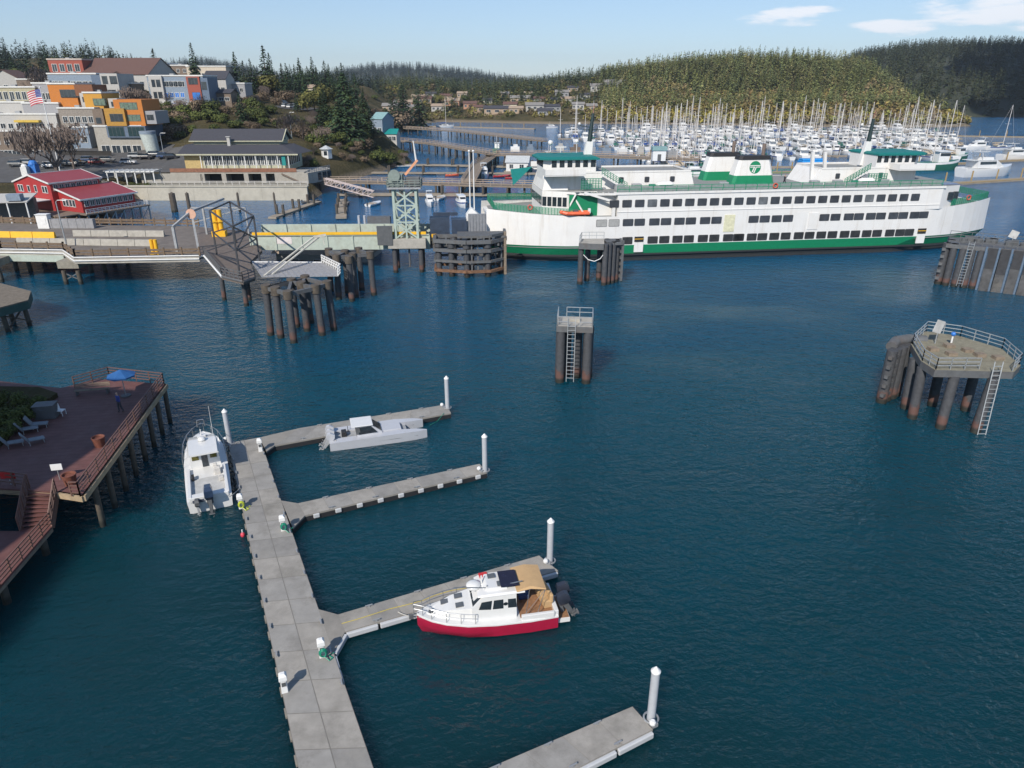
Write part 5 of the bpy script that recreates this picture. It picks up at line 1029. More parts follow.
b = MB(); b.box(.275*L,.28*L,-.6,.6,.9,1.75); b.build('rear_opening', mat('dark_interior',(0.03,0.03,0.03),.6), boat)
for y_ in (.7,-.05,-.8):
    b = MB(); outboard(b,-.2,y_,.35,.95,.65); b.build('outboard_motor', [pale_g, grey], boat, True)
b = MB(); b.box(.13*L,.18*L,-.3,.3,.6,1.1); b.tube((.2*L,.6,.6),(.2*L,.6,1.2),.03,n=5); b.build('helm_seat', black, boat, bevel=.05)
a = at(430,425,.6); c = at(444,413,.6); b = MB(); b.path([a, a.lerp(c,.5)-Vector((0,0,.25)), c],.025,5); tag(b.build('mooring_line', hose_g), 'thin mooring line from the catamaran bow to the finger tip', 'rope')

for sg in (-1,1):
    b = MB(); [b.beam((x0_*L,sg*1.05-sg*0+(-1)*w0_*.86,z_),(x1_*L,sg*1.05-w1_*.86,z_),.02,.035) for x0_,x1_,w0_,w1_ in ((0,.3,.38,.42),(.3,.7,.42,.42),(.7,.9,.42,.28)) for z_ in (.42,)]; b.build('hull_stripe', dgrey, boat)
b = MB(); b.rbox((.295*L,-.9,1.15),(.35,.05,.95),0,0,ry=-.1); b.build('door_frame', dgrey, boat)
# ---------------------------------------------------------------- red-brown pier deck at left
DK = 3.5
pier = thing('viewing_pier', 'red brown timber pier deck on piles at the left edge', 'pier', (0,0,0))
D = lambda pxs, z=DK: [tuple(at(x,y,z).xy) for x,y in pxs]
far_r = Vector(D([(166,384)])[0]); near_r = Vector(D([(83,496)])[0]); near_l = Vector(D([(57,492)])[0])
ud = (near_r-far_r).normalized(); lf = Vector((ud.y,-ud.x)); lf = lf if lf.x < 0 else -lf
poly = [tuple(far_r), tuple(near_r), tuple(near_l), tuple(Vector(D([(0,484)])[0])+Vector((-6,.2))), (-60,52), (-62,62), tuple(Vector(D([(60,388)])[0])), tuple(Vector(D([(100,379)])[0])) ]
b = MB(); b.prism(poly, DK-.12, DK, 0)
b.prism([tuple(Vector(p)) for p in poly], DK-.45, DK-.13, 1)
for i in range(34):
    t = i/34; a = far_r.lerp(near_r,t); b.beam((a.x,a.y,DK-.004),(a.x+lf.x*13,a.y+lf.y*13,DK-.004),.02,.016,mi=2)
b.build('decking', [redwood, mat('timber_joists',(0.25,0.19,0.12),.8,var=.2), mat('plank_gap',(0.06,0.035,0.03),.9)], pier)
b = MB(); b.beam((*far_r,DK-.2),(*near_r,DK-.2),.25,.4); b.beam((*near_r,DK-.2),(*near_l,DK-.2),.25,.4); b.build('edge_beam', mat('edge_timber',(0.33,0.25,0.16),.8,var=.2), pier)
for k in range(8):
    a = far_r.lerp(near_r,(k+.25)/8)
    for q_ in (0.1,4.5): 
        b = MB(); b.tube((a.x+lf.x*q_-.12,a.y+lf.y*q_,-3),(a.x+lf.x*q_+.08,a.y+lf.y*q_,DK-.4),.2,n=10); b.build('pile', timberpile, pier, True)
rlm = mat('rusty_red_rail',(0.14,0.075,0.06),.6)
b = MB(); V3 = lambda v, z=DK: Vector((v.x,v.y,z)); ins = lambda v: v+lf*.15
b.rail([V3(ins(far_r)),V3(ins(near_r))],1.05,1.6,.035,4); b.rail([V3(ins(near_r)),V3(Vector(near_r)+Vector((-.7,-.02)))],1.05,1.6,.035,4)
b.rail([V3(ins(far_r)),V3(Vector(D([(110,378)])[0]))],1.05,1.6,.035,4); b.rail([V3(Vector(D([(30,488)])[0])),V3(Vector(D([(0,484)])[0]))],1.05,1.2,.035,4); b.rail([V3(Vector(D([(75,388)])[0])),V3(Vector(D([(110,378)])[0]))],1.05,1.6,.035,4)
b.build('railing', rlm, pier)
# stairs and lower deck
lz = 1.7; sR = near_l; sL = Vector(D([(28,489)])[0]); l2 = D([(52,526)],lz)[0]; l1 = D([(20,531)],lz)[0]
b = MB(); n = 9
for k in range(n):
    t = (k+.5)/n; a = sR.lerp(Vector(l2),t); c = sL.lerp(Vector(l1),t); z = DK+(lz-DK)*(k+1)/n; b.beam((a.x,a.y,z),(c.x,c.y,z),.34,.06)
b.beam((*sR,DK-.15),(*l2,lz-.15),.1,.3,1); b.beam((*sL,DK-.15),(*l1,lz-.15),.1,.3,1)
b.rail([(*sR,DK),(*l2,lz)],1.0,.8,.03,4,1); b.rail([(*sL,DK),(*l1,lz)],1.0,.8,.03,4,1); b.build('stair', [redwood, rlm], pier)
low = [l2, D([(0,586)],lz)[0], D([(-60,660)],lz)[0], D([(-130,600)],lz)[0], D([(-60,531)],lz)[0], l1]
b = MB(); b.prism(low, lz-.15, lz, 0); b.prism(low, lz-.4, lz-.16, 1); b.build('lower_deck', [redwood, wood], pier)
b = MB(); b.rail([(*l2,lz),(*low[1],lz),(*low[2],lz)],1.0,1.2,.035,4); b.build('lower_railing', rlm, pier)
for (x,y) in ((47,556),(8,605),(25,560)):
    p = at(x,y,0); b = MB(); b.tube((p.x-.2,p.y+.1,-3),(p.x-.1,p.y+.2,lz-.2),.22,n=10); b.build('pile', timberpile, pier, True)
# things on the pier
def onp(px,py): return at(px,py,DK)
p = onp(126,396); t = thing('parasol', 'blue parasol standing on the red brown pier', 'parasol', p); b = MB(); b.tube((0,0,0),(0,0,2.2),.04,n=6); b.build('pole', steel, t)
b = MB(); n = 8; b.add([(1.15*math.cos(i*math.pi/4),1.15*math.sin(i*math.pi/4),1.95) for i in range(8)]+[(0,0,2.45)]+[(1.12*math.cos(i*math.pi/4),1.12*math.sin(i*math.pi/4),1.82) for i in range(8)], [(i,(i+1)%8,8) for i in range(8)]+[(i,i+9,(i+1)%8+9,(i+1)%8) for i in range(8)]); b.build('canopy', mat('parasol_blue',(0.015,0.09,0.26),.7), t)
b = MB(); b.tube((0,0,0),(0,0,.1),.4,n=12); b.build('base', dgrey, t)
p = onp(121,412); person((p.x,p.y,DK), R(150), 'person in a blue jacket at the pier railing', (0.03,0.05,0.22), (0.05,0.05,0.06), .06)
wicker = mat('wicker_brown',(0.16,0.055,0.035),.8,var=.3,scale=8)
for x,y,lab in ((100,446,'round red brown planter halfway along the pier railing'),(71,484,'round red brown planter by the stair head of the pier')):
    p = onp(x,y); b = MB(); b.loft([[(r_*math.cos(i*math.pi/6),r_*math.sin(i*math.pi/6),z) for i in range(12)] for r_,z in ((.34,0),(.42,.55),(.47,.75),(.40,.75),(.36,.6))]); o = b.build('planter', wicker, None, True); o.location = p; tag(o, lab, 'planter', 'round planters on the pier')
p = onp(93,394); t = thing('bench', 'dark slatted bench against the far pier railing', 'bench', p, math.atan2(lf.y,lf.x)*0+R(12)); b = MB(); [b.box(-1.4,1.4,-.25+.12*k,-.16+.12*k,.42,.46) for k in range(4)]; b.build('seat', wood, t)
b = MB(); [b.box(-1.4,1.4,.27,.31,.55+.14*k,.64+.14*k) for k in range(3)]; b.build('backrest', wood, t)
for s_ in (-1.2,1.2): b = MB(); b.box(s_-.05,s_+.05,-.22,.3,0,.42); b.build('leg', dgrey, t)
def deck_chair(px,py,rz,label):
    p = onp(px,py); t = thing('lounge_chair', label, 'chair', p, rz, 'lounge chairs on the pier'); b = MB(); b.rbox((0,-.3,.35),(.6,1.0,.06),0,0,rx=.1); b.build('seat', mat('pale_blue_grey_plastic',(0.17,0.19,0.21),.6), t)
    b = MB(); b.rbox((0,.42,.68),(.6,.08,.85),0,0,rx=-.5); b.build('backrest', _mats['pale_blue_grey_plastic'], t)
    for a in (-.27,.27):
        for c in (-.7,.2): b = MB(); b.tube((a,c,0),(a,c,.36),.025,n=5); b.build('leg', steel, t)
for x,y,r_,lab in ((27,433,2.2,'grey lounge chair nearest the shrubs among the pier chairs'),(37,428,2.0,'second grey lounge chair from the shrubs on the pier'),(12,447,2.2,'grey lounge chair at the left edge of the pier'),(33,444,2.3,'grey lounge chair with reclined back, nearest the pier middle')): deck_chair(x,y,r_,lab)
p = onp(62,415); t = thing('plastic_chair', 'white plastic chair on the pier beside the dark box', 'chair', p, 1.5); b = MB(); b.box(-.25,.25,-.25,.25,.4,.45); b.build('seat', white, t); b = MB(); b.rbox((0,.26,.68),(.5,.05,.5),0,0,rx=-.15); b.build('backrest', white, t)
for a in (-.22,.22):
    for c in (-.22,.22): b = MB(); b.box(a-.02,a+.02,c-.02,c+.02,0,.4); b.build('leg', white, t)
p = onp(48,417); b = MB(); b.rbox((0,0,.55),(1.5,1.0,1.1),.2); b.rbox((0,0,1.13),(1.6,1.1,.08),.2); b.rbox((0,-.55,.8),(.4,.04,.1),.2); o = b.build('storage_box', dgrey, bevel=.05); o.location = p; tag(o, 'dark storage box on the pier beside the shrubs', 'box')
p = onp(60,480); t = thing('notice_sign', 'white notice board on the pier near the stair head', 'sign', p, .2); b = MB(); b.rbox((0,0,1.0),(.7,.04,.45)); b.build('board', white, t); b = MB(); b.tube((0,0.03,0),(0,.03,1.0),.03,n=6); b.build('post', steel, t)
p = onp(12,484); t = thing('notice_sign', 'red notice board on the rail left of the pier stair', 'sign', p+Vector((0,-.08,0)), .05); b = MB(); b.rbox((0,-.06,.75),(.95,.04,.5)); b.build('board', red, t); b = MB(); b.tube((0,0,0),(0,0,.9),.03,n=6); b.build('post', steel, t)
# planted bank behind the pier
b = MB(); bank = [tuple(at(x,y,3.6).xy) for x,y in ((-70,470),(0,446),(22,424),(40,408),(58,396),(40,390),(-70,388))]; b.prism(bank,-1,3.9); structure(b.build('bank', earth))
for k,(x,y) in enumerate([(6,436),(14,428),(22,420),(30,412),(10,416),(2,424),(38,404),(20,404),(4,404),(-8,430)]):
    p = at(x,y,3.9); tree('oliv', p.x, p.y, 3.7, 1.5+.25*(k%3), 'low green shrub on the bank beside the pier', 'low shrubs beside the pier', 1.0)
# the unseen waterfront building uphill that shades this corner
wt = thing('waterfront_building', 'tall waterfront building whose shade falls on the pier', 'building', (-62,10,0), R(-8)); b = MB(); b.box(-14,14,-12,12,-2,34); b.build('wall', cream, wt); b = MB(); b.prism([(-15,-13),(15,-13),(15,13),(-15,13)],34,34.6); b.build('roof', dgrey, wt)
# ---------------------------------------------------------------- ferry terminal trestle, span and tower
RZ = 4.4
rd = lambda pxs, z=RZ: [tuple(at(x,y,z).xy) for x,y in pxs]
bare2 = mat('stained_concrete',(0.24,0.22,0.18),.85,var=.2,stain=(0.13,0.12,0.10),stain_amt=.7); dframe = mat('dark_frame_paint',(0.045,0.047,0.055),.5)
term = thing('terminal_trestle', 'concrete vehicle trestle with jersey barriers leading to the ferry span', 'trestle', (0,0,0))
near = rd([(-60,249),(0,250),(63,251),(74,258.5),(199,256.5)]); farE = rd([(199,226),(110,225),(0,223),(-60,222)])
b = MB(); poly = near+farE; b.prism(poly, RZ-.8, RZ-.02, 0, 1); b.build('road_deck', [concrete, mat('trestle_asphalt',(0.14,0.12,0.105),.9,var=.25,scale=.5,stain=(0.2,0.18,0.16),stain_amt=.5)], term)
pgreen = mat('pale_green_paint',(0.40,0.45,0.39),.6,var=.1,stain=(0.25,0.22,0.16),stain_amt=.4)
b = MB(); [b.beam((*p,RZ-1.2),(*q_,RZ-1.2),.4,1.0) for p,q_ in zip(near[:2],near[1:3])]; b.build('edge_girder', pgreen, term)
b = MB(); b.path([Vector((*p,RZ+.15)) for p in near],.09,6); b.path([Vector((p[0],p[1]-.1,RZ-.35)) for p in near],.09,6); b.build('white_pipe_rail', white, term)
def line_barrier(name, pxa, pxb, h, w_, m, seg=3.0, z=RZ):
    a = at(*pxa,z); c = at(*pxb,z); n = max(1,round((c-a).length/seg)); b = MB()
    for k in range(n):
        p = a.lerp(c,(k+.01)/n); q_ = a.lerp(c,(k+.985)/n); u = (q_-p).normalized(); s_ = Vector((-u.y,u.x,0)); r_ = lambda o: [o-s_*w_/2, o-s_*w_*.2+Vector((0,0,h)), o+s_*w_*.2+Vector((0,0,h)), o+s_*w_/2]
        b.loft([r_(p),r_(q_)])
    return b.build(name, m, term)
line_barrier('jersey_barrier',(74,236),(165,236.5),1.0,.6,concrete); line_barrier('jersey_barrier',(18,244),(153,246),1.0,.6,concrete); line_barrier('yellow_barrier',(-10,237),(56,238),1.0,.6,yellow,4)
b = MB(); a0 = [Vector((p[0],p[1]+.3,RZ)) for p in near[2:]]
for p,q_ in zip(near[:-1],near[1:]):
    P = Vector((p[0],p[1]+.4,RZ)); Q = Vector((q_[0],q_[1]+.4,RZ)); n = max(1,round((Q-P).length/2.6))
    for z_ in (.55,1.0): b.beam(P+Vector((0,0,z_)),Q+Vector((0,0,z_)),.1,.3)
    for k in range(n+1): c = P.lerp(Q,k/n); b.beam(c,c+Vector((0,0,1.35)),.22)
b.build('timber_guard', mat('brown_timber',(0.15,0.105,0.07),.85,var=.3,scale=3), term)
P = Vector((*farE[0],RZ)); Q = Vector((*farE[3],RZ)); b = MB(); [b.beam(P+Vector((0,0,z_)),Q+Vector((0,0,z_)),.12,.35) for z_ in (.4,.9)]; [b.beam(P.lerp(Q,k/24),P.lerp(Q,k/24)+Vector((0,0,1.3)),.22) for k in range(25)]; b.build('far_guard', _mats['brown_timber'], term)
for fx, fy in ((74,284),(-5,282)):
    c = at(fx,fy,0); b = MB(); b.box(c.x-1.6,c.x+1.6,c.y-.4,c.y+20,RZ-1.9,RZ-.8); b.build('pier_cap', bare2, term)
    for dx in (-1.2,1.2):
        for dy in (0,7,14): b = MB(); b.tube((c.x+dx,c.y+dy,-3),(c.x+dx*.9,c.y+dy,RZ-2.3),.35,n=10); b.build('pile', timberpile, term, True)
    b = MB(); b.beam((c.x-1.2,c.y,.6),(c.x+1.2,c.y,RZ-2.6),.15); b.beam((c.x+1.2,c.y,.6),(c.x-1.2,c.y,RZ-2.6),.15); b.build('bracing', dsteel, term)
# passenger platform off the end of the trestle
pf = rd([(199,256),(204,255),(222,276),(243,281),(255,277),(250,262),(262,250),(256,232),(199,227)])
b = MB(); b.prism(pf, RZ-.5, RZ, 0); b.build('end_platform', mat('brown_grating',(0.13,0.105,0.09),.8,var=.25,scale=2), term)
b = MB(); pts = [Vector((*p,RZ-.1)) for p in pf[:5]]; b.path(pts[:3],.18,6); b.build('white_edge_pipe', white, term)
b = MB(); b.path(pts[2:5],.15,6); b.rail([Vector((*p,RZ)) for p in pf[1:5]],1.2,1.0,.04,3); b.build('platform_railing', dsteel, term)
for fx,fy,tx,ty in ((225,300,222.5,280),(247,306,243,283),(250,300,250,280)):
    a = at(fx,fy,0); b = MB(); b.tube((a.x-.1,a.y,-3),(a.x,a.y,RZ-.5),.32,n=12); b.build('pile', steelpile, term, True)
# dark steel portal frame
t = thing('portal_frame', 'dark open steel portal frame over the passenger ramp', 'frame', (*rd([(236,262)])[0],RZ))
c0 = Vector(t.location); cs = [Vector((*p,RZ))-c0 for p in rd([(217,255),(240,276),(260,262),(236,243)])]
tops = [up(210,232,0.0+ (c0+cs[0]).y)-c0, up(235,218.5,(c0+cs[1]).y)-c0, up(258,213.5,(c0+cs[2]).y)-c0, up(233,221,(c0+cs[3]).y)-c0]
b = MB(); hh = 6.6
for k in range(4):
    p = cs[k]; q_ = cs[(k+1)%4]; b.beam(p,p+Vector((0,0,hh)),.2); b.beam(p+Vector((0,0,hh)),q_+Vector((0,0,hh)),.2)
    if k in (0,1): b.beam(p+Vector((0,0,hh-3.2)),q_+Vector((0,0,hh)),.16); b.beam(p+Vector((0,0,hh-3.2)),q_+Vector((0,0,hh-3.2)),.16)
    if k == 1: b.beam(q_+Vector((0,0,hh-3.2)),p+Vector((0,0,hh)),.16)
b.beam(cs[0]+Vector((-3,1,1)),cs[1]+Vector((0,0,hh-2.2)),.18); b.beam(cs[0],cs[1]+Vector((0,0,2.0)),.16)
b.build('steel_frame', dframe, t)
# overhead passenger walkway stub, yellow ram guards
p = at(220,236,RZ); t = thing('ram_guard', 'tall yellow twin cylinder guard on the trestle end', 'guard', p, .1)
for dx in (-.42,.42): b = MB(); b.tube((dx,0,0),(dx,0,4.4),.4,n=14); b.build('cylinder', yellow, t, True)
b = MB(); b.box(-1.1,1.1,-.7,.7,0,.9); b.beam((-1,-.7,2.6),(1,-.7,2.6),.1); b.build('base', yellow, t)
for k,(x,y) in enumerate([(153.5,254),(157.5,254)]):
    p = at(x,y,RZ); b = MB(); b.tube((0,0,0),(0,0,2.2),.28,n=10); b.box(-.35,.35,-.35,.35,0,.2); o = b.build('bollard', yellow, None, True); o.location = p; tag(o, 'yellow bollard on the near trestle lane', 'bollard', 'pair of yellow bollards on the trestle')
p = at(182,255,RZ); t = thing('gantry', 'grey steel gantry frame with a round pinkish sign over the trestle', 'gantry', p, 0)
b = MB(); b.beam((-.6,0,0),(-.6,0,4.2),.35); b.beam((-.6,0,4.2),(1.2,3,6.0),.35); b.beam((2.2,1,0),(1.2,3,6.0),.3); b.beam((-2.6,16,0),(-2.6,16,4.5),.3); b.beam((1.2,3,6),(1.2,16,6),.3); b.beam((-4.6,16,4.5),(4.6,16,4.5),.2); b.beam((4.6,16,0),(4.6,16,4.5),.2); b.beam((-4.6,16,0),(-4.6,16,4.5),.2); b.beam((-4.6,16,2),(4.6,16,4.5),.12); b.build('gantry_frame', grey, t)
b = MB(); b.tube((1.3,2.6,5.7),(1.3,2.5,5.7),.75,n=18); b.build('round_sign', mat('pinkish_sign',(0.60,0.36,0.26),.6), t)
p = at(46,228,RZ); b = MB(); b.rbox((0,0,1.2),(2.0,1.2,2.4)); b.rbox((0,0,2.45),(2.2,1.4,.12)); b.rbox((.3,-.62,1.3),(.7,.04,1.0)); o = b.build('ticket_booth', white); o.location = p; tag(o, 'small white booth on the far lane of the trestle', 'booth')
p = at(70,228,RZ); b = MB(); b.box(-4.5,4.5,-.4,.4,0,1.6); [b.box(-4.5+k*1.5,-4.4+k*1.5,-.45,.45,0,1.65) for k in range(7)]; o = b.build('fence_panel', mat('grey_panel',(0.26,0.26,0.27),.6)); o.location = p; tag(o, 'grey panel fence on the trestle right of the white booth', 'fence')
def lamp_post(px,py,h,label,z=None,group='lamp posts',arm=1.2):
    p = at(px,py,z) if z is not None else on_ground(px,py); t = thing('street_lamp', label, 'street lamp', p, 0, group); b = MB(); b.tube((0,0,-.3),(0,0,h),.12,.07,n=8); b.path([(0,0,h),(.3,0,h+.25),(arm,0,h+.3)],.05,5); b.build('post', steel, t); b = MB(); b.rbox((arm+.2,0,h+.27),(.7,.3,.14)); b.build('lamp_head', white, t)
lamp_post(67,247,7,'thin lamp post on the near edge of the trestle',RZ)
# transfer span
A = Vector(at(252,250,3.6)); Bv = Vector(at(430,249,3.6)); u = Bv-A; Ls = u.length
t = thing('transfer_span', 'pale green girder transfer span with a yellow stripe', 'bridge span', A, math.atan2(u.y,u.x))
b = MB(); b.box(0,Ls,-.15,.15,.0,2.3); [b.box(k*Ls/7-.08,k*Ls/7+.08,-.3,.3,0,2.3) for k in range(8)]; b.box(0,Ls,-.35,.35,2.3,2.42); b.build('near_girder', pgreen, t)
b = MB(); b.box(0,Ls,6.4,6.7,.0,2.9); [b.box(k*Ls/7-.08,k*Ls/7+.08,6.2,6.9,0,2.9) for k in range(8)]; b.build('far_girder', pgreen, t)
b = MB(); b.box(.5,Ls-.5,-.42,-.1,2.45,2.85); b.build('yellow_stripe_rail', yellow, t)
b = MB(); b.box(0,Ls+3,.3,6.2,.7,1.0); b.build('span_deck', asphalt, t)
b = MB(); b.box(4.2,6.6,-.2,-.16,1.0,2.1); b.build('notice_board', mat('white_notice',(0.62,0.56,0.54),.6), t)
# lattice hoist tower
tp = at(408,274,0)+Vector((0,1.2,0)); t = thing('hoist_tower', 'pale green lattice hoist tower with machinery house on top', 'tower', tp, R(3))
for x in (-2.1,2.1):
    for y in (0,3.2): b = MB(); b.tube((x,y,-3),(x,y,4.1),.4,n=12); b.build('pile', steelpile, t, True)
b = MB(); b.tube((.2,.4,.8),(.2,.4,4.0),.15,n=8); b.build('counterweight_rod', dsteel, t)
b = MB(); b.box(-3.0,3.0,-.8,4.0,4.0,5.5); b.build('concrete_cap', concrete, t, bevel=.05)
b = MB(); W = 1.75; D_ = 2.8; z0, z1 = 5.5, 13.2
for x in (-W,W):
    for y in (0,D_): b.beam((x,y,z0),(x,y,z1),.38)
for k in range(3):
    za = z0+(z1-z0)*k/3; zb = z0+(z1-z0)*(k+1)/3
    for y in (0,D_): b.beam((-W,y,za),(W,y,zb),.22); b.beam((W,y,za),(-W,y,zb),.22); b.beam((-W,y,zb),(W,y,zb),.2)
    for x in (-W,W): b.beam((x,0,za),(x,D_,zb),.2); b.beam((x,D_,za),(x,0,zb),.2)
b.beam((0,0,z0),(0,0,z1),.25); b.build('lattice', mat('pale_sage',(0.36,0.43,0.38),.6,var=.1), t)
b = MB(); b.box(-2.6,2.6,-.6,3.4,13.2,13.45); b.build('top_platform', grey, t)
mg = mat('machine_grey_green',(0.20,0.24,0.22),.6,var=.2)
b = MB(); b.box(-2.4,-.2,0,2.6,13.45,15.3); b.build('machinery_house', mg, t, bevel=.05); b = MB(); b.tube((-1.4,-.35,15.2),(-1.4,.1,15.2),.9,n=18); b.build('sheave', mg, t); b = MB(); b.box(.4,2.4,.2,2.2,13.45,14.9); b.build('winch_box', dsteel, t, bevel=.05)
b = MB(); b.rail([(-2.6,-.6,13.45),(2.6,-.6,13.45),(2.6,3.4,13.45),(-2.6,3.4,13.45),(-2.6,-.6,13.45)],1.1,.9,.045,3); b.build('railing', mg, t)
b = MB(); b.beam((.2,1,15.2),(2.2,1,17.4),.35,.35); b.build('boom', mat('salmon_paint',(0.62,0.30,0.17),.6), t); b = MB(); b.tube((2.0,1,17.2),(1.7,1,20.2),.16,.08,n=6); b.build('mast', white, t)
b = MB(); b.box(-4.6,-2.2,-.9,-.4,4.6,7.6); b.build('control_box', dgrey, t)
# apron gear at the bow end of the span
p = at(453,248,3.6); t = thing('ramp_apron', 'dark blue ramp apron machinery between tower and ferry bow', 'ramp', p, R(6))
b = MB(); b.box(-4,5.0,0,7,0,.6); b.build('apron_deck', dsteel, t); b = MB(); b.rbox((-2,3,3.2),(3.2,2.5,2.6)); b.rbox((1.2,3,2.6),(2.4,2.2,3.2)); b.rbox((-1,3,5.0),(4.0,.6,.5)); b.build('machinery', mat('navy_machinery',(0.03,0.045,0.075),.5,var=.3), t); b = MB(); b.rbox((4.2,2.5,3.0),(3.0,.5,4.0)); [b.beam((2.9+k*.5,2.2,1.2),(2.9+k*.5,2.2,5.0),.12) for k in range(6)]; b.build('louvred_panel', mat('grey_louvre',(0.22,0.23,0.25),.5), t)
b = MB(); b.box(-3.4,-2.6,.2,.8,.6,2.2); b.build('yellow_marker', yellow, t)
p = at(470,232,5); t = thing('white_shed', 'white pointed shed behind the wing dolphin', 'shed', at(474,242,3.5), .1); b = MB(); b.loft([[(-1.6,0,0),(1.9,0,0),(1.9,2,0),(-1.6,2,0)],[(-1.2,0,4.5),(1.5,0,4.0),(1.5,2,4.0),(-1.2,2,4.5)],[(-.4,.2,5.6),(-.1,.2,5.5),(-.1,1.8,5.5),(-.4,1.8,5.6)]]); b.build('shell', white, t)
b = MB(); b.box(-.5,.5,-.03,0.02,.2,2.2); b.build('door', dgrey, t)
for k,(x,y,h) in enumerate(((411,205,19),(417,205,17))): 
    pass
for px_,lab in ((471,'thin white flagpole left of the ferry bow'),(475,'second thin white flagpole left of the ferry bow')):
    p = at(px_,240,3.5); b = MB(); b.tube((0,0,-3),(0,0,14.5),.14,.08,n=8); b.ball((0,0,14.6),.2); b.rbox((0,0,.1),(.6,.6,.3)); o = b.build('flagpole', white); o.location = p; tag(o, lab, 'flagpole')
# white gangway lattice and boom
pg = rd([(252,262),(322,262.5),(341,272),(338,276),(262,277)],4.6); t = thing('gangway', 'flat white lattice gangway resting beside the pile cluster', 'gangway', (*pg[0],4.6)); o_ = Vector((*pg[0],4.6))
lg = [Vector((*p,4.6))-o_ for p in pg]; b = MB(); b.prism([(p.x,p.y) for p in lg],-.06,.0); 
for k in range(14): a = lg[0].lerp(lg[1],k/13); c = lg[4].lerp(lg[3],k/13); b.beam(a,c,.09,.12); b.beam(a,lg[4].lerp(lg[3],min(1,(k+1)/13)),.07,.1)
b.build('grating', mat('white_grey_grating',(0.27,0.27,0.28),.6), t); b = MB(); b.rail([lg[1],lg[2],lg[3]],1.1,.6,.05,3); b.beam(lg[0],lg[1],.2); b.build('end_rail', white, t)
q0 = o_.copy(); p1 = at(264,276,4.6)-o_; b = MB(); tip_ = up(314,237,(at(264,276,4.6)).y+9)-o_
for d in (0,.7): b.tube(p1+Vector((d*1.2,d,0)),tip_+Vector((d,d,0)),.14,n=6)
b.beam(tip_,tip_+Vector((1.6,.5,.2)),.3); b.beam(tip_+Vector((1.2,.3,0)),tip_+Vector((1.3,.3,-1.2)),.08); b.build('boom', mat('cream_boom',(0.50,0.48,0.42),.6), t)
# green sided platform at far left
pg = rd([(-40,296),(0,283),(31,291),(28,300),(-40,318)],3.4); t = thing('loading_platform', 'green sided platform on timber piles at the left edge', 'platform', (0,0,0)); b = MB(); b.prism(pg,3.25,3.4,1); b.prism(pg,2.3,3.24,0); b.build('deck', [mat('dark_green_side',(0.03,0.075,0.065),.6), mat('sandy_boards',(0.15,0.125,0.095),.85,var=.3)], t)
for x,y in ((9,333),(31,327),(14,322)): p = at(x,y,0); b = MB(); b.tube((p.x-.3,p.y+.5,-3),(p.x-.6,p.y+.6,2.4),.28,n=10); b.build('pile', timberpile, t, True)
b = MB(); p = at(9,333,0); q_ = at(31,327,0); b.beam((p.x,p.y+.5,.6),(q_.x-.6,q_.y,2.3),.16); b.beam((q_.x,q_.y+.5,.6),(p.x-.6,p.y,2.3),.16); b.build('bracing', darkwood, t)
# ---------------------------------------------------------------- town buildings
winm = mat('town_window_glass', (0.03,0.04,0.05), 0.1, var=.5, scale=.7, spec=.7)
trim = mat('white_trim', (0.62,0.62,0.60), 0.5)
bare_conc = mat('town_concrete', (0.34,0.32,0.28), .85, var=.12, stain=(0.2,0.18,0.15), stain_amt=.5)
def window(par, x, y, z, w, h, face='f', frame=None, gl=None, name='window'):
    b = MB(); t_ = .12
    if face == 'f': b.box(x-w/2,x+w/2,y-.06,y+.02,z,z+h,0); fr = [(x-w/2-t_,x-w/2,z-t_,z+h+t_),(x+w/2,x+w/2+t_,z-t_,z+h+t_),(x-w/2,x+w/2,z+h,z+h+t_),(x-w/2,x+w/2,z-t_,z),(x-.04,x+.04,z,z+h)]; [b.box(a,c,y-.1,y+.02,d,e,1) for a,c,d,e in fr]
    else:
        sg = 1 if face == 'r' else -1; X = x; b.box(min(X,X+.06*sg),max(X,X+.06*sg),y-w/2,y+w/2,z,z+h,0); [b.box(min(X,X+.1*sg),max(X,X+.1*sg),a,c,d,e,1) for a,c,d,e in [(y-w/2-t_,y-w/2,z-t_,z+h+t_),(y+w/2,y+w/2+t_,z-t_,z+h+t_),(y-w/2,y+w/2,z+h,z+h+t_),(y-w/2,y+w/2,z-t_,z)]]
    return b.build(name, [gl or winm, frame or trim], par)
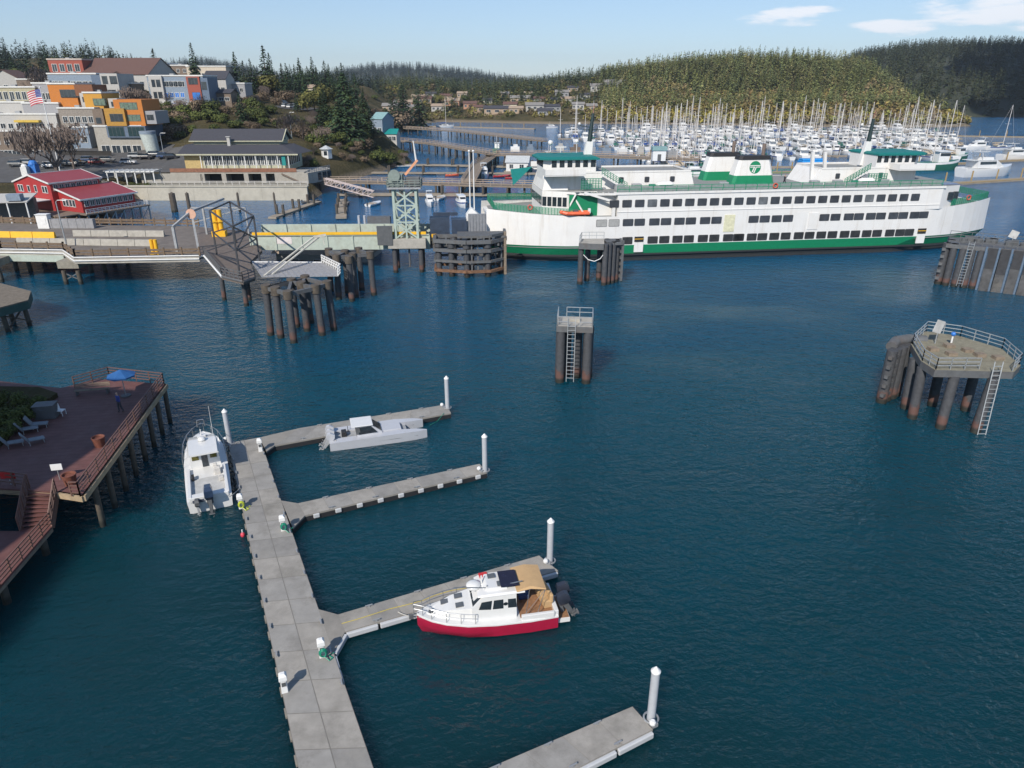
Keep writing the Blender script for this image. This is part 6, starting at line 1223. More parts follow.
def bld(name, label, px0, px1, pt, pb, Y, depth, wall, rz=0.0, roof='flat', roofm=None, rows=(), side=(), cat_='building', group=None, ridge=None, trimm=None, over=.35):
    p0 = up(px0,pb,Y); p1 = up(px1,pb,Y); pt_ = up((px0+px1)/2,pt,Y); w = p1.x-p0.x; zb = min(p0.z,p1.z); h = pt_.z-zb
    t = thing(name, label, cat_, ((p0.x+p1.x)/2, Y, zb), R(rz), group); b = MB(); b.box(-w/2,w/2,0,depth,-5,h)
    wl = b.build('wall', wall, t); rm = roofm or grey
    if roof == 'flat':
        b = MB(); b.box(-w/2-.15,w/2+.15,-.15,depth+.15,h+.003,h+.12,0)
        for x0,x1,y0,y1 in ((-w/2-.2,w/2+.2,-.2,.1),(-w/2-.2,w/2+.2,depth-.1,depth+.2),(-w/2-.2,-w/2+.1,.1,depth-.1),(w/2-.1,w/2+.2,.1,depth-.1)): b.box(x0,x1,y0,y1,h+.13,h+.55,1)
        b.build('roof', [rm, trimm or trim], t)
        b = MB(); b.box(-w*.2,-w*.2+1.6,depth*.4,depth*.4+1.2,h+.12,h+1.1); b.build('roof_vent', grey, t)
    elif roof == 'gable':                # ridge along x
        rh = ridge or depth*.3; o = over; b = MB(); rg_ = [(-w/2-o,-o,h-.1),(-w/2-o,depth/2,h+rh),(-w/2-o,depth+o,h-.1)]; rr = [(x+w+2*o,y,z) for x,y,z in rg_]
        th = .2; up_ = lambda P: [(x,y,z+th) for x,y,z in P]
        for (i,j) in ((0,1),(1,2)): b.loft([[rg_[i],rg_[j],up_(rg_)[j],up_(rg_)[i]],[rr[i],rr[j],up_(rr)[j],up_(rr)[i]]])
        b.build('roof', rm, t); b = MB(); b.add([(-w/2+.01,0,h),(-w/2+.01,depth,h),(-w/2+.01,depth/2,h+rh-.05),(w/2-.01,0,h),(w/2-.01,depth,h),(w/2-.01,depth/2,h+rh-.05)],[(0,2,1),(3,4,5)]); b.build('gable', wall, t)
    elif roof == 'gabley':               # ridge along y, gable faces front
        rh = ridge or w*.3; o = over; b = MB(); f = [(-w/2-o,-o,h-.1),(0,-o,h+rh),(w/2+o,-o,h-.1)]; k = [(x,y+depth+2*o,z) for x,y,z in f]; th = .2; up_ = lambda P: [(x,y,z+th) for x,y,z in P]
        for (i,j) in ((0,1),(1,2)): b.loft([[f[i],f[j],up_(f)[j],up_(f)[i]],[k[i],k[j],up_(k)[j],up_(k)[i]]])
        b.build('roof', rm, t); b = MB(); b.add([(-w/2,0.01,h),(w/2,0.01,h),(0,0.01,h+rh-.05),(-w/2,depth-.01,h),(w/2,depth-.01,h),(0,depth-.01,h+rh-.05)],[(0,1,2),(4,3,5)]); b.build('gable', wall, t)
    for (n, z, ww, wh, *rest) in rows:
        x0, x1 = (rest[0], rest[1]) if rest else (.06,.94); gl = rest[2] if len(rest) > 2 else None
        for k in range(n): window(t, -w/2+w*(x0+(x1-x0)*(k+.5)/n), 0, h*z, ww, wh, gl=gl)
    for (n, z, ww, wh) in side:
        for k in range(n): window(t, w/2, depth*(k+.5)/n, h*z, ww, wh, 'r')
    t['w'] = w; t['h'] = h; return t
org = mat('orange_panel',(0.46,0.155,0.02),.6,var=.08); ylo = mat('amber_panel',(0.50,0.25,0.03),.6,var=.08); och = mat('ochre_panel',(0.38,0.20,0.03),.6); rust = mat('rust_brown_panel',(0.18,0.07,0.03),.7)
bluegrey = mat('blue_grey_siding',(0.20,0.25,0.31),.6); slate = mat('slate_blue',(0.10,0.14,0.20),.6); brick = mat('red_brick',(0.30,0.075,0.05),.8,var=.15,scale=4); brown = mat('brown_shingle',(0.115,0.062,0.05),.85,var=.15,scale=2); char = mat('charcoal_shingle',(0.045,0.045,0.055),.8,var=.15); tealg = mat('dark_teal_glazing',(0.02,0.045,0.05),.15); olive = mat('olive_cream',(0.36,0.33,0.22),.7); white2 = mat('warm_white_stucco',(0.41,0.40,0.38),.7,var=.08,stain=(0.38,0.35,0.30),stain_amt=.4); stone = mat('grey_stucco',(0.28,0.28,0.29),.7,var=.1); browns = mat('brown_facade',(0.17,0.13,0.10),.8,var=.2)
# orange hotel: four coloured boxes over a dark glazed base
h = bld('apartment_building','modern orange and ochre box building above dark glazed shopfronts','107'and 100,147,127,157,236,13,bare_conc,0,rows=[(4,.12,2.6,2.4)])
def bay(par,px0,px1,pt,pb,Y,depth,m,wins,nm='bay'):
    p0 = up(px0,pb,Y); p1 = up(px1,pb,Y); zt = up(px0,pt,Y).z; o = Vector(par.location); b = MB(); x0 = p0.x-o.x; x1 = p1.x-o.x; y = Y-o.y; z0 = p0.z-o.z; z1 = zt-o.z; b.box(x0,x1,y,y+depth,z0,z1)
    q_ = b.build(nm, m, par)
    for (a,c,d,e,g_) in wins:
        wb2 = MB(); X0 = x0+(x1-x0)*a; X1 = x0+(x1-x0)*c; Z0 = z0+(z1-z0)*d; Z1 = z0+(z1-z0)*e; wb2.box(X0,X1,y-.06,y+.05,Z0,Z1,0); n_ = max(1,round((X1-X0)/1.3)); [wb2.box(X0+(X1-X0)*k/n_-.04,X0+(X1-X0)*k/n_+.04,y-.1,y,Z0,Z1,1) for k in range(n_+1)]; wb2.box(X0-.1,X1+.1,y-.1,y,Z1,Z1+.1,1); wb2.build('window', [g_, dgrey], q_)
    return q_
pgl = mat('pale_green_glass',(0.12,0.17,0.13),.15,var=.5)
bay(h,108,147,126,137.5,235.2,12,slate,[(.05,.45,.1,.9,tealg),(.55,.97,.1,.9,tealg)]); bay(h,118,146,99.5,126,236.0,12,org,[(.22,.82,.62,.88,pgl),(.3,.86,.18,.42,pgl)]); bay(h,107,127,108.5,126,235.0,10,och,[(.25,.88,.25,.68,winm)]); bay(h,146,157,111,124,236.6,9,stone,[(.2,.8,.3,.7,winm)]); bay(h,98,108,109,138,237.0,8,browns,[(.2,.7,.5,.7,winm)])
h = bld('apartment_building','orange box building with wide dark window, highest on the slope',55,82,84.5,118,250,12,org,0,roofm=bare_conc)
bay(h,61,80,89.5,97.5,249.8,1,winm,[(.02,.98,.05,.95,winm)],'window_band'); bay(h,76,94,84.5,96,249.0,9,rust,[],'side_panel'); bay(h,82,90,93,107,248.5,6,white2,[(.3,.7,.35,.7,winm)],'white_bay')
h = bld('apartment_building','amber box building with green window, between the two orange ones',89,107,93.5,122,246,11,ylo,0,roofm=bare_conc); bay(h,94,106,98.5,105.5,245.8,1,pgl,[(.02,.98,.05,.95,pgl)],'window_band'); bay(h,110,119,98.5,110,246.5,6,white2,[(.3,.7,.3,.7,winm)],'white_bay')
h = bld('apartment_building','light blue grey apartment block with balconies below the brick building',55,103,74.5,108,276,14,bluegrey,0,rows=[(7,.62,1.6,2.0)],roofm=bare_conc); bay(h,96,106,75,101,275.5,8,slate,[],'dark_bay'); bay(h,105,122,73.5,101,275.0,12,white2,[(.1,.4,.62,.9,winm),(.55,.95,.62,.9,winm),(.3,.75,.15,.4,winm)],'white_bay')
bld('brick_building','red brick building with white windows on the hilltop',53,87,60,85,308,14,brick,0,rows=[(4,.55,1.8,2.6)],roofm=grey,trimm=mat('pale_cornice',(0.5,0.42,0.36),.6))
bld('long_building','long building with a big brown shingle roof on the hilltop',84,152,74.5,92,305,24,white2,-3,'gable',brown,ridge=6.2,rows=[(9,.35,1.5,1.6)])
h = bld('apartment_building','grey blue apartment terrace with red brick bay and blue balconies',153,208,76.5,112,290,14,bluegrey,0,rows=[(8,.72,1.6,1.8,.02,.66),(6,.42,1.4,1.6,.06,.64,blue),(6,.12,1.8,1.9,.06,.64,blue)],roofm=bare_conc)
bay(h,153,166,75.5,104,289.0,10,white2,[(.2,.45,.6,.85,winm),(.55,.85,.6,.85,winm),(.2,.45,.2,.42,winm),(.55,.85,.2,.42,winm)],'white_bay'); bay(h,190,203,76.5,103,289.0,10,brick,[(.15,.85,.7,.95,winm),(.3,.9,.08,.4,blue)],'brick_bay'); bay(h,203,211,78,104,289.4,10,slate,[(.2,.8,.55,.85,winm)],'slate_bay')
b = MB(); w_ = h['w']; b.box(-w_*.25,w_*.55,-2.6,0,up(180,104,289).z-h.location.z-.3,up(180,104,289).z-h.location.z); b.rail([(-w_*.25,-2.5,up(180,104,289).z-h.location.z),(w_*.55,-2.5,up(180,104,289).z-h.location.z)],1.1,1.5,.06,3); b.build('balcony', trim, h)
bld('flat_building','cream flat roofed building far behind the blue apartments',189,228,67,84,345,16,mat('cream_block',(0.52,0.45,0.36),.7),0,rows=[(6,.4,2,1.6)],roofm=bare_conc)
bld('white_house','white house right of the blue apartments',206,228,79,97,312,10,white2,0,'gable',char,rows=[(4,.3,1.5,1.6)])
bld('cottage','low dark roofed cottage below the white house',212,232,93,104,296,8,browns,0,'gable',char,ridge=1.2,rows=[(3,.3,1.6,1.2)])
bld('flat_building','olive cream flat block at the left edge',-6,42,88,118,257,14,olive,0,rows=[(7,.62,1.4,2.4)],roofm=browns)
bld('flat_building','grey flat block beside the olive cream one',40,57,84,118,258,12,stone,0,rows=[(3,.55,1.8,2.0)],roofm=bare_conc)
bld('flat_building','white terrace block stepping down at the left edge',-6,30,103,125,252,10,white2,0,rows=[(3,.3,1.8,1.6)],roofm=bare_conc)
bld('flat_building','grey terrace block below the orange box building',28,64,104,128,249,10,stone,0,rows=[(4,.35,2.2,1.4)],roofm=white2)
h = bld('shop_building','low white shop building with yellow awning behind the large bare tree',-6,64,115,150,243,12,white2,0,rows=[(8,.62,1.5,1.5),(6,.15,3.2,2.2)],roofm=white2)
b = MB(); b.box(-1.5,6.5,-1.6,-.1,h['h']*.80,h['h']*.86); b.build('awning', mat('yellow_awning',(0.55,0.38,0.06),.7), h)
bld('shop_building','brown fronted shop row behind the street bare trees',-6,76,132,162,239,9,browns,0,rows=[(9,.15,2.6,2.2),(8,.6,1.4,1.3)],roofm=bare_conc)
bld('shop_building','small pale blue gabled shop between brown row and concrete shopfronts',76,94,128,158,238,9,bluegrey,0,rows=[(2,.52,1.6,1.8),(2,.08,2.2,2.2)],roofm=slate)
bld('shop_building','grey stone building terrace above the pale blue shop',64,100,109,136,243,9,mat('stone_wall',(0.24,0.21,0.18),.85,var=.25),0,rows=[(5,.5,1.4,1.8)],roofm=bare_conc)
bld('white_house','gabled white house behind the bare tree at the left edge',-4,20,78,94,300,14,white2,10,'gabley',brown,rows=[(3,.3,1.5,1.5)])
bld('flat_building','low pale roofed building right of the gabled white house',20,54,80,96,292,16,browns,0,rows=[(5,.3,1.8,1.4)],roofm=white2)
q_ = on_ground(154,154); b = MB(); zt = up(150,131,q_.y).z-q_.z; b.loft([[(1.9*math.cos(i*math.pi/8),1.9*math.sin(i*math.pi/8),-1) for i in range(16)],[(2.4*math.cos(i*math.pi/8)-.8,2.4*math.sin(i*math.pi/8),zt*.86) for i in range(16)]],0)
b.loft([[(2.45*math.cos(i*math.pi/8)-.8,2.45*math.sin(i*math.pi/8),zt*.86) for i in range(16)],[(2.45*math.cos(i*math.pi/8)-.8,2.45*math.sin(i*math.pi/8),zt) for i in range(16)]],1); o = b.build('round_tank', [mat('pale_green_white',(0.45,0.50,0.47),.6), bluegrey], None, True); o.location = q_; tag(o, 'pale round tower narrowing downward beside the glazed shopfronts', 'tower')
# parapet along the street
for k,(x0,x1,y,m_,lab) in enumerate([(58,112,156,mat('dark_hedge_wall',(0.05,0.045,0.04),.9),'long dark low wall along the street behind the bare trees')]):
    a = on_ground(x0,y); c = on_ground(x1,y); b = MB(); b.beam(a+Vector((0,0,.4)),c+Vector((0,0,.4)),.6,1.8); b.beam(a+Vector((0,0,1.35)),c+Vector((0,0,1.35)),.8,.15); o = b.build('low_wall', m_); tag(o, lab, 'wall')
# ---- grey-roofed restaurant above the bulkhead
RX = up(190,152,203); rest = thing('restaurant', 'pale yellow waterfront restaurant with dark grey roofs above the concrete bulkhead', 'building', (-76,203,6.6), R(1))
palegreen = mat('pale_yellow_green',(0.40,0.39,0.28),.7); yel2 = mat('warm_yellow_wall',(0.42,0.31,0.13),.7)
W0, W1 = -14.5, 14.5
b = MB(); b.box(W0,W1-.5,0,14,-.5,4.0); b.build('wall', palegreen, rest)
b = MB(); b.loft([[(W0-1.5,-1.6,4.0),(W1+2.5,-1.6,4.0),(W1+4,9,4.0),(W0-1.5,9,4.0)],[(W0-1,3.6,6.1),(W1-3,3.6,6.1),(W1-1,9,6.1),(W0-1,9,6.1)]]); b.box(W0-1.5,W1+2.5,-1.65,-1.5,3.8,4.05); b.build('lower_roof', char, rest)
b = MB(); b.box(W0-1.6,W1+2.6,-1.75,-1.66,3.75,4.1); b.build('eave_trim', palegreen, rest)
b = MB(); b.box(W0+1,W1-8+4,5,13.5,5.0,7.2); b.build('upper_wall', palegreen, rest)
b = MB(); P0 = [(W0,4.4,6.95),(W0,9.2,9.8),(W0,14,6.95)]; P1 = [(11.6,y,z) for x,y,z in P0]; th=.25
for i,j in ((0,1),(1,2)): b.loft([[P0[i],P0[j],(P0[j][0],P0[j][1],P0[j][2]+th),(P0[i][0],P0[i][1],P0[i][2]+th)],[P1[i],P1[j],(P1[j][0],P1[j][1],P1[j][2]+th),(P1[i][0],P1[i][1],P1[i][2]+th)]])
b.build('upper_roof', char, rest); b = MB(); b.add([(11.0,5,6.9),(11.0,13.4,6.9),(11.0,9.2,9.5)],[(0,1,2)]); b.beam((11.7,4.3,7.0),(11.7,9.2,9.95),.25); b.beam((11.7,14.1,7.0),(11.7,9.2,9.95),.25); b.beam((W0,4.3,7.0),(11.7,4.3,7.0),.25); b.build('gable', [palegreen], rest)
b = MB(); b.box(11.0,11.1,8.6,9.8,7.2,8.9); b.build('gable_window', glass, rest)
for k in range(22): window(rest, W0+5.6+k*1.04, 0, 1.1, .78, 2.3)
for k in range(6): window(rest, W1-.5, 1+k*1.9, 1.0, 1.3, 2.4, 'r')
window(rest, W0+2.2, 0, 1.3, 2.4, 1.3, gl=tealg)
b = MB(); b.box(W0-.2,W0+4.6,-.12,-.02,-.4,3.8); b.build('yellow_wall', yel2, rest)
b = MB(); b.box(-3.4,-2.6,3.0,3.8,5.4,8.2); b.box(-3.6,-2.4,2.8,4.0,8.2,8.35); b.build('chimney', white2, rest)
b = MB(); b.box(12.4,13.4,-1.2,-.8,1.0,3.6); b.build('teal_umbrella_closed', teal, rest)
b = MB(); b.box(W0-2,W1+5,-6.2,0,-.6,-.2); b.box(W0-2,W1+3,-6.3,-6.1,-.2,.8,1); b.build('terrace', [bare_conc, mat('reddish_planter',(0.22,0.10,0.06),.8,var=.3)], rest)
b = MB(); [b.beam((W0+4.8+k*3.0,-1.4,-.2),(W0+4.8+k*3.0,-1.4,3.9),.2) for k in range(9)]; b.build('porch_post', trim, rest)
# basement wall with openings
bw_ = MB(); bw_.box(W0-10,W0+6.5,-6.4,-5.9,-3.4,-.55); bw_.box(W0+6.5,W1-1.5,-3.0,-2.7,-3.4,-.55); bw_.box(W1-3,W1+6,-6.4,-5.9,-3.4,-.55)
for x in (W0+6.5,W0+12.3,W0+18.3,W0+23): bw_.box(x-.6,x+.6,-6.4,-2.9,-3.4,-.62)
bw_.build('basement_wall', bare_conc, rest)
for x in (W0+9.4,W0+15.3,W0+20.6): b = MB(); b.box(x-2.2,x+2.2,-3.1,-3.0,-3.3,-.9); b.build('dark_opening', mat('dark_interior',(0.03,0.03,0.03),.6), rest)
for k in range(5): b = MB(); b.rbox((W1+6+.9*k,-5.2+2.2*k,-1.9),(.15,1.6,2.0),R(-20)); b.build('dark_window', glass, rest)
b = MB(); b.loft([[(W1+5.9,-6.3,z) ,(W1+9.6,4.5,z),(W1+8,9,z),(W1,9,z),(W1,-6.3,z)] for z in (-3.4,-.5)]); b.rail([(W1+5.9,-6.3,-.5),(W1+9.6,4.5,-.5)],1.0,1.2,.05,3,1); b.build('right_wing', [bare_conc, grey], rest)
b = MB(); b.beam((W1-1,-6.6,-.6),(W1+4.6,-6.6,-3.2),.5,.3); b.build('ramp_rail', browns, rest)
# bulkhead and promenade fence
b = MB(); b.box(-102,-54,189.4,190.6,-2,3.5); b.box(-102.3,-53.7,189.2,190.8,3.5,3.75); [b.box(-102+k*6,-101.9+k*6,189.36,189.4,-1,3.5) for k in range(9)]; tag(b.build('bulkhead', mat('pale_bulkhead',(0.44,0.41,0.34),.85,var=.12,stain=(0.24,0.22,0.18),stain_amt=.6,stain_scale=.25)), 'pale concrete bulkhead wall along the water below the restaurant', 'wall')
b = MB(); b.rail([(-96,191.2,3.6),(-54,191,3.6)],1.1,2.0,.08,3); tag(b.build('promenade_fence', white2), 'pale post and rail fence along the top of the bulkhead', 'fence')
for px_,w_,lab in ((175,1.6,'wide dark pile against the bulkhead'),(190,.9,'second dark pile against the bulkhead, nearest the first'),(240,.6,'slim dark pile standing off the right half of the bulkhead'),(276,.5,'slim dark pile at the right end of the bulkhead')):
    p = at(px_,212,0); b = MB(); b.tube((p.x,p.y,-2),(p.x,p.y,4.4),w_*.5,w_*.45,n=10); b.tube((p.x,p.y,4.4),(p.x,p.y,4.7),w_*.3,.05,n=10); tag(b.build('timber_pile', timberpile), lab, 'pile', 'timber piles before the bulkhead')
# rocks at the bulkhead's left end
g = random.Random(11); b = MB()
for k in range(150):
    q_ = Vector((-112+g.random()*14, 168+g.random()*24, 0)); z = max(gz(q_.x,q_.y),-.2); r_ = g.uniform(.4,1.1); b.ball((q_.x,q_.y,z), r_, 0, 6, (g.uniform(.7,1.2),g.uniform(.7,1.2),g.uniform(.5,.9)))
tag(b.build('shore_rocks', mat('shore_rock',(0.15,0.135,0.12),.9,var=.35,scale=.5)), 'heap of grey shore rocks below the street', 'rocks', kind='stuff')
# pergola kiosk, red waterfront building, small town objects
p = on_ground(136,184); t = thing('pergola', 'white open pergola beside the street above the rocks', 'pergola', p, R(4)); b = MB(); b.box(-6.3,6.3,-2.5,2.5,3.1,3.4); [b.box(-6.5+k*1.3,-6.4+k*1.3,-2.8,2.8,3.4,3.55) for k in range(11)]; b.build('roof', trim, t)
for k in range(6):
    for y in (-2.2,2.2): b = MB(); b.box(-6+k*2.4-.14,-6+k*2.4+.14,y-.14,y+.14,-.5,3.1); b.build('post', trim, t)
rz_ = R(-12); rp = at(76,205,4.2); red2 = mat('barn_red',(0.33,0.028,0.028),.6,var=.1); redroof = mat('red_metal_roof',(0.25,0.04,0.045),.5,var=.1,stain=(0.3,0.1,0.09),stain_amt=.4)
redb = thing('red_building', 'red waterfront building on stilts with stepped red roofs and white trim', 'building', (at(84,213,3.6).x,at(84,213,3.6).y,3.6), R(62))
def shed(par, x0,x1,y0,y1,z0,zf,zb,nm,roofover=.6):
    b = MB(); b.add([(x0,y0,z0),(x1,y0,z0),(x1,y1,z0),(x0,y1,z0),(x0,y0,zf),(x1,y0,zf),(x1,y1,zb),(x0,y1,zb)],[(0,3,2,1),(0,1,5,4),(1,2,6,5),(2,3,7,6),(3,0,4,7),(4,5,6,7)]); q_ = b.build(nm, red2, par); o = roofover; s_ = (zb-zf)/(y1-y0)
    b = MB(); P = [(x0-o,y0-o,zf-o*s_+.1),(x1+o,y0-o,zf-o*s_+.1),(x1+o,y1+.1,zb+.1),(x0-o,y1+.1,zb+.1)]; b.loft([P,[(a,c,d+.18) for a,c,d in P]],0); 
    for i,j in ((0,1),(1,2),(3,0)): b.beam(Vector(P[i])+Vector((0,0,.05)),Vector(P[j])+Vector((0,0,.05)),.2,.36,1)
    b.build('roof', [redroof, trim], q_); return q_
q_ = shed(redb,0,14.5,0,9,0,3.2,5.2,'front_wing')
for k in range(9): window(q_, 1.2+k*1.5, 0, 1.5, 1.0, 1.3)
for y in (3.2,4.5,5.9,7.2): window(q_, 0, y, 1.3, .9, 1.6, 'l')
q_ = shed(redb,-1.5,11.5,9.05,17,0,6.8,8.4,'upper_wing')
for y in (11,12.2,15.5): window(q_, -1.5, y, 4.4, .9, 1.5, 'l')
for k in range(8): window(q_, -.2+k*1.5, 9.05, 5.0, 1.05, 1.3)
q_ = shed(redb,-1.5,11.5,17.05,25,0,8.35,6.2,'rear_wing',.3)
for y in (18.6,21.6,22.8): window(q_, -1.5, y, 4.2, .9, 1.5, 'l')
window(q_, -1.5, 20.0, 1.2, 1.6, 2.2, 'l')
b = MB(); b.box(-1.2,16.5,-2.8,-.05,-.3,0); b.box(-6,16.5,0,25,-.3,-.02); b.build('stilt_deck', browns, redb); b = MB(); b.rail([(-1,-2.7,0),(16.4,-2.7,0),(16.4,4,0)],1.1,1.0,.06,3); b.build('deck_railing', trim, redb)
for k in range(8):
    for y in (-2.4,1.5): b = MB(); b.beam((-.5+k*2.4,y,-5),(-.5+k*2.4,y,-.3),.28); b.build('stilt', mat('grey_white_post',(0.36,0.36,0.35),.7), redb)
b = MB(); [b.beam((-.5+k*2.4,-2.4,-3.4),(-.5+(k+1)*2.4,-2.4,-.5),.14) for k in range(7)]; b.build('stilt_bracing', _mats['grey_white_post'], redb)
b = MB(); b.box(-5.5,-1.6,10,24,2.6,2.8); [b.beam((-5.3,10.4+k*3.3,0),(-5.3,10.4+k*3.3,2.6),.16) for k in range(5)]; b.build('porch', [trim], redb)
redb.scale = (.83,.83,.83)
t = thing('lean_to_shed', 'pale blue grey lean-to with white posts at the left edge below the red building', 'shed', at(8,215,4.2), R(10)); b = MB(); b.loft([[(-6,-2,2.6),(5,-2,2.6),(5,3,3.6),(-6,3,3.6)],[(-6,-2,2.8),(5,-2,2.8),(5,3,3.8),(-6,3,3.8)]]); b.build('roof', white2, t); b = MB(); b.box(1.5,4,-2.2,-.5,3.0,4.2); b.build('skylight', bluegrey, t)
for k in range(4): b = MB(); b.beam((-5.6+k*3.4,-1.8,-3),(-5.6+k*3.4,-1.8,2.6),.22); b.build('post', trim, t)
b = MB(); b.box(-5.8,4.6,1.5,2.9,-1.5,3.0); b.build('back_wall', browns, t)
b = MB(); b.rbox((0,0,1.4),(1.8,1.8,2.8)); b.ball((0,0,2.9),1.1,n=10); o = b.build('covered_stall', blue, None); o.location = on_ground(36,176); tag(o, 'bright blue covered stall behind the red building', 'stall')
b = MB(); b.rbox((0,0,1.2),(1.6,1.4,2.4)); b.ball((0,0,2.4),.8,1,8); o = b.build('white_tank', [trim, white]); o.location = on_ground(27,177); tag(o, 'small white tank beside the bright blue stall', 'tank')
# flag on its pole
fp = up(44,170,200); fp.z = gz(fp.x,200); top = up(31.5,88,200); t = thing('flagpole', 'tall white flagpole flying a striped flag above the large bare tree', 'flagpole', (top.x+2.2,200,fp.z)); hh = top.z-fp.z
b = MB(); b.tube((0,0,-.5),(-.0,0,hh),.16,.08,n=8); b.ball((0,0,hh+.15),.22); b.build('pole', white, t)
fr_ = MB(); fw_, fh_ = 3.6, 3.4; nx = 12
def fpnt(u_, v_): return (-.1-u_*fw_, .35*math.sin(u_*6+v_)*u_, hh-.3-v_*fh_-.9*u_*u_)
for s_ in range(13):
    for k in range(nx):
        u0, u1 = k/nx, (k+1)/nx; v0, v1 = s_/13, (s_+1)/13; mi = 2 if (s_ < 7 and k < 5) else (0 if s_ % 2 == 0 else 1)
        fr_.add([fpnt(u0,v0),fpnt(u1,v0),fpnt(u1,v1),fpnt(u0,v1)],[(0,1,2,3)],mi)
for r_ in range(5):
    for c_ in range(6):
        u_ = .02+(c_+.5+.25*(r_%2))*.062; v_ = (r_+.6)*7/13/5.4; x_,y_,z_ = fpnt(u_,v_); fr_.add([(x_+.06,y_-.03,z_),(x_,y_-.03,z_+.06),(x_-.06,y_-.03,z_),(x_,y_-.03,z_-.06)],[(0,1,2,3)],1)
fr_.build('flag', [mat('flag_red',(0.45,0.02,0.04),.7), mat('flag_white',(0.65,0.62,0.62),.7), mat('flag_blue',(0.03,0.05,0.22),.7)], t)
lamp_post(113,152,7.5,'lamp post on the street left of the parked white car'); lamp_post(164,156,6,'lamp post at the far end of the parking strip'); lamp_post(292,138,8,'tall curved lamp post right of the restaurant roof')
# parked cars
cp_ = {}
def car(px,py,rz,col,label,Yg=None,kind='suv'):
    p = on_ground(px,py); p.z += .25; key = kind
    t = thing('parked_car', label, 'car', p, rz, 'cars parked in the town'); mcol = mat('car_'+col, {'white':(0.6,0.6,0.6),'black':(0.02,0.02,0.025),'grey':(0.12,0.125,0.13),'blue':(0.04,0.07,0.15),'silver':(0.35,0.36,0.37),'red':(0.3,0.03,0.03)}[col], .25, coat=.5, var=.03)
    if key not in cp_:
        b = MB(); pr = [(-2.2,.35),(2.2,.35),(2.25,.75),(1.15,.98),(.95,1.0),(-2.15,1.0),(-2.25,.7)]; b.loft([[(x,y,z) for x,z in pr] for y in (-.9,.9)]); 
        g_ = MB(); pg_ = [(1.15,.98),(.55,1.6),(-1.75,1.62),(-2.1,1.0)]; g_.loft([[(x,-.82+(.14 if z>1.2 else 0),z) for x,z in pg_],[(x,.82-(.14 if z>1.2 else 0),z) for x,z in pg_]]); r_ = MB(); r_.box(-1.75,.5,-.7,.7,1.6,1.68)
        wls = []; cp_[key] = (b,g_,r_)
    b,g_,r_ = cp_[key]; b.build('body', mcol, t, bevel=.08); g_.build('windows', glass, t); r_.build('roof', mcol, t)
    for x in (-1.35,1.35):
        for y in (-.88,.88): wb2 = MB(); wb2.tube((x,y-.1,.34),(x,y+.1,.34),.34,n=12); wb2.build('wheel', black, t)
car(129,165,.1,'white','white estate car parked on the street below the round tower'); car(137,161,.15,'silver','silver car parked right behind the white estate car'); car(146,160,.1,'black','black car in the row beside the silver one'); car(156,159,.1,'grey','grey car in the middle of the street parking row'); car(165,159,.2,'blue','dark blue car near the restaurant end of the parking row'); car(172,160,.2,'black','last black car of the street parking row beside the restaurant')
for k,(x,y,c_) in enumerate([(286,108,'white'),(291,109,'white'),(296,108,'silver'),(301,108,'white'),(306,109,'blue'),(310,107,'white'),(284,105,'silver')]): car(x,y,1.3,c_,['white car at the left of the upper car park','second white car in the upper car park','silver car in the middle of the upper car park','white car right of the middle silver one in the upper car park','blue car at the right of the upper car park','rightmost white car in the upper car park','silver car in the back row of the upper car park'][k])
car(70,168,.05,'grey','grey car behind the red building'); car(78,166,.05,'black','black car behind the red building roof')
# ---- buildings along the bay
bld('teal_house','grey blue house with teal roof above the rocky point',372,384,119,138,318,10,bluegrey,-20,'gable',mat('pale_teal_roof',(0.20,0.33,0.33),.6),rows=[(2,.3,1.6,1.8)],ridge=2.4)
bld('kiosk','low kiosk with green roof at the head of the trestle',380,397,134,142,318,7,white2,-5,'gable',teal,rows=[(4,.2,1.6,1.6)],ridge=1.8)
p = on_ground(327,158); t = thing('kiosk','small white hexagonal kiosk on the shore bank','kiosk',p); b = MB(); hx = lambda r,z: [(r*math.cos(i*math.pi/3),r*math.sin(i*math.pi/3),z) for i in range(6)]; b.loft([hx(1.7,-.5),hx(1.7,2.4)]); b.build('wall', trim, t); b = MB(); b.loft([hx(2.3,2.4),hx(.15,3.5)]); b.build('roof', mat('pale_grey_roof',(0.4,0.42,0.43),.6), t); b = MB(); b.rbox((0,-1.5,1.2),(1.0,.12,1.3)); b.build('window', glass, t)
def house(px,py,w,d,h,rz,wallm,roofm,label,Yf=None,face='gable'):
    p = on_ground(px,py); w *= .82; d *= .85; h *= .85; t = thing('house', label, 'house', p, R(rz), 'houses across the bay' if p.y > 430 else 'houses on the slope'); b = MB(); b.box(-w/2,w/2,0,d,-3,h); b.build('wall', wallm, t); rh = d*.28; b = MB(); o = .6; P0 = [(-w/2-o,-o,h-.1),(-w/2-o,d/2,h+rh),(-w/2-o,d+o,h-.1)]; P1 = [(-x,y,z) for x,y,z in P0]
    b.loft([P0,P1]); b.build('roof', roofm, t)
    for k in range(3): window(t, -w/2+w*(k+.5)/3, 0, h*.35, w*.16, h*.4)
cols = [white2, mat('tan_siding',(0.36,0.27,0.19),.7), stone, cream, mat('terracotta_wall',(0.40,0.21,0.13),.7)]; rfs = [char, mat('grey_roof',(0.20,0.19,0.18),.8), brown, mat('tan_roof',(0.30,0.23,0.17),.8)]
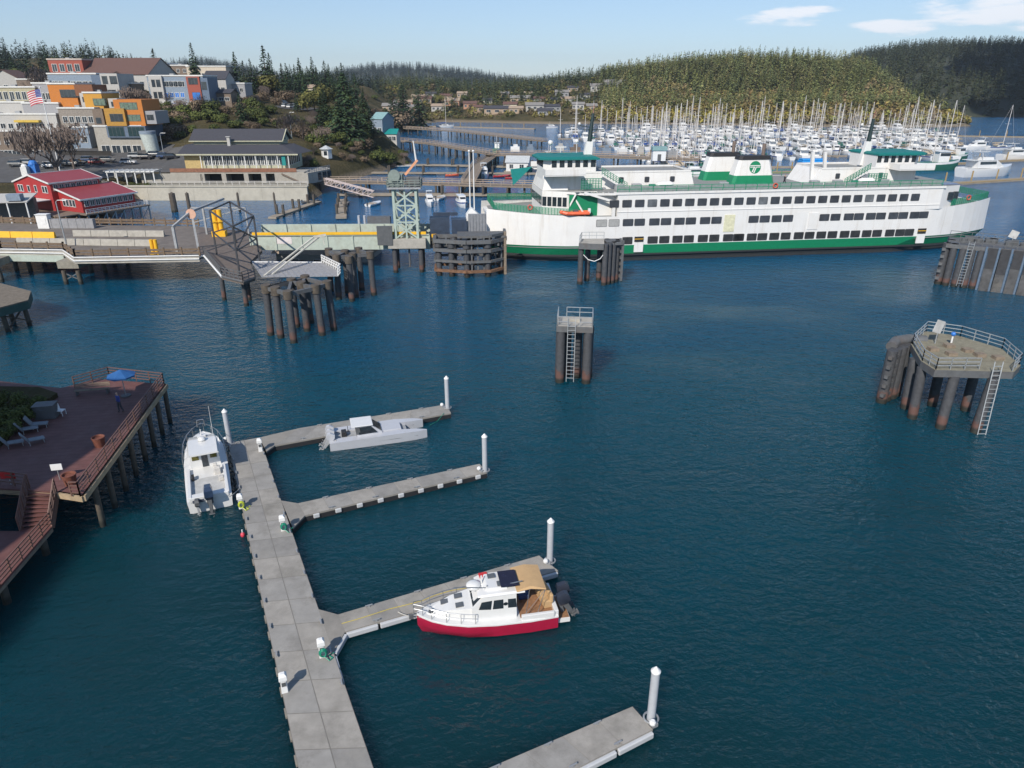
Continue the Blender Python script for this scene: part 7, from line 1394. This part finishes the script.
hs = [(438,112,14,9,5,5,0,3,'white house at the left of the far beach'),(452,107,16,10,6,-5,4,3,'terracotta house uphill of the far beach'),(470,109,14,9,5,0,4,2,'terracotta house with brown roof left of the dark roofed one'),(497,114,26,10,5,3,1,0,'wide dark roofed low house just above the beach'),(520,104,22,10,6,-4,1,1,'tan house uphill behind the wide dark roofed one'),(535,111,18,10,5,4,0,1,'white house right of the wide dark roofed one'),(545,116,14,9,4,0,2,0,'low grey house by the water in the middle of the bay'),(562,98,16,10,6,0,2,1,'grey house among firs on the slope'),(568,104,16,9,5,8,0,3,'white house below the grey one among firs'),(578,110,12,8,5,-6,0,1,'small white house near the green lawn'),(598,92,18,10,6,0,0,1,'white house high on the wooded slope'),(615,90,26,12,8,4,2,1,'large grey house highest on the wooded slope'),(425,104,14,9,5,0,1,2,'tan house above the bay head'),(405,108,16,9,5,6,4,3,'terracotta roofed house left of the beach'),(390,112,14,9,5,0,1,1,'tan house at the back of the bay head'),(510,110,14,9,5,-5,3,2,'cream house between the two tan ones'),
    (268,84,14,9,5,10,0,1,'white house half hidden in the trees on the slope'),(302,82,20,10,5,-8,0,3,'white roofed house above the car park'),(308,95,8,7,4,0,3,3,'small cream house right of the upper car park'),(256,86,10,8,5,0,0,1,'small white house behind the bare bushes')]
for (px_,py,w_,d_,h_,rz,ci,ri,lab) in hs: house(px_,py,w_,d_,h_,rz,cols[ci],rfs[ri],lab)
_gh = random.Random(31)
for k,(px_,py) in enumerate([(398,106),(412,112),(418,100),(431,98),(446,101),(462,98),(480,112),(488,104),(505,98),(516,114),(528,97),(540,104),(553,112),(556,103),(573,92),(585,100),(592,112),(604,106),(608,114),(628,112)]):
    house(px_,py,_gh.uniform(9,15),8,_gh.uniform(3.5,5.5),_gh.uniform(-10,14),cols[_gh.randrange(5)],rfs[_gh.randrange(4)],'small house among the trees across the bay')
g = random.Random(21); lawn = [tuple(up(x,y,Y_).xy) for x,y,Y_ in [(545,118,650),(590,117,650),(596,110,690),(560,110,690)]]; drape('lawn', lawn, mat('green_lawn',(0.16,0.20,0.03),.9,var=.2), .3, 4)
# rooftop clutter and street furniture of the town
for k,(x,y,rz,c_) in enumerate([(18,168,.1,'grey'),(30,166,.05,'silver'),(52,170,.1,'white'),(90,164,.2,'blue'),(98,166,.1,'red'),(108,163,.15,'grey')]): car(x,y,rz,c_,['grey car at the left end of the street','silver car left of the large bare tree','white car under the large bare tree','blue car behind the red building ridge','small red car at the middle of the street','grey car left of the white estate car'][k])
for k,(a_,lab) in enumerate([((-2,14,96,104,268,9,browns),'narrow brown building between the olive block and the gabled house'),((34,56,76,88,300,10,stone),'small grey building left of the brick building'),((152,168,64,74,350,12,white2),'pale flat building just right of the brown roof'),((168,190,66,76,352,14,browns),'brown flat building behind the blue apartments'),((228,246,84,96,318,9,stone),'grey house among the conifers right of the white house'),((62,76,100,110,262,8,slate),'slate infill building left of the orange box'),((120,134,84,96,282,9,browns),'brown infill house between the two apartment blocks')]):
    bld('small_building', lab, *a_, 0, rows=[(3,.35,1.2,1.4)], roofm=grey)
for k in range(9):
    x = (66,84,100,122,134,148,170,182,200)[k]; y_ = (112,104,98,92,98,104,110,116,112)[k]; bush_at('bare', x, y_, (7,6,6,8,7,6,7,6,7)[k], 'small bare tree between the town buildings', 'small bare trees between buildings', 1.1)
# slope vegetation near the town, placed on the ground
g = random.Random(5)
for k in range(70):
    x = g.uniform(150,262); y = 104+ (g.random()**.8)*34
    if x > 188 and y > 124: continue
    bush_at(g.choice(['oliv','oliv','tan','tan','yel'] if k % 9 == 0 else ['oliv','oliv','tan']), x, y, g.uniform(4,7.5), 'scrub bush on the slope between the apartments and the restaurant', 'scrub on the slope', 1.3)
for k in range(210):
    x = g.uniform(240,412); y = g.uniform(98,170)
    if x < 305 and y > 132: continue
    if 318 < x < 336 and y > 148: continue
    if 366 < x < 402 and 118 < y < 150: continue
    if 272 < x < 322 and 99 < y < 120: continue
    bush_at(g.choice(['oliv','tan','tan','oliv','bare']), x, y, g.uniform(2.5,7) if y < 150 else g.uniform(2.2,4.2), 'bush or small tree on the slope right of the restaurant', 'scrub on the slope', 1.3)
for k in range(16): bush_at('oliv', g.uniform(133,172), g.uniform(196,199) if k % 2 else g.uniform(186,196), g.uniform(1.2,2.2), 'low shrub on the rocks above the bulkhead', 'low shrubs by the bulkhead', 1.4)
for k in range(20):
    x = g.uniform(0,230); q_ = up(x, g.uniform(66,74), g.uniform(350,430)); tree(g.choice(['con','con','tan','oliv']), q_.x, q_.y, gz(q_.x,q_.y)-.3, g.uniform(6,11), 'tree between the hilltop buildings and the forest ridge', 'trees behind the hilltop buildings', 1.0)
# ---------------------------------------------------------------- marina
dockw = mat('marina_planks', (0.26,0.22,0.17), .85, var=.2, scale=.6); sailc = [mat('sail_cover_blue',(0.03,0.07,0.22),.7), mat('sail_cover_tan',(0.4,0.33,0.24),.7), mat('sail_cover_green',(0.02,0.12,0.09),.7)]
alu = mat('mast_aluminium', (0.60,0.57,0.54), .4, metal=.1)
def boat_hull(L, B, fb, m, par, stripe=None):
    b = MB(); R_ = []
    for x, hb, zs in ((-.5,.36,1.0),(-.25,.48,.95),(.05,.5,1.0),(.28,.4,1.1),(.42,.2,1.22),(.5,.02,1.32)):
        R_.append([(x*L,0,-.4),(x*L,-hb*B*.75,0),(x*L,-hb*B,fb*zs*.75),(x*L,-hb*B,fb*zs),(x*L,hb*B,fb*zs),(x*L,hb*B,fb*zs*.75),(x*L,hb*B*.75,0)])
    b.loft(R_, [0,0,1,0,1,0,0]); return b.build('hull', [m, stripe or m], par, True)
def sailboat(L, cov, stripe):
    t = thing('sailboat', '', 'sailboat'); boat_hull(L, L*.3, L*.095+.2, gel, t, stripe); f = L*.095+.2
    b = MB(); b.loft([[(-.18*L,-.1*L,f),(-.18*L,.1*L,f),(-.18*L,.09*L,f+.55),(-.18*L,-.09*L,f+.55)],[(.2*L,-.07*L,f+.05),(.2*L,.07*L,f+.05),(.17*L,.05*L,f+.5),(.17*L,-.05*L,f+.5)]]); b.build('cabin', gel, t)
    b = MB(); [b.box(-.15*L,.1*L,sg*.1*L-.02,sg*.1*L+.02,f+.15,f+.4) for sg in (-1,1)]; b.build('cabin_window', glass, t)
    H = L*1.32; b = MB(); b.tube((.06*L,0,f),(.06*L,0,f+H),.13,.09,n=6); b.beam((.06*L,-.12*L,f+H*.55),(.06*L,.12*L,f+H*.55),.08); b.beam((.06*L,0,f+H),(.5*L,0,f+.3),.035); b.beam((.06*L,0,f+H),(-.5*L,0,f+.3),.03); b.build('mast', alu, t)
    b = MB(); b.tube((.05*L,0,f+1.5),(-.38*L,0,f+1.4),.2,.13,n=7); b.build('boom', cov, t); b = MB(); b.loft([[(-.3*L,-.1*L,f+.5),(-.3*L,.1*L,f+.5),(-.3*L,.09*L,f+.55),(-.3*L,-.09*L,f+.55)],[(-.15*L,-.1*L,f+1.1),(-.15*L,.1*L,f+1.1),(-.15*L,.09*L,f+1.15),(-.15*L,-.09*L,f+1.15)]]); b.build('dodger', cov, t); return t
def motorboat(L, stripe=None, fly=True):
    t = thing('motor_yacht', '', 'motor boat'); f = L*.12+.2; boat_hull(L, L*.31, f, gel, t, stripe)
    b = MB(); cr = lambda x,w,z0,z1: [(x*L,-w*L,z0),(x*L,w*L,z0),(x*L,w*L*.9,z1),(x*L,-w*L*.9,z1)]
    b.loft([cr(-.3,.12,f,f+1.5),cr(.08,.12,f,f+1.5),cr(.26,.08,f+.1,f+.35)]); b.box(-.48*L,-.3*L,-.12*L,.12*L,f,f+.12); b.build('cabin', gel, t)
    b = MB(); [b.add([(-.26*L,sg*.116*L+sg*.03,f+.75),(.06*L,sg*.116*L+sg*.03,f+.75),(.06*L,sg*.111*L+sg*.03,f+1.3),(-.26*L,sg*.111*L+sg*.03,f+1.3)],[(0,1,2,3)]) for sg in (-1,1)]; b.add([(.115*L,-.09*L,f+1.3),(.115*L,.09*L,f+1.3),(.19*L,.08*L,f+.85),(.19*L,-.08*L,f+.85)],[(0,1,2,3)]); b.build('cabin_window', glass, t)
    b = MB(); b.box(-.4*L,.06*L,-.115*L,.115*L,f+1.52,f+1.62)
    if fly: b.loft([cr(-.2,.09,f+1.62,f+2.2),cr(.02,.09,f+1.62,f+2.1)]); b.beam((-.2*L,-.09*L,f+1.6),(-.24*L,-.09*L,f+3.2),.1); b.beam((-.2*L,.09*L,f+1.6),(-.24*L,.09*L,f+3.2),.1); b.box(-.3*L,-.1*L,-.1*L,.1*L,f+3.2,f+3.28)
    b.build('flybridge', gel, t); b = MB(); b.tube((-.2*L,0,f+1.6),(-.2*L,0,f+3.6),.05,n=5); b.build('mast', alu, t); return t
def fishboat(L, hm):
    t = thing('fishing_vessel', '', 'fishing boat'); f = L*.13+.3; boat_hull(L, L*.3, f, hm, t, white)
    b = MB(); b.box(.0,.22*L,-.1*L,.1*L,f,f+2.4); b.box(-.03*L,.25*L,-.12*L,.12*L,f+2.4,f+2.55); b.build('wheelhouse', white, t); b = MB(); b.box(.02*L,.225*L,-.102*L,.102*L,f+1.4,f+2.1); b.build('wheelhouse_window', glass, t)
    b = MB(); b.tube((-.05*L,0,f),(-.05*L,0,f+6),.12,.08,n=6); b.beam((-.05*L,0,f+2.2),(-.42*L,0,f+5.0),.12); b.build('mast', alu, t); return t
protos = [('sail',sailboat(10,sailc[0],gel)),('sail',sailboat(11.5,sailc[1],sailc[0])),('sail',sailboat(9,sailc[2],gel)),('motor',motorboat(11)),('motor',motorboat(9,sailc[0],False)),('motor',motorboat(13,gel)),('fish',fishboat(12,mat('fishing_hull_green',(0.02,0.12,0.08),.5))),('fish',fishboat(10,mat('fishing_hull_red',(0.30,0.04,0.03),.5)))]
used = set(); nb = 0
def put(i, x, y, rz, label, group=None, sc=None):
    k, o = protos[i]
    if i not in used: used.add(i); o.location = (x,y,0); o.rotation_euler = (0,0,rz); o['label'] = label; o['category'] = o['category']; 
    else: o = dup(o, (x,y,0), rz, label)
    if group: o['group'] = group
    elif 'group' in o: del o['group']
    if sc: o.scale = (sc,sc,sc)
    else: o.scale = (1,1,1)
    return o
def wp(px,py,z=0): return at(px,py,z)
# individually visible boats first
for i,px_,py,rz,lab,sc in [(5,984,176,R(15),'large white motor yacht at the breakwater dock on the far right',1.6),(6,933,170,R(5),'green and white long boat just behind the ferry stern',1.5),(3,680,183,R(5),'white yacht moored behind the ferry, left of its funnels',1.25),(5,696,180,R(8),'second white yacht behind the ferry, touching its funnels',1.1),(6,497,152,R(80),'dark green fishing boat at the trestle corner',.9),(3,484,178,R(-85),'white motor yacht stern on at the middle dock',.95),(4,462,206,R(-75),'grey and white motor boat nearest the lattice tower dock',.9),(7,548,160,R(100),'white wheelhouse boat beside the floating white cabin',.8),(3,430,205,R(-80),'small white boat right beside the lattice tower',.7),(0,445,121.5+6,R(10),'white sailboat moored off the far beach',1.3),(4,552,124+4,R(0),'white boat anchored in the bay, left of the marina',.9),(3,575,134,R(30),'white yacht at the outer left corner of the marina',1.1),(1,1000,150,R(10),'sailboat at the upper right marina edge',1.2),(3,975,150,R(190),'white cruiser among masts at the far right',1.2),(6,955,160,R(20),'work boat with pale deck at the right end of the marina',1.1),(5,1015,160,R(15),'white yacht cut by the right frame edge',1.3),(1,820,128.5+5,R(5),'tall sailboat at the back of the marina',1.1),(2,905,150,R(40),'sailboat with a leaning mast beside the ferry stern house',1.4)]:
    p = wp(px_,py); put(i, p.x, p.y, rz, lab, None, sc)
g = random.Random(17); rows_ = []
for r_,(Y_,pl,pr) in enumerate([(258,662,742),(281,648,772),(302,640,955),(325,630,930),(351,615,958),(376,600,945),(404,575,950),(432,560,940),(462,600,935),(492,640,925)]):
    zc = Y_*math.cos(PITCH)+CAM_H*math.sin(PITCH); x0 = (pl-512)*zc/FOC; x1 = (pr-512)*zc/FOC; x = x0; rows_.append((Y_,x0,x1))
    while x < x1:
        if g.random() < .9 and nb < 390:
            i = g.choice([0,1,2,0,1,2,3,4,3,5,4]); sc = g.uniform(.95,1.4); k = protos[i][0]
            put(i, x, Y_+g.uniform(-1,1), R(90 if r_ % 2 == 0 else -90)+g.uniform(-.06,.06), {'sail':'white sailboat with bare mast packed into the marina berths','motor':'white motor boat packed into the marina berths','fish':''}[k], 'sailboats in the marina berths' if k == 'sail' else 'motor boats in the marina berths', sc); nb += 1
        x += g.uniform(3.9,5.4)
md = None
for k in range(0,10,2):
    Y_, x0, x1 = rows_[k]; Ym = (Y_+rows_[k+1][0])/2; t = thing('marina_dock', ['marina dock nearest the ferry','second marina dock row behind the ferry','middle marina dock row','fourth marina dock row','rearmost marina dock row below the hill'][k//2], 'dock', (0,Ym,0), 0, 'marina docks'); x0 = min(x0,rows_[k+1][1]); x1 = max(x1,rows_[k+1][2]); b = MB(); b.box(x0-2,x1+4,-1.2,1.2,-.2,.5); [b.box(x0+q_*10.5-.4,x0+q_*10.5+.4,-7,7,-.2,.45) for q_ in range(int((x1-x0)/10.5)+1)]; b.build('deck', dockw, t)
    for q_ in range(0,int((x1-x0)/22)+1): b = MB(); b.tube((x0+q_*22,1.5,-2),(x0+q_*22,1.5,3.6),.2,n=7); b.build('pile', darkwood, t)
# breakwater docks on the right
for pts,lab in (([(935,184),(1060,176)],'long wooden breakwater dock at the right edge'),([(905,166),(1050,158)],'wooden dock behind the white motor yacht'),([(915,135),(1050,137)],'far floating breakwater below the dark hill'),([(535,128.5),(430,126)],'thin floating dock off the far beach'),([(742,172.5),(815,171)],'yellow edged dock end behind the ferry funnels')):
    a = wp(*pts[0],.5); c = wp(*pts[1],.5); b = MB(); b.beam(a+Vector((0,0,-.3)),c+Vector((0,0,-.3)),3.2,.7,0); b.beam(a+Vector((0,-1.6,.05)),c+Vector((0,-1.6,.05)),.25,.2,1)
    n = 5; [b.tube(a.lerp(c,(k+.5)/n)+Vector((0,1.9,-2)),a.lerp(c,(k+.5)/n)+Vector((0,1.9,3)),.22,n=7,mi=1) for k in range(n)]; tag(b.build('floating_dock', [dockw, mat('ochre_edge',(0.32,0.22,0.09),.8)]), lab, 'dock')
# timber trestles and docks between town and marina
def trestle(pts, z, w, label, gap=6, name='timber_trestle', pilez=-3, rail=True):
    t = thing(name, label, 'trestle' if z > 2 else 'dock', (0,0,0)); P = [at(x,y,z) for x,y in pts]; b = MB(); [b.beam(p-Vector((0,0,.2)),q_-Vector((0,0,.2)),w,.4) for p,q_ in zip(P[:-1],P[1:])]; b.build('deck', dockw if z < 2 else wood, t)
    if rail:
        b = MB()
        for p,q_ in zip(P[:-1],P[1:]):
            u = (q_-p).normalized(); s_ = Vector((-u.y,u.x,0))*w*.46; b.rail([p+s_,q_+s_],1.1,3,.07,2); b.rail([p-s_,q_-s_],1.1,3,.07,2)
        b.build('railing', mat('pale_rail_wood',(0.30,0.24,0.19),.8), t)
    cnt = 0
    for p,q_ in zip(P[:-1],P[1:]):
        u = (q_-p).normalized(); s_ = Vector((-u.y,u.x,0))*w*.4; n = max(1,round((q_-p).length/gap))
        for k in range(n):
            c = p.lerp(q_,(k+.5)/n)
            for sg in (-1,1):
                if cnt < 96: b = MB(); b.tube(c+s_*sg-Vector((0,0,z+2)),c+s_*sg+Vector((0,0,-.3 if z > 2 else 2.2)),.32,n=7); b.build('pile', timberpile, t); cnt += 1
    return t
trestle([(393,140),(430,143),(495,154)],4.2,5,'timber trestle with dark piles running out from the rocky point',7)
trestle([(495,154),(560,154.5),(700,159)],4.2,9,'wide timber wharf behind the ferry wheelhouse',9)
trestle([(405,128),(455,131),(545,141)],3.8,3,'slim far trestle across the bay head',9)
trestle([(495,154),(478,165),(468,182)],3.2,4,'short trestle ramp dropping to the middle dock',6)
trestle([(345,164),(440,164.5),(545,167)],.7,3.2,'long floating dock behind the lattice tower',10,'floating_dock',rail=False)
trestle([(372,172),(545,173)],.7,2.6,'second floating dock behind the lattice tower',12,'floating_dock',rail=False)
trestle([(305,181),(380,182),(545,186)],3.0,4,'reddish boardwalk behind the transfer span',7,'boardwalk')
trestle([(340,193.5),(545,194)],.7,3,'floating dock along the boardwalk',12,'floating_dock',rail=False)
trestle([(272,217),(318,201)],.6,2.0,'short floating dock reaching out from the bulkhead corner',9,'floating_dock',rail=False)
trestle([(341,217),(343,199)],.6,2.4,'stub floating dock below the boardwalk gangway',9,'floating_dock',rail=False)
a = at(326,184,3.2); c = at(374,197,1.0); t = thing('gangway', 'white truss gangway sloping down from the boardwalk', 'gangway', (0,0,0)); b = MB()
for d in (-.8,.8):
    o_ = Vector((0,d,0)); b.beam(a+o_,c+o_,.2); b.beam(a+o_+Vector((0,0,1.5)),c+o_+Vector((0,0,1.5)),.2); n=9
    for k in range(n): p = (a+o_).lerp(c+o_,k/n); q_ = (a+o_).lerp(c+o_,(k+1)/n); b.beam(p,q_+Vector((0,0,1.5)),.12); b.beam(p,p+Vector((0,0,1.5)),.12)
b.build('truss', mat('pale_truss',(0.5,0.42,0.40),.6), t); b = MB(); b.beam(a,c,1.5,.1); b.build('walkway', wood, t)
# floating white cabin, small skiffs and kayaks
t = thing('boathouse', 'small white gabled floating cabin left of the ferry wheelhouse', 'boathouse', at(517,172,.4), R(-8)); b = MB(); b.box(-4.6,4.6,-.5,6,-.6,.2); b.build('float', dockw, t); b = MB(); b.box(-3.8,3.8,0,5.5,.2,3.2); b.build('wall', trim, t); b = MB(); P0 = [(-4.2,-.4,3.1),(-4.2,2.75,5.2),(-4.2,5.9,3.1)]; b.loft([P0,[(-x,y,z) for x,y,z in P0]]); b.build('roof', mat('pale_grey_roof',(0.4,0.42,0.43),.6), t); window(t,-2,0,1.2,1.2,1.3); window(t,1.6,0,1.0,1.4,1.5)
def skiff(px,py,rz,m,label,L=4.5):
    p = at(px,py,0); t = thing('skiff', label, 'skiff', p, rz); boat_hull(L, L*.42, .55, m, t); b = MB(); b.box(-.1*L,.0,-.17*L,.17*L,.5,.62); b.box(-.35*L,-.25*L,-.17*L,.17*L,.5,.62); b.build('bench', wood, t); b = MB(); b.rbox((-.52*L,0,.6),(.3,.3,.8)); b.build('outboard_motor', dgrey, t)
for a_ in [(452,176,.2,orange,'orange skiff on the dock left of the white yacht'),(465,175,.1,dgrey,'dark skiff beside the orange one'),(502,177,.3,red,'red skiff right of the white stern-on yacht',6),(512,179,.2,red,'second red skiff right of the white yacht, nearer the cabin'),(311,203,.6,dgrey,'dark inflatable skiff at the short dock by the bulkhead'),(405,167,.1,gel,'white skiff behind the tower machinery house',8),(430,174,.1,gel,'pale skiff on the second floating dock'),(440,199,1.3,gel,'white skiff right of the lattice tower',6),(374,205,1.2,gel,'white skiff left of the lattice tower',6),(345,205,1.4,dgrey,'dark skiff at the stub dock')]: skiff(*a_)
t = thing('pile_group','twin white capped mooring piles left of the lattice tower','piles',at(360,232,0)); 
for d in (0,1.2): b = MB(); b.tube((d,0,-3),(d,0,3.4),.28,n=10); b.build('pile', whitepile, t, True)
b = MB(); b.box(1.8,6.5,-.6,.8,1.2,3.2); b.box(1.6,6.7,-.8,1.0,.9,1.2); b.build('equipment_skid', dsteel, t)
g = random.Random(9)
for k,(px_,py) in enumerate([(560,151),(575,152),(590,152),(606,153),(622,154),(640,154),(655,156),(672,157),(530,152),(515,152)]):
    p = at(px_,py,4.2); b = MB(); b.rbox((0,0,1.0),(g.uniform(2,4),2,g.uniform(1.6,2.6)),g.uniform(0,.4)); b.rbox((.2,.1,2.4),(1.4,1.2,.9),.3); o = b.build('gear_stack', [white2,browns,grey,bluegrey,white][k%5]); o.location = p; tag(o, 'stack of fishing gear and crates standing on the wide timber wharf', 'gear', 'gear stacks on the timber wharf')
t = thing('wharf_shed','small white shed with pale teal roof at the right end of the timber wharf','shed',at(659,161,4.2)); b = MB(); b.box(-2.2,2.2,0,3,0,3.4); b.build('wall', white, t); b = MB(); b.box(-2.5,2.5,-.3,3.3,3.4,4.6); b.build('roof', mat('pale_teal_roof',(0.20,0.33,0.33),.6), t); b = MB(); b.box(-.6,.6,-.05,.02,0,2.2); b.build('door', dgrey, t)
b = MB(); b.rbox((0,0,2.2),(9,5,3.5)); b.rbox((0,0,4.2),(8.5,4,.6)); o = b.build('covered_boat', mat('bright_blue_tarp',(0.01,0.22,0.55),.6), bevel=.5); o.location = at(811,172,0); tag(o, 'boat under a bright blue tarp behind the ferry', 'boat')
# a cloud bank out of frame whose shade lies over the far right hill
g = random.Random(2); b = MB()
for k in range(150):
    sy = g.uniform(690,1330); sx_ = 455+.36*(sy-690)+60+g.uniform(0,620)      # where its shade should fall
    zc = 430+g.uniform(-15,25); b.ball((sx_-.42*zc*1.235, sy-.906*zc*1.235, zc), g.uniform(45,75), 0, 10, (1.2,1,.35))
structure(b.build('cloud', mat('cloud_white',(0.8,0.8,0.8),1.0,var=.02), None, True))
# ---------------------------------------------------------------- the air
b = MB(); b.box(-3200, 3200, -160, 4600, -4, 190)
hz = b.build('haze', (lambda m: m)(bpy.data.materials.new('haze_air'))); hm = hz.data.materials[0]; hm.use_nodes = True; ht = hm.node_tree; ht.nodes.clear()
ho = ht.nodes.new('ShaderNodeOutputMaterial'); hv = ht.nodes.new('ShaderNodeVolumePrincipled'); hv.inputs['Color'].default_value = (0.80,0.87,0.95,1); hv.inputs['Density'].default_value = 0.00009; hv.inputs['Anisotropy'].default_value = 0.2
ht.links.new(hv.outputs[0], ho.inputs['Volume']); tag(hz, 'thin pale blue haze over the bay and hills', 'haze', kind='stuff')
